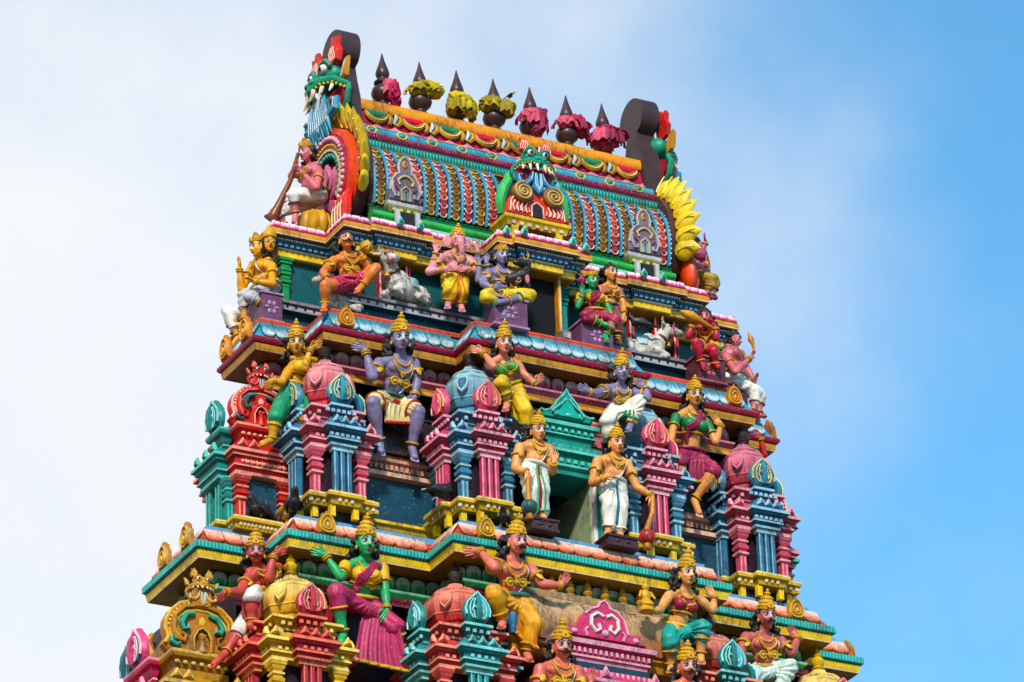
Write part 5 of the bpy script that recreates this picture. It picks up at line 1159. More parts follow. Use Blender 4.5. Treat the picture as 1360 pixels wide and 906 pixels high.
def statue(key, label, cat='statue', hh=.30, skin='#8a76a0', sex='m', yaw=0, pitch=-9, legs='sit', cloth='#d8c48a', cuff='#c8961e', stripe=None, clen=.85,
           blouse=None, sash=None, drape=None, crown=True, must=False, hair=True, discs=2, thread=True, belt='#1f6a54', group='painted temple statues', headkind='human',
           facec=None, jew=True, arms2=False, necks=2, cskirt=None, crownh=1.0, lb=None, body_only=False, feet=True, legcol=None, panel=None, pcol=None):
    J = {k: Vector(v)/100 for k, v in SJ[key].items()}
    org = Vector((J['pv'].x, J['pv'].y, min(J['lf'].z, J['rf'].z)-.05))
    J = {k: v-org for k, v in J.items()}
    c_ = [int(skin[i:i+2], 16) for i in (1, 3, 5)]; fc = '#%02x%02x%02x' % tuple(int(q+(236-q)*.52) for q in c_)
    SK = mat(skin, rough=.42, dirt=.3, face=fc)
    t = thing('statue', label, cat, org, 0, group); FIG[key] = t
    S = J['rs']-J['ls']; W = S.length; up = (J['nk']-J['pv']).normalized(); sx = (S-up*S.dot(up)).normalized(); f = sx.cross(up).normalized()
    sp = (J['nk']-J['pv']).length
    b = MB(); b.slot(SK)
    pv, nk = J['pv'], J['nk']
    at = lambda k: pv+(nk-pv)*k
    fem = sex == 'f'
    ax3 = (sx, f, up)
    # trunk
    hw = .36 if not fem else .38
    b.ball(at(.03), (W*hw, W*.28, sp*.24), SK, 12, 8, ax3)
    b.ball(at(.34)+f*W*.03, (W*(.31 if not fem else .26), W*(.25 if not fem else .20), sp*.30), SK, 12, 8, ax3)
    b.ball(at(.66), (W*(.42 if not fem else .34), W*.27, sp*.30), SK, 14, 9, ax3)
    b.ball(at(.88)-f*W*.02, (W*.40, W*.17, sp*.14), SK, 12, 8, ax3)
    for s_, sh in ((-1, 'ls'), (1, 'rs')):
        cap(b, at(1.0), J[sh]*.9+at(.9)*.1, .22*hh, .24*hh, SK)
        if not fem: b.ball(at(.70)+sx*s_*W*.19+f*W*.17, (W*.19, W*.10, W*.14), SK, 10, 7, ax3)
        else: b.ball(at(.62)+sx*s_*W*.20+f*W*.22, W*.175, SK, 12, 9)
    hc = J['hd']; yaw -= 9; F0 = Vector((sin(R(yaw)), -cos(R(yaw)), sin(R(pitch)))).normalized()
    su = Vector((0, 0, 1)); sd = F0.cross(su).normalized()*-1
    sd = su.cross(F0).normalized()*-1   # viewer's right for a statue that faces the viewer
    sd = Vector((cos(R(yaw)), sin(R(yaw)), 0)); hu = sd.cross(F0)
    if hu.z < 0: hu = -hu
    hp = lambda a, n_, u: hc+sd*(a*hh)+F0*(n_*hh)+hu*(u*hh)
    hx = (sd, F0, hu)
    cap(b, at(.97), hp(0, -.06, -.25), .24*hh, .22*hh, SK)
    if headkind == 'human':
        b.ball(hp(0, -.06, .14), (.37*hh, .43*hh, .44*hh), SK, 14, 10, hx)
        b.ball(hp(0, .06, -.14), (.315*hh, .30*hh, .38*hh), SK, 14, 10, hx)
        b.ball(hp(0, .20, -.42), (.15*hh, .13*hh, .11*hh), SK, 9, 7, hx)
        for q in (-1, 1):
            b.ball(hp(q*.18, .21, -.12), (.13*hh, .11*hh, .13*hh), SK, 8, 6, hx)
            b.ball(hp(q*.36, -.06, -.02), (.07*hh, .10*hh, .17*hh), SK, 8, 6, hx)
            b.tube([hp(q*.04, .37, .17), hp(q*.16, .36, .20), hp(q*.28, .26, .15)], [.04*hh, .05*hh, .03*hh], SK, 6)
        b.tube([hp(0, .34, .14), hp(0, .41, -.02), hp(0, .49, -.13), hp(0, .38, -.18)], [.05*hh, .06*hh, .085*hh, .05*hh], SK, 8)
        for q in (-1, 1): b.ball(hp(q*.07, .38, -.15), .055*hh, SK, 7, 5)
        b.ball(hp(0, .33, -.27), (.13*hh, .06*hh, .07*hh), SK, 8, 6, hx)
    elif headkind == 'elephant':
        b.ball(hp(0, 0, .1), (.42*hh, .42*hh, .46*hh), SK, 14, 10, hx)
        for q in (-1, 1):
            b.ball(hp(q*.16, .12, .38), (.2*hh, .2*hh, .16*hh), SK, 9, 7, hx)
            b.ball(hp(q*.56, -.12, .0), (.30*hh, .07*hh, .36*hh), SK, 12, 8, hx)
        b.tube([hp(0, .30, .05), hp(.03, .48, -.2), hp(.08, .50, -.55), hp(.12, .46, -.9), hp(.10, .50, -1.2), hp(-.08, .58, -1.3), hp(-.2, .60, -1.2)], [.26*hh, .22*hh, .18*hh, .15*hh, .13*hh, .11*hh, .08*hh], SK, 9)
    # limbs
    LC = mat(legcol) if legcol else SK
    ra, re_, rw = (.27, .225, .145) if not fem else (.235, .19, .125)
    for s_, (sh, el, wr, tp) in ((-1, ('ls', 'le', 'lh', 'lt')), (1, ('rs', 're', 'rh', 'rt'))):
        b.ball(J[sh], .29*hh if not fem else .24*hh, SK, 10, 8)
        cap(b, J[sh], J[el], ra*hh, re_*hh, SK, bulge=.03*hh); cap(b, J[el], J[wr], re_*hh, rw*hh, SK, bulge=.03*hh)
        if arms2 and el+'2' in J:
            cap(b, J[sh]-f*.04, J[el+'2'], ra*.9*hh, re_*.9*hh, SK); cap(b, J[el+'2'], J[wr+'2'], re_*.9*hh, rw*hh, SK)
    hips = {}
    for s_, kn, an, ft in ((-1, 'lk', 'la', 'lf'), (1, 'rk', 'ra', 'rf')):
        hip = pv+sx*s_*W*.20-up*.02; hips[kn] = hip
        cap(b, hip, J[kn], .42*hh, .32*hh, SK); cap(b, J[kn], J[an], .30*hh, .19*hh, SK, bulge=.06*hh)
        fd = (J[ft]-J[an]); 
        if feet:
            cap(b, J[an], J[an].lerp(J[ft], .75), .19*hh, .17*hh, SK)
            b.ball(J[an].lerp(J[ft], .85), .19*hh, SK, 8, 6)
    body = remesh(b, 'body', .0115 if hh > .27 else .0105, 4)
    bv = BVHTree.FromPolygons([v.co.copy() for v in body.vertices], [tuple(p.vertices) for p in body.polygons])
    # hands and toes joined into the same mesh
    hb = MB(); hb.slot(SK)
    hs = hh*.66
    for s_, wr, tp in ((-1, 'lh', 'lt'), (1, 'rh', 'rt')):
        d = (J[tp]-J[wr]).normalized()
        nr = f if abs(d.dot(f)) < .75 else up
        nb = nr
        if d.z > .5: nb = -f                 # raised palms look outwards
        hand(hb, J[wr], J[tp], nb, -sx*s_, hs, SK, .3 if d.z > .3 else .55)
        if arms2 and wr+'2' in J: hand(hb, J[wr+'2'], J[tp+'2'], -f, -sx*s_, hs*.9, SK, .4)
    if feet:
        for an, ft in (('la', 'lf'), ('ra', 'rf')):
            d = (J[ft]-J[an]).normalized(); q_ = d.cross(Vector((0, 0, 1))).normalized()
            for i in range(5):
                c = J[ft]-d*.02*hh+q_*((i-2)*.075*hh)-Vector((0, 0, .06*hh)); hb.tube([c-d*.1*hh, c, c+d*(.12-.012*abs(i-1))*hh], [.05*hh, .05*hh, .025*hh], SK, 6)
    bm = bmesh.new(); bm.from_mesh(body)
    tmp = hb.mesh('tmp'); bm.from_mesh(tmp); bmesh.ops.recalc_face_normals(bm, faces=bm.faces); bm.to_mesh(body); bm.free(); bpy.data.meshes.remove(tmp)
    body.polygons.foreach_set('use_smooth', [True]*len(body.polygons))
    if headkind == 'human':
        fa = body.attributes.new('facepaint', 'FLOAT', 'POINT'); ctr = hp(0, .28, .10); vals = []
        for v in body.vertices:
            d = v.co-ctr; a, n_, u = d.dot(sd)/hh, d.dot(F0)/hh, d.dot(hu)/hh
            q = max(0, 1-math.sqrt((a/.38)**2+(u/.27)**2+(max(0, -n_-.08)/.22)**2)); vals.append(min(1, q*2.2))
        fa.data.foreach_set('value', vals)
    bo = bpy.data.objects.new('body', body); COL.objects.link(bo); bo.parent = t
    def front(p, off=.0, dirv=None):
        d = dirv or f; p = Vector(p); h_, n_, i_, ds = bv.ray_cast(p+d*(W*.44), -d)
        return (h_+d*off) if h_ is not None else p+d*(W*.25)
    def around(c, ax_, rr, n=22, off=.01, ref=None):
        pts = []
        for q in ringpts(c, ax_, rr, n, 1, ref):
            d = (q-Vector(c)).normalized(); h_, n_, i_, ds = bv.ray_cast(Vector(c)+d*rr*1.0, -d)
            pts.append((h_+d*off) if h_ is not None else Vector(c)+d*rr*.5)
        return pts
    if body_only: return t
    # face
    if headkind == 'human':
        for q in (-1, 1):
            e = hp(q*.155, .325, .055)
            eb = MB().ball(e, (.105*hh, .05*hh, .062*hh), WHITE_E, 9, 7, hx); eb.ball(e+F0*.035*hh+sd*.0, (.05*hh, .03*hh, .056*hh), BLACK_E, 8, 6, hx)
            eb.tube([e+sd*(-q*.10*hh)+F0*.035*hh, e+F0*.065*hh+hu*.055*hh, e+sd*(q*.12*hh)+F0*.01*hh+hu*.012*hh], [.012*hh, .022*hh, .012*hh], BLACK_E, 5); eb.build('eye', bo)
            MB().tube([hp(q*.05, .40, .17), hp(q*.15, .405, .235), hp(q*.27, .32, .19)], [.014*hh, .026*hh, .012*hh], BLACK_E, 5).build('eyebrow', bo)
            if must: MB().tube([hp(q*.01, .47, -.225), hp(q*.10, .45, -.24), hp(q*.2, .38, -.27), hp(q*.285, .30, -.21), hp(q*.30, .29, -.15)], [.03*hh, .05*hh, .045*hh, .03*hh, .01*hh], BLACK_E, 6).build('moustache', bo)
            MB().ball(hp(q*.40, .0, -.2), (.06*hh, .06*hh, .10*hh), GOLDJ, 7, 5).build('earring', bo)
        lbm = MB().ball(hp(0, .385, -.285), (.095*hh, .03*hh, .02*hh), LIPM, 8, 5, hx).ball(hp(0, .375, -.325), (.075*hh, .03*hh, .024*hh), LIPM, 8, 5, hx); lbm.build('lips', bo)
        MB().ball(hp(0, .41, .25), (.025*hh, .02*hh, .06*hh), REDT, 7, 5, hx).build('forehead_mark', bo)
    elif headkind == 'elephant':
        for q in (-1, 1):
            MB().ball(hp(q*.25, .36, .1), (.07*hh, .05*hh, .05*hh), WHITE_E, 8, 6, hx).ball(hp(q*.25, .40, .1), (.04*hh, .03*hh, .04*hh), BLACK_E, 7, 5, hx).build('eye', bo)
            MB().tube([hp(q*.2, .36, -.25), hp(q*.27, .55, -.36), hp(q*.27, .72, -.34)], [.07*hh, .06*hh, .02*hh], WHITE_E, 7).build('tusk', bo)
    if hair:
        hb = MB(); hb.slot(HAIRM); rnd = random.Random(hash(key) % 999 if False else sum(map(ord, key)))
        hb.ball(hp(0, -.16, .14), (.43*hh, .40*hh, .46*hh), HAIRM, 12, 9, hx)
        if not crown: hb.ball(hp(0, -.06, .34), (.39*hh, .40*hh, .27*hh), HAIRM, 12, 8, hx); hb.ball(hp(0, -.12, .62), (.16*hh, .16*hh, .14*hh), HAIRM, 8, 6, hx)
        for i in range(64):
            a = rnd.uniform(-1, 1); u = rnd.uniform(-.75, .25) if headkind == 'human' else rnd.uniform(.2, .5)
            wd = .45+.25*max(0, -u)
            if abs(a) < .45 and u < -.35: n0 = -.35
            else: n0 = rnd.uniform(-.45, -.06)
            q = 1 if a > 0 else -1
            hb.ball(hp(a*.35+q*wd*.55*abs(a), n0-.05, u), rnd.uniform(.09, .15)*hh, HAIRM, 7, 5)
        hm = remesh(hb, 'hair', .0135, 1); ho = bpy.data.objects.new('hair', hm); COL.objects.link(ho); ho.parent = t
        nv = [(v.co.copy(), v.normal.copy()) for v in hm.vertices]
        for v, (c_, n_) in zip(hm.vertices, nv): v.co = c_+n_*(.016*noise.noise(c_*38))
    if crown:
        cb = MB(); k = hh; hcw = crownh
        prof = [(.39, 0), (.42, .02), (.425, .09), (.39, .12), (.395, .15), (.405, .20), (.36, .24), (.335, .28), (.35, .32), (.335, .40), (.29, .44), (.26, .48), (.275, .52), (.24, .60), (.17, .65), (.12, .67), (.14, .71), (.165, .76), (.13, .81), (.07, .84), (.085, .89), (.06, .95), (.02, 1.0)]
        cb.lathe([(r*k, z*k*hcw) for r, z in prof], GOLDJ, n=18)
        Mx = Matrix((sd, F0, hu)).transposed(); o_ = hp(0, -.07, .30)
        tilt = Matrix.Rotation(R(8), 3, sd)
        cb.v = [tuple(o_+tilt @ (Mx @ Vector(v))) for v in cb.v]
        co = cb.build('crown', t, fix=True)
        db = MB()
        for i in range(14):
            a = 2*pi*i/14
            for rr, zz_, rs in ((.40, .18, .042), (.34, .36, .04), (.265, .54, .03)):
                p = o_+tilt @ (Mx @ Vector((rr*k*cos(a+zz_), rr*k*sin(a+zz_), zz_*k*hcw))); db.ball(p, rs*k, GOLDR, 6, 4)
        db.build('crown_beads', co, kind='stuff')
        pb = MB().plate([(-.14*k, 0), (.14*k, 0), (.16*k, .14*k), (0, .36*k), (-.16*k, .14*k)], .06*k, GOLDR, (o_+F0*.43*k+hu*.02*k, sd, hu, F0), bev=.5); pb.ball(o_+F0*.48*k+hu*.14*k, .05*k, REDT, 7, 5); pb.build('crown_crest', co)
    if jew:
        for dz, wd, r in ((.02, .26, .042), (.17, .33, .05))[:necks]:
            pts = []
            for i in range(13):
                a = pi*i/12; p = nk+sx*(wd*hh*1.35*cos(a))-up*(hh*(.06+dz+(.30+dz*1.1)*sin(a)))
                pts.append(front(p, .012))
            MB().tube(pts, r*hh, GOLDJ, 6).build('necklace', t)
        p = front(nk-up*hh*(.75 if necks > 1 else .5), .015)
        MB().plate([(0, -.2*hh), (.12*hh, -.05*hh), (.13*hh, .08*hh), (-.13*hh, .08*hh), (-.12*hh, -.05*hh)], .05*hh, GOLDR, (p, sx, up, f), bev=.4).ball(p+f*.05*hh, .06*hh, mat('#2a7a4a') if key.startswith('guard') else GOLDJ, 7, 5).build('pendant', t)
        for sh, el, wr in (('ls', 'le', 'lh'), ('rs', 're', 'rh')):
            a, c = J[sh], J[el]; p = a.lerp(c, .42)
            if not (blouse and fem):
                MB().tube(ringpts(p, c-a, (ra+.05)*hh, 14), .065*hh, GOLDJ, 7, closed=True).build('armlet', t)
                q = p+f*(ra+.08)*hh; MB().ball(q, (.14*hh, .06*hh, .17*hh), GOLDR, 9, 6, (sx, f, (c-a).normalized())).build('armlet_boss', t)
            a, c = J[el], J[wr]; p = a.lerp(c, .88); 
            bb = MB()
            for k in (0, .09): bb.tube(ringpts(a.lerp(c, .84+k), c-a, (rw+.045)*hh, 12), .045*hh, GOLDJ, 6, closed=True)
            bb.build('bracelet', t)
            if arms2 and el+'2' in J:
                a, c = J[el+'2'], J[wr+'2']; MB().tube(ringpts(a.lerp(c, .85), c-a, (rw+.045)*hh, 12), .045*hh, GOLDJ, 6, closed=True).build('bracelet', t)
        for kn, an in (('lk', 'la'), ('rk', 'ra')):
            a, c = J[kn], J[an]; MB().tube(ringpts(a.lerp(c, .9), c-a, .25*hh, 14), .05*hh, GOLDJ, 6, closed=True).build('anklet', t)
    if discs:
        n = 2*discs-1; bb = MB(); pts = [front(at(.42)+sx*(W*.36*(i/6-1)), .012) for i in range(13)]
        bb.tube(pts, .05*hh, GOLDJ, 6); dk = bb.build('chest_band', t)
        for i in range(n):
            p = front(at(.42)+sx*(W*.17*(i-(n-1)/2)), .012)
            r = .20*hh if (n == 1 or i % 2 == 0) else .12*hh
            db = MB(); M3 = (sx, up, f)
            db.plate([(r*cos(2*pi*j/14), r*sin(2*pi*j/14)) for j in range(14)], .05*hh, GOLDJ, (p, sx, up, f), bev=.4)
            db.tube([p+f*.055*hh+sx*(r*.8*cos(2*pi*j/14))+up*(r*.8*sin(2*pi*j/14)) for j in range(14)], .03*hh, GOLDR, 5, closed=True); db.ball(p+f*.06*hh, .07*hh, GOLDR, 7, 5); db.build('disc', dk)
    if thread and not fem:
        pts = [front(J['rs'].lerp(nk, .45)*(1-i/14)+(at(.05)+sx*(-W*.05))*(i/14)+sx*(W*.16*math.sin(pi*i/14)), .008) for i in range(15)]
        MB().tube(pts, .028*hh, WHITE_E, 5).build('sacred_thread', t)
    # garments
    CM = mat(cloth, dirt=.3, rough=.5); CU = mat(cuff)
    if legs in ('sit', 'stand', 'short'):
        g = MB(); g.slot(CM)
        g.ball(at(-.02), (W*(hw+.06), W*.33, sp*.22), CM, 12, 8, ax3)
        for kn, an in (('lk', 'la'), ('rk', 'ra')):
            h_ = hips[kn]
            if legs == 'short': cap(g, h_, h_.lerp(J[kn], clen), .47*hh, .42*hh, CM)
            else:
                cap(g, h_, J[kn], .48*hh, .41*hh, CM)
                if clen > 1: cap(g, J[kn], J[kn].lerp(J[an], clen-1), .40*hh, .32*hh, CM)
        if legs == 'sit' or legs == 'stand':
            # cloth stretched between the legs
            for k in (.15, .35, .55) if legs == 'sit' else (.2, .5, .8):
                p, q = hips['lk'].lerp(J['lk'], k), hips['rk'].lerp(J['rk'], k)
                if (p-q).length < 1.9*hh: cap(g, p, q, .30*hh, .30*hh, CM)
        gm = remesh(g, 'garment', .0125, 3)
        A_, B_ = sx, -up
        gm.update()
        folds(gm, at(.0)-f*.05, A_, B_, .008 if legs != 'stand' else .010, 13 if legs == 'sit' else 20)
        go = bpy.data.objects.new('garment', gm); COL.objects.link(go); go.parent = t
        gb = BVHTree.FromPolygons([v.co.copy() for v in gm.vertices], [tuple(p.vertices) for p in gm.polygons])
        for kn, an in (('lk', 'la'), ('rk', 'ra')):
            h_ = hips[kn]
            if legs == 'short': e, d = h_.lerp(J[kn], clen), J[kn]-h_; r = .43*hh
            elif clen > 1: e, d = J[kn].lerp(J[an], clen-1), J[an]-J[kn]; r = .33*hh
            else: e, d = J[kn], J[kn]-h_; r = None
            if r: MB().tube(ringpts(e, d, r, 16), .055*hh, CU, 6, closed=True).build('cuff', go)
    else: gb = None
    def gfront(p, off=.01):
        p = Vector(p); best = None
        for tr in (bv, gb):
            if tr is None: continue
            h_, n_, i_, ds = tr.ray_cast(p+f*1.0, -f)
            if h_ is not None and (best is None or h_.dot(f) > best.dot(f)): best = h_
        return best+f*off if best is not None else p
    if legs == 'skirt':
        zt = at(.10); zb = min(J['la'].z, J['ra'].z)+.02; n = 44; vs, fs = [], []; rows = 12
        la, ra_ = J['la'], J['ra']; mid0 = at(.08); mid1 = (la+ra_)/2
        for j in range(rows+1):
            k = j/rows; c = mid0.lerp(Vector((mid1.x, mid1.y, zb)), k)
            w0 = W*(.40+.05*math.sin(k*pi))+(abs((la-ra_).dot(sx))*.30*k); d0 = W*(.31+.06*k)
            for i in range(n):
                a = 2*pi*i/n; pl = 1+.055*math.sin(a*17+2*k)*min(1, k*2+.3)
                vs.append(c+sx*(w0*pl*cos(a))+f*(d0*pl*sin(a)))
        for j in range(rows):
            for i in range(n): i2 = (i+1) % n; fs.append((j*n+i, j*n+i2, (j+1)*n+i2, (j+1)*n+i))
        g = MB().add(vs, fs, CM); go = g.build('skirt', t, fix=True, ang=70)
        gb = BVHTree.FromPolygons([Vector(v) for v in vs], fs)
        MB().tube([Vector(v) for v in vs[-n:]], .03*hh, CU, 5, closed=True).build('hem', go)
        if stripe:
            pts = [gfront(mid0.lerp(Vector((mid1.x, mid1.y, zb)), i/10), .012) for i in range(11)]
            sb = MB().tube(pts, [.10*hh]*10+[.13*hh], mat(stripe), 8, flat=.35, up=f); sb.build('sash_end', go)
            for q in (-1, 1):
                MB().tube([p+sx*q*.17*hh-f*.008 for p in pts], .05*hh, mat(cuff), 6).build('sash_edge', go)
    if legs in ('sit', 'short', 'stand') and stripe:
        for q in (-1, 0, 1):
            k0 = at(.02); k1 = (J['lk']+J['rk'])/2*.55+(at(-.1))*.45-up*.10
            if legs == 'stand': k1 = (J['la']+J['ra'])/2
            pts = [gfront(k0.lerp(k1, i/9)+sx*q*(.10+.14*i/9)*hh, .012) for i in range(10)]
            MB().tube(pts, .055*hh if q else .085*hh, mat(stripe) if q == 0 else CU if legs == 'stand' else mat(stripe), 6, flat=.5, up=f).build('pleat_stripe', t)
    if panel:
        # pleated cloth hanging from the lap: (start knee share, end knee share, hem drop, hem widening)
        ka, kb, dz, wd = panel; n, rows = 46, 9; vs, fs = [], []
        A0 = (at(0) if ka is None else hips['lk'].lerp(J['lk'], ka))+f*.40*hh; B0 = hips['rk'].lerp(J['rk'], kb)+f*.36*hh
        for j in range(rows+1):
            k = j/rows
            for i in range(n+1):
                u = i/n; p = A0.lerp(B0, u)+sx*(wd*(u-.5)*k); p.z -= dz*k*(1-.25*u)
                p += f*(.018*math.sin(u*34+1.5*math.sin(3*k))*(.35+k)-.06*k*math.sin(pi*u))
                vs.append(p)
        for j in range(rows):
            for i in range(n): fs.append((j*(n+1)+i, j*(n+1)+i+1, (j+1)*(n+1)+i+1, (j+1)*(n+1)+i))
        m0 = len(vs); vs += [v-f*.03 for v in vs]
        fs += [tuple(q+m0 for q in reversed(q4)) for q4 in fs]
        po = MB().add(vs, fs, mat(pcol) if pcol else CM).build('draped_panel', t, ang=75)
        MB().tube([vs[rows*(n+1)+i] for i in range(n+1)], .075*hh, CU, 6).build('hem', po)
    if belt and legs != 'none':
        pts = [at(.13)+sx*(W*(hw+.055)*cos(2*pi*i/24))+f*(W*.325*sin(2*pi*i/24)) for i in range(24)]
        bt = MB(); bt.tube(pts, .085*hh, mat(belt), 7, closed=True); bt.build('belt', t)
    if blouse:
        g = MB(); BL = mat(blouse, dirt=.25); g.slot(BL)
        g.ball(at(.68), (W*(.37), W*.295, sp*.23), BL, 14, 9, ax3)
        for s_, sh, el in ((-1, 'ls', 'le'), (1, 'rs', 're')):
            g.ball(at(.62)+sx*s_*W*.20+f*W*.225, W*.19, BL, 12, 9)
            if lb != 'strap':
                g.ball(J[sh], .28*hh, BL, 10, 8); cap(g, J[sh], J[sh].lerp(J[el], .55), .27*hh, .245*hh, BL)
            cap(g, J[sh]*.8+nk*.2, at(.72)+sx*s_*W*.22, .14*hh, .18*hh, BL)
        gm = remesh(g, 'blouse', .0125, 3); o = bpy.data.objects.new('blouse', gm); COL.objects.link(o); o.parent = t
        if lb != 'strap':
            for sh, el in (('ls', 'le'), ('rs', 're')):
                MB().tube(ringpts(J[sh].lerp(J[el], .57), J[el]-J[sh], .265*hh, 14), .05*hh, GOLDJ, 6, closed=True).build('sleeve_band', o)
        MB().tube([at(.45)+sx*(W*.335*cos(2*pi*i/22))+f*(W*(.27+.06*max(0, math.sin(2*pi*i/22)))*sin(2*pi*i/22)) for i in range(22)], .05*hh, GOLDJ, 6, closed=True).build('blouse_band', o)
        gb2 = BVHTree.FromPolygons([v.co.copy() for v in gm.vertices], [tuple(p.vertices) for p in gm.polygons])
    if drape:
        DM = mat(drape, dirt=.25); db = MB()
        for i in range(6):
            k = i/5-.5
            a0 = J['rs'].lerp(nk, .25+.10*i)+up*.02; a1 = at(.40)-sx*W*(.30-.0*k)-up*(.10*k)
            pts = []
            for j in range(12):
                p = a0.lerp(a1, j/11)+sx*(W*.05*math.sin(pi*j/11))-up*(k*.09*math.sin(pi*j/11)+k*.07*j/11)
                h0 = front(p, .0)
                if blouse:
                    h_, n_, i_, ds = gb2.ray_cast(p+f*(W*.5), -f)
                    if h_ is not None and h_.dot(f) > h0.dot(f): h0 = h_
                pts.append(h0+f*.008)
            db.tube(pts, .105*hh, DM, 7, flat=.6, up=f)
        dob = db.build('drape', t)
    if sash:
        SM = mat(sash); db = MB()
        p0 = at(.1)-sx*W*.42
        for i in range(3): db.tube([p0+f*.02, p0-sx*(.05+.03*i)-up*.12, p0-sx*(.07+.04*i)-up*.3, p0-sx*(.04+.05*i)-up*.46], [.02, .035, .04, .03], SM, 6)
        db.build('sash', t)
    return t
def J_(key, j): return Vector(SJ[key][j])/100
# ---- the statues, storey by storey
PUR, ORG, PNK, TAN, GRN, RDK, GLD_, PCH = '#7f7496', '#d87a3c', '#d4707c', '#d89a5a', '#22a05c', '#b8283a', '#d8951c', '#d8836a'
statue('purple_seat', 'purple seated male statue with a gold crown, one hand raised under the cornice', hh=.31, skin=PUR, cloth='#dcc98c', stripe='#b83428', legs='short', clen=.75, cuff='#c03a28', belt='#1f5a50', panel=(.30, .42, .30, .0), crownh=.95)
statue('orange_seat', 'orange seated man statue with a black moustache holding a golden ball at his shoulder', hh=.25, skin=ORG, cloth='#c0385c', legs='short', clen=.5, cuff='#c0385c', crown=False, must=True, belt='#c0385c', discs=2, thread=False, pitch=8)
statue('elephant', 'pink elephant headed statue standing in a yellow wrap under the roof', hh=.25, skin='#dc8c92', cloth='#d8b01c', legs='stand', clen=1.75, cuff='#d8781c', stripe='#d8781c', headkind='elephant', arms2=True, hair=False, discs=0, belt='#c87a1c', crownh=.8)
statue('purple_four', 'purple four armed statue in yellow trousers seated cross-legged on a mauve box', hh=.235, skin=PUR, cloth='#dcb81c', legs='sit', clen=1.45, cuff='#2f8a3c', arms2=True, crownh=.6, discs=1, belt='#8a8ab0', yaw=15)
statue('green_lotus', 'green skinned woman statue in a maroon sari seated beside a companion, holding a lotus bud', hh=.215, skin=GRN, sex='f', cloth='#a82c4c', legs='sit', clen=1.5, cuff='#d0a82c', blouse='#d0a82c', drape='#a82c4c', crownh=.55, discs=0, belt='#d0a82c', yaw=15)
statue('peach_companion', 'tan companion statue in a brown robe close behind the green seated woman', hh=.225, skin='#d88c48', sex='f', cloth='#7a3c34', legs='sit', clen=1.6, cuff='#c89a5a', blouse='#b86a50', crown=False, discs=0, belt='#3c3c4c', yaw=25)
statue('red_horn', 'red seated statue raising a golden club beside the right white bull', hh=.225, skin=RDK, cloth='#a8343c', legs='short', clen=.6, cuff='#c88a2c', crown=False, discs=0, thread=False, belt='#1f4a6a', yaw=-30)
statue('pink_flame', 'pink statue with black hair lifting a golden flame at the right edge of the tower', hh=.22, skin='#cc6a70', cloth='#e0dcd4', legs='sit', clen=1.5, cuff='#c8961e', crown=False, discs=0, thread=False, belt='#c8961e', yaw=60)
statue('gable_right', 'mauve statue with raised hands seated behind the right gable, mustard trousers', hh=.22, skin='#a84c6c', cloth='#b08a1c', legs='sit', clen=1.5, cuff='#8a6a1c', crown=False, discs=0, thread=False, belt=None, yaw=90)
statue('gold_woman', 'golden skinned woman statue in green trousers leaning beside the red gabled shrine', hh=.27, skin='#dc9a2c', sex='f', cloth='#0f8a5c', legs='sit', clen=1.3, cuff='#d8a81c', blouse='#d8a81c', lb='strap', discs=0, belt='#d8a81c', yaw=-12)
statue('peach_green', 'peach skinned woman statue in a green blouse and yellow skirt above the blue shrine', hh=.27, skin=PCH, sex='f', cloth='#dcb014', legs='sit', clen=1.55, cuff='#1f5a3c', blouse='#2f9a4c', lb='strap', discs=0, belt='#d8b02c', panel=(None, .9, .42, .05))
statue('purple_white', 'purple male statue in white trousers with gold chest discs, right of the teal pediment', hh=.26, skin=PUR, cloth='#e2dcc8', legs='sit', clen=1.75, cuff='#1f9a5c', stripe='#1f9a5c', discs=2, belt='#c8c0b0')
statue('guard_left', 'standing guardian statue left of the doorway, one palm raised, resting on a blue-green mace', hh=.265, skin='#e09a5c', cloth='#dfe6dc', legs='stand', clen=1.85, cuff='#58b878', stripe='#b02438', discs=0, belt='#e4ded4', crownh=.85, yaw=10)
statue('guard_right', 'standing guardian statue right of the doorway in white trousers with a red ball mace', hh=.265, skin='#e09450', cloth='#e8e2d6', legs='stand', clen=1.85, cuff='#e2dcd0', stripe='#1f6a88', discs=0, belt='#e4ded4', crownh=.85, yaw=10)
statue('maroon_sari', 'tan woman statue in a maroon sari with green sleeves, bare foot on the shelf', hh=.28, skin='#dc9450', sex='f', cloth='#98284c', legs='sit', clen=.9, cuff='#c8a02c', blouse='#1f7a44', drape='#98284c', discs=0, belt='#98284c', crownh=.8, panel=(.4, .55, .34, -.02))
statue('red_raise', 'red statue with a raised arm half hidden behind the pink dome at the right edge', hh=.22, skin='#c42c24', cloth='#a8241f', legs='sit', clen=1.4, cuff='#c8961e', discs=0, thread=False, crown=False, belt=None, yaw=30)
statue('pink_moustache', 'pink man statue with a black moustache and tall gold crown, above the golden gabled shrine', hh=.28, skin='#c24a40', cloth='#ddd6cc', legs='sit', clen=1.2, cuff='#b02c50', must=True, discs=0, belt='#c8a02c', yaw=-15)
statue('green_woman', 'large green skinned woman statue in a maroon sari with yellow sleeves', hh=.32, skin=GRN, sex='f', cloth='#b0305c', legs='sit', clen=1.35, cuff='#d0a82c', blouse='#d8a81c', drape='#b0305c', discs=2, belt='#c8a02c', yaw=5, panel=(None, .97, .80, .34))
statue('pink_orange', 'pink man statue with a moustache and orange wrap, arm stretched out towards the golden pots', hh=.31, skin='#d4705f', cloth='#e09a1c', legs='sit', clen=1.7, cuff='#d08a1c', must=True, discs=2, belt='#1f7a78', yaw=20, panel=(None, .98, .46, .0), pcol='#d87a1c')
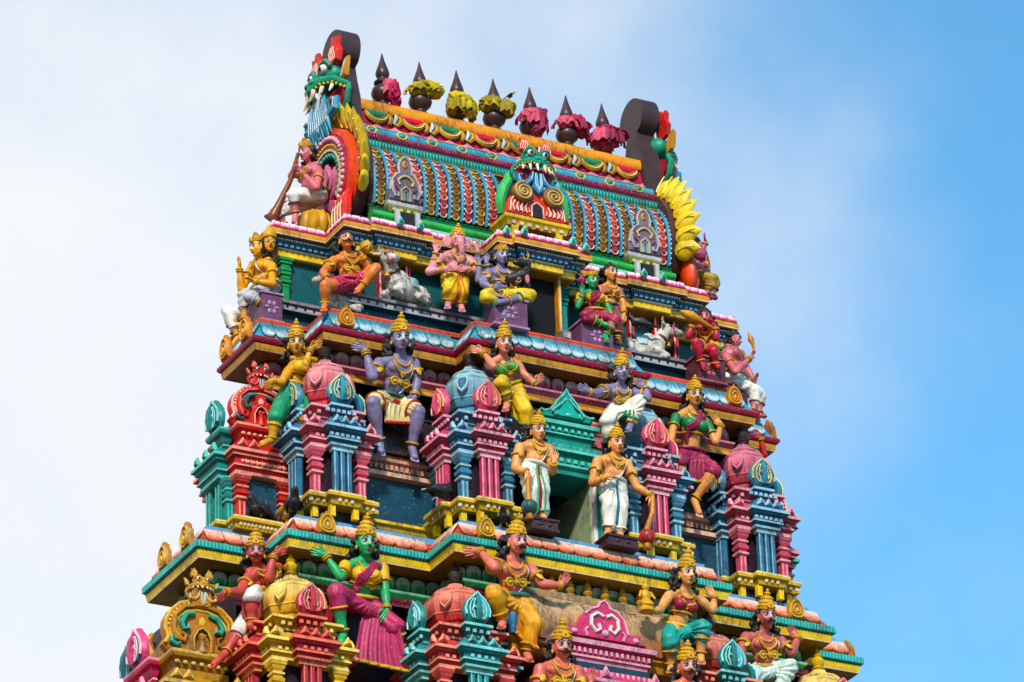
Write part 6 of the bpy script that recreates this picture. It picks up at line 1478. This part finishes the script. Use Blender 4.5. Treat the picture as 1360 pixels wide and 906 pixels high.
statue('bust_mid', 'pink moustached statue seen to the chest at the bottom edge, before the pink pediment', hh=.32, skin='#cf6454', cloth='#d8b02c', legs='stand', clen=1.8, must=True, discs=2, belt='#1f7a78', crownh=.9)
statue('maroon_blouse', 'tan woman statue in a maroon blouse with bare belly holding a small golden idol', hh=.29, skin='#dc9a5c', sex='f', cloth='#14988c', legs='sit', clen=1.4, cuff='#c8a02c', blouse='#98243c', lb='strap', discs=0, belt='#d0a82c', yaw=10)
statue('bust_right', 'crowned moustached statue at the bottom edge, right of the pink pediment', hh=.31, skin='#cc6650', cloth='#d8b02c', legs='stand', clen=1.8, must=True, discs=2, belt='#1f7a78', crownh=.9)
statue('pink_right', 'pink man statue with a moustache and mint trousers at the lower right of the tower', hh=.30, skin='#bc6054', cloth='#c8dcd0', legs='sit', clen=1.6, cuff='#58a888', must=True, discs=2, belt='#c8a02c', yaw=5)
statue('horn_gable', 'pink statue in white blowing a long brown horn before the left gable', hh=.235, skin='#d06c78', cloth='#e4ddd6', legs='sit', clen=1.45, cuff='#1f4a5c', discs=0, thread=False, belt='#b8862a', yaw=-65, crownh=.7)
statue('gold_heads', 'golden three faced statue in a silver wrap, seated at the left edge', hh=.24, skin='#e0981c', cloth='#b4b4bc', legs='sit', clen=1.5, cuff='#a0a0aa', discs=0, belt='#c8a02c', yaw=-80, crownh=.7)
statue('white_knee', 'statue in white trousers facing left behind the three faced golden statue', hh=.20, skin='#dc9a2c', cloth='#e6e0da', legs='sit', clen=1.6, cuff='#c8502c', discs=0, thread=False, crown=False, belt=None, yaw=-90)
# ================================================================ THINGS THE STATUES SIT ON OR HOLD, ANIMALS
def bull(loc, rz, s, label, turn=0, saddle=True):
    t = thing('bull_statue', label, 'bull', loc, rz, 'white bull statues on the upper ledge')
    W_ = mat('#c8c2b6', dirt=.8, spots=.75, rough=.75); H_ = mat('#dedad2', dirt=.5, rough=.6)
    b = MB(); b.slot(W_)
    V = lambda x, y, z: Vector((x*s, y*s, z*s))
    b.ball(V(.02, 0, .21), (.36*s, .17*s, .18*s), W_, 14, 9); b.ball(V(-.26, 0, .2), (.17*s, .18*s, .19*s), W_); b.ball(V(.24, 0, .25), (.16*s, .16*s, .2*s), W_)
    b.ball(V(.12, 0, .42), (.11*s, .07*s, .09*s), W_)
    ct, st = cos(turn), sin(turn)
    hd = lambda a, l, u: V(.44, 0, .60)+Vector((ct*a-st*l, st*a+ct*l, u))*s
    cap(b, V(.26, 0, .30), V(.38, 0, .52), .14*s, .105*s, W_); cap(b, V(.38, 0, .50), hd(0, 0, 0), .10*s, .10*s, W_)
    cap(b, hd(0, 0, .0), hd(.17, 0, -.07), .105*s, .07*s, W_); b.ball(hd(.20, 0, -.08), (.07*s, .075*s, .06*s), W_)
    b.tube([V(.33, 0, .44), V(.36, 0, .28), V(.30, 0, .12)], [.03*s, .05*s, .04*s], W_, 7)
    for q in (-1, 1):
        cap(b, V(.24, q*.12, .14), V(.40, q*.12, .06), .07*s, .05*s, W_); cap(b, V(.40, q*.12, .06), V(.28, q*.13, .03), .05*s, .04*s, W_)
        cap(b, V(-.24, q*.16, .14), V(-.04, q*.20, .07), .09*s, .055*s, W_); cap(b, V(-.04, q*.20, .06), V(-.2, q*.22, .03), .05*s, .04*s, W_)
        cap(b, hd(-.04, q*.09, .05), hd(-.07, q*.21, .03), .035*s, .02*s, W_, 7)
    m_ = remesh(b, 'body', .0115, 3); bo = bpy.data.objects.new('body', m_); COL.objects.link(bo); bo.parent = t
    for q in (-1, 1):
        MB().tube([hd(-.05, q*.06, .09), hd(-.07, q*.10, .15), hd(-.05, q*.09, .21)], [.028*s, .022*s, .006*s], mat('#a89c88'), 7).build('horn', bo)
        MB().ball(hd(.07, q*.088, .03), (.022*s, .022*s, .026*s), BLACK_E, 7, 5).build('eye', bo)
        MB().ball(hd(.25, q*.03, -.07), .014*s, BLACK_E, 6, 4).build('nostril', bo)
    b = MB().tube([hd(.10, -.09, .03), hd(.13, -.08, -.08), hd(.14, 0, -.14), hd(.13, .08, -.08), hd(.10, .09, .03), hd(.12, 0, .07)], .014*s, mat('#c8506a'), 5, closed=True); b.build('bridle', t)
    b = MB().tube([V(.34+.10*cos(a)*.8, .125*sin(a), .40-.10*cos(a)*.55) for a in [2*pi*i/16 for i in range(16)]], .026*s, mat('#7a3a2c'), 6, closed=True); b.build('collar', t)
    MB().lathe([(.01*s, .05*s), (.03*s, .04*s), (.045*s, -.01*s), (.05*s, -.03*s)], GOLDJ, c=V(.445, 0, .32), n=10).build('bell', t)
    if saddle: 
        b = MB(); b.tube([V(-.02, -.17, .22), V(-.02, -.13, .36), V(-.02, 0, .41), V(-.02, .13, .36), V(-.02, .17, .22)], [.07*s, .10*s, .11*s, .10*s, .07*s], mat('#9ac4c8', dirt=.6), 8, flat=.3, up=(0, 0, 1)); b.build('saddle_cloth', t)
    MB().tube([V(-.40, .05, .28), V(-.46, .08, .16), V(-.42, .14, .06)], [.02*s, .018*s, .03*s], W_, 6).build('tail', t)
    return t
bull((-1.84, .86, .85), R(203), .90, 'weathered white bull statue lying next to the orange seated man', turn=R(80))
bull((1.84, 1.0, .80), R(-14), .84, 'weathered white bull statue lying next to the red seated figure', turn=R(-15))
b = bull((-2.72, 1.0, .58), R(190), .72, 'white cow statue looking out from behind the orange seated man', turn=R(0), saddle=False)
def prop(name, mb, label, cat, ang=38, group=None, fix=False):
    o = mb.build(name, None, ang=ang, fix=fix); return tag(o, label, cat, group)
MV, MVL = mat('#6a4060'), mat('#a87898')
def seat_box(x0, x1, y0, y1, z0, z1, label, M=MV, ML=MVL, ros=True):
    t = thing('seat_box', label, 'pedestal', ((x0+x1)/2, (y0+y1)/2, z0)); hx, hy = (x1-x0)/2, (y1-y0)/2
    MB().sweep(rect(-hx, hx, -hy, hy), [(0, 0), (0, .03), (-.02, .035), (-.02, z1-z0-.035), (0, z1-z0-.03), (0, z1-z0)], [ML, M, M, M, ML]).build('box', t)
    b = MB()
    for sx_ in (-1, 1): b.box((sx_*(hx-.03), -hy+.005, (z1-z0)/2), (.03, .04, z1-z0-.07), ML)
    b.build('edge', t) if False else None
    b = MB(); c = Vector((0, -hy+.015, (z1-z0)/2))
    for i in range(6):
        a = pi*i/3; b.ball(c+Vector((cos(a)*.07, 0, sin(a)*.07)), (.02+.02*abs(cos(a)), .012, .02+.02*abs(sin(a))), ML, 6, 4)
    if ros: b.build('rosette', t)
    return t
seat_box(-.98, -.44, .02, .32, .36, .80, 'mauve box seat under the purple four armed statue')
seat_box(-3.80, -3.46, 1.28, 1.80, .42, .86, 'mauve carved box seat under the three faced golden statue')
seat_box(.50, 1.02, .30, .66, .44, .86, 'dark mauve box seat under the green woman holding the lotus bud')
seat_box(2.42, 2.90, .52, .90, .42, .82, 'dark red seat under the red figure with the golden club', mat('#5a2430'), mat('#a8505c'))
seat_box(-.92, -.50, -.70, -.34, -2.90, -2.73, 'dark maroon plinth under the left guardian', mat('#42222a'), mat('#42222a'))
seat_box(.20, .68, -.70, -.34, -2.93, -2.77, 'dark maroon plinth under the right guardian', mat('#42222a'), mat('#42222a'))
seat_box(-2.62, -1.62, .62, .90, -1.53, -.95, 'plain dark seat block behind the legs of the purple seated statue', mat('#221a20'), mat('#2a2228'), False)
b = MB()
for i in range(9):
    a = 2*pi*i/9; crumple(b, (.17*cos(a), .17*sin(a), .17), (.09, .09, .18), mat('#c8901a'), 40+i, .12, 12, 8, 1.2)
b.lathe([(.2, 0), (.22, .2), (.18, .34), (.05, .36)], mat('#c8901a'), n=14)
rk = b
o = prop('rock_seat', b, 'yellow rock seat under the horn blowing statue', 'pedestal'); o.location = (-2.86, 1.55, 1.96)
o = prop('rock_seat', rk, 'yellow rock seat under the mauve statue behind the right gable', 'pedestal'); o.location = (2.98, 1.62, 1.96); o.scale = (1, 1, 1.2)
seat_box(3.22, 3.60, 1.12, 1.60, .42, .82, 'dark seat under the pink statue lifting the golden flame', mat('#4a2430'), mat('#7a4858'), False)
b = MB(); P0 = [J_('horn_gable', 'hd')+Vector((-.13, -.03, -.05)), Vector((-3.20, 1.58, 2.78)), Vector((-3.33, 1.68, 2.42)), Vector((-3.39, 1.73, 2.26))]
b.tube(P0, [.025, .035, .055, .085], mat('#7a3c18', rough=.35), 12); b.tube([P0[-1], P0[-1]+Vector((-.02, .02, -.05))], [.085, .12], mat('#6a3010'), 12)
prop('horn', b, 'long brown horn blown by the statue at the left gable', 'horn')
b = MB().ball((0, 0, 0), .085, GOLDJ, 14, 10); 
for i in range(3): b.tube(ringpts((0, 0, 0), (cos(i*1.05), 0, sin(i*1.05)), .086, 16), .010, GOLDR, 5, closed=True)
o = prop('ball', b, 'golden ball held at the shoulder of the orange seated man', 'ball'); o.location = J_('orange_seat', 'rt')+Vector((.03, -.03, .04))
def mace(key, pts, r, Mh, Mb, label):
    t = thing('mace', label, 'mace', pts[-1]); q = [Vector(p)-Vector(pts[-1]) for p in pts]
    MB().tube(q[:-1]+[q[-1]+Vector((0, 0, r*.8))], [.035, .03, .032][:len(q)-1]+[.045], Mh, 10).build('handle', t)
    b = MB().ball((0, 0, 0), r, Mb, 16, 11)
    for i in range(4): b.tube(ringpts((0, 0, 0), (cos(pi*i/4), sin(pi*i/4), 0), r*1.0, 18), .008, Mb, 4, closed=True)
    b.build('head', t); MB().lathe([(.05, 0), (.06, .02), (.045, .05), (.05, .08)], mat('#b8701c'), c=(0, 0, -r-.075), n=12).build('foot', t)
hl, hr = J_('guard_left', 'lt'), J_('guard_right', 'rt')
mace('l', [hl+Vector((0, 0, .04)), hl+Vector((-.01, .0, -.12)), (-.92, hl.y+.0, -2.60)], .105, mat('#c8861e'), mat('#1f5a5a'), 'mace with a blue-green ball head under the hand of the left guardian')
mace('r', [hr+Vector((.01, 0, .08)), hr+Vector((0, .0, -.14)), (.845, hr.y-.02, -2.68)], .105, mat('#c8861e'), mat('#b02c28'), 'mace with a red ball head beside the right guardian')
# lotus, club, flame, idol, pet
o_ = J_('green_lotus', 'lt'); b = MB().tube([o_+Vector((0, 0, -.08)), o_+Vector((0, 0, .08))], .012, mat('#1f7a44'), 6)
for i in range(5):
    a = 2*pi*i/5; b.tube([o_+Vector((0, 0, .07)), o_+Vector((.035*cos(a), .035*sin(a), .12)), o_+Vector((.008*cos(a), .008*sin(a), .19))], [.015, .028, .004], mat('#c8386a'), 6)
prop('lotus_bud', b, 'small pink lotus bud in the raised hand of the green seated woman', 'flower')
o_ = J_('red_horn', 'lt'); b = MB().tube([o_+Vector((.26, .02, -.06)), o_+Vector((.05, 0, 0)), o_+Vector((-.10, -.02, .03)), o_+Vector((-.2, -.02, .06)), o_+Vector((-.26, -.02, .08))], [.025, .045, .08, .05, .02], mat('#c88a2c'), 10)
prop('club', b, 'golden club raised by the red seated figure at the right corner', 'club')
o_ = J_('pink_flame', 'lt'); b = MB().tube([o_+Vector((.0, 0, -.06)), o_+Vector((-.02, 0, .06)), o_+Vector((-.05, 0, .13)), o_+Vector((-.08, 0, .24))], [.018, .025, .045, .006], mat('#d88a2c'), 8)
prop('flame_torch', b, 'small golden flame lifted at the right edge against the sky', 'torch')
t = thing('idol', 'small golden idol figure held by the woman in the maroon blouse', 'idol', J_('maroon_blouse', 'lt')+Vector((0, -.02, .0)))
b = MB(); b.slot(GOLDJ); b.ball((0, 0, .24), .055, GOLDJ); b.ball((0, 0, .12), (.07, .05, .09), GOLDJ); b.ball((0, 0, .02), (.09, .07, .06), GOLDJ); b.ball((0, 0, .31), (.035, .035, .05), GOLDJ)
for q in (-1, 1): cap(b, (q*.07, 0, .17), (q*.11, -.03, .09), .025, .02, GOLDJ, 7); cap(b, (q*.06, -.03, .0), (q*.02, -.09, -.02), .035, .025, GOLDJ, 7)
m_ = remesh(b, 'body', .009, 2); o = bpy.data.objects.new('body', m_); COL.objects.link(o); o.parent = t
MB().lathe([(.10, -.10), (.11, -.06), (.08, -.04), (.09, -.02)], GOLDR, n=12).build('base', t)
t = thing('black_animal', 'black horned animal with a pink mouth lifted by the purple four armed statue', 'animal figure', (-.53, .10, 1.12))
BK = mat('#242022', rough=.5); b = MB(); b.slot(BK)
cap(b, (-.12, .04, .02), (.06, .0, .10), .07, .09, BK); cap(b, (.06, 0, .10), (.12, -.02, .24), .06, .055, BK); cap(b, (.10, -.02, .26), (-.10, -.08, .22), .065, .04, BK)
for q in (-1, 1): cap(b, (.08, q*.05, .04), (.12, q*.05, -.10), .035, .025, BK); cap(b, (.12, q*.05, .27), (.19, q*.10, .30), .025, .012, BK)
m_ = remesh(b, 'body', .009, 2); o = bpy.data.objects.new('body', m_); COL.objects.link(o); o.parent = t
for q in (-1, 1): MB().tube([(.10, q*.03, .30), (.13, q*.06, .38), (.10, q*.06, .44)], [.016, .012, .004], mat('#c88a2c'), 6).build('horn', t)
MB().ball((.08, -.08, .0), (.035, .02, .07), mat('#d0688c'), 8, 6).build('tongue', t)
# second and third faces of the golden statue
hdj = J_('gold_heads', 'hd'); 
t = FIG['gold_heads']
for dx, dy, yw in ((.10, -.17, -15), (.12, .18, 200)):
    hb = MB(); g_ = mat('#e0981c', rough=.38, dirt=.22); hb.slot(g_); c = Vector((dx, dy, 0))+hdj-t.location
    F0 = Vector((sin(R(yw)), -cos(R(yw)), -.1)).normalized(); sd_ = Vector((cos(R(yw)), sin(R(yw)), 0)); hu = sd_.cross(F0); hu = hu if hu.z > 0 else -hu
    hp = lambda a, n_, u, c=c, sd_=sd_, F0=F0, hu=hu: c+sd_*(a*.23)+F0*(n_*.23)+hu*(u*.23)
    for cc, rr in (((0, -.06, .14), (.36, .40, .44)), ((0, .06, -.14), (.31, .30, .38)), ((0, .2, -.42), (.15, .13, .11))): hb.ball(hp(*cc), [q*.23 for q in rr], g_, 12, 8, (sd_, F0, hu))
    hb.tube([hp(0, .34, .14), hp(0, .41, -.02), hp(0, .49, -.13), hp(0, .36, -.2)], [.012, .014, .02, .012], g_, 7)
    m_ = remesh(hb, 'side_head', .009, 2); o = bpy.data.objects.new('side_head', m_); COL.objects.link(o); o.parent = t
    for q in (-1, 1):
        e = hp(q*.155, .325, .055); MB().ball(e, (.024, .012, .014), WHITE_E, 8, 6, (sd_, F0, hu)).ball(e+F0*.009, (.011, .006, .012), BLACK_E, 7, 5, (sd_, F0, hu)).build('eye', o)
        MB().tube([hp(q*.05, .40, .17), hp(q*.15, .405, .235), hp(q*.27, .32, .19)], .005, BLACK_E, 5).build('eyebrow', o)
    MB().ball(hp(0, .385, -.28), (.025, .012, .012), LIPM, 8, 5, (sd_, F0, hu)).build('lips', o)
    cb = MB().lathe([(.095, 0), (.105, .03), (.09, .07), (.08, .1), (.05, .15), (.02, .2)], GOLDJ, c=hp(0, -.06, .34), n=12); cb.build('crown', o)
    MB().ball(hp(0, -.25, .1), (.10, .10, .11), HAIRM, 9, 7).build('hair', o)
# birds on the ledges
def bird(loc, rz, label, s=1.0, tail='#1c1a1c', pitch=0):
    t = thing('bird', label, 'bird', loc, rz, 'birds perched on the ledges')
    B_ = mat('#201c1e', rough=.5, dirt=.1); b = MB(); b.slot(B_)
    b.ball((0, 0, .10*s), (.13*s, .075*s, .08*s), B_, 12, 8); cap(b, (.07*s, 0, .13*s), (.12*s, 0, .19*s), .055*s, .045*s, B_); b.ball((.13*s, 0, .20*s), (.05*s, .042*s, .045*s), B_)
    b.tube([(-.08*s, 0, .10*s), (-.20*s, 0, .06*s), (-.27*s, 0, .04*s)], [.05*s, .04*s, .03*s], B_, 8, flat=.5, up=(0, 0, 1))
    m_ = remesh(b, 'body', .009, 2); o = bpy.data.objects.new('body', m_); COL.objects.link(o); o.parent = t
    MB().tube([(.165*s, 0, .20*s), (.21*s, 0, .19*s)], [.016*s, .003], mat('#3c3430'), 6).build('beak', t)
    for q in (-1, 1):
        MB().tube([(.0, q*.03*s, .05*s), (.01*s, q*.03*s, 0)], .008, mat('#5a3a34'), 5).build('leg', t)
        MB().tube([(.08*s, q*.07*s, .12*s), (-.04*s, q*.085*s, .10*s), (-.17*s, q*.05*s, .07*s)], [.03*s, .055*s, .015], mat('#2a2628'), 7, flat=.5, up=(0, 1, 0)).build('wing', t)
    MB().tube([(-.18*s, 0, .065*s), (-.30*s, 0, .03*s)], [.032*s, .02*s], mat(tail), 6, flat=.4, up=(0, 0, 1)).build('tail', t)
bird((-4.02, .93, -2.655), R(200), 'dark bird sitting before the dark blue panel of the red shrine', 1.15)
bird((-3.78, .40, -2.75), R(250), 'dark bird perched by the left corner of the pink shrine base', 1.2)
bird((-1.86, -.02, -2.40), R(20), 'dark bird with a white tail by the left corner of the blue shrine', 1.2, '#e6e2de')
bird((-1.22, -.50, -2.83), R(240), 'dark bird above the pink moustached statue, left of the guardian plinth', .9)
bird((1.70, .80, 1.165), R(160), 'dark bird sitting on the back of the right white bull', .9)
# dry weeds rooted in the ledges
def weed(loc, n, h, label, seed):
    rnd = random.Random(seed); b = MB(); M = mat('#5a4a30', rough=.9, bump=0)
    for i in range(n):
        a = rnd.uniform(0, 2*pi); l_ = h*rnd.uniform(.5, 1); q = Vector((cos(a), sin(a)*.6-.2, 0))
        p = [Vector((0, 0, 0)), q*l_*.3+Vector((0, 0, l_*.5)), q*l_*.8+Vector((0, 0, l_*rnd.uniform(.4, .9)))]
        b.tube(p, [.008, .006, .003], M, 4)
        for k in (.4, .7, .95): b.ball(p[1].lerp(p[2], k)+Vector((rnd.uniform(-.02, .02), 0, .01)), (.014, .01, .01), M, 5, 4)
    o = b.build('weed', None); o.location = loc; tag(o, label, 'plant'); o['kind'] = 'stuff'
weed((-1.66, .66, -1.53), 16, .26, 'dry brown weed growing on the pink shelf by the foot of the purple statue', 3)
weed((2.30, .66, -1.53), 14, .18, 'dry brown weed on the shelf beside the bare foot of the maroon sari statue', 5)
weed((.95, .62, .44), 12, .16, 'dry weed growing on the ledge before the right white bull', 8)
bpy.data.scenes.remove(TMP)
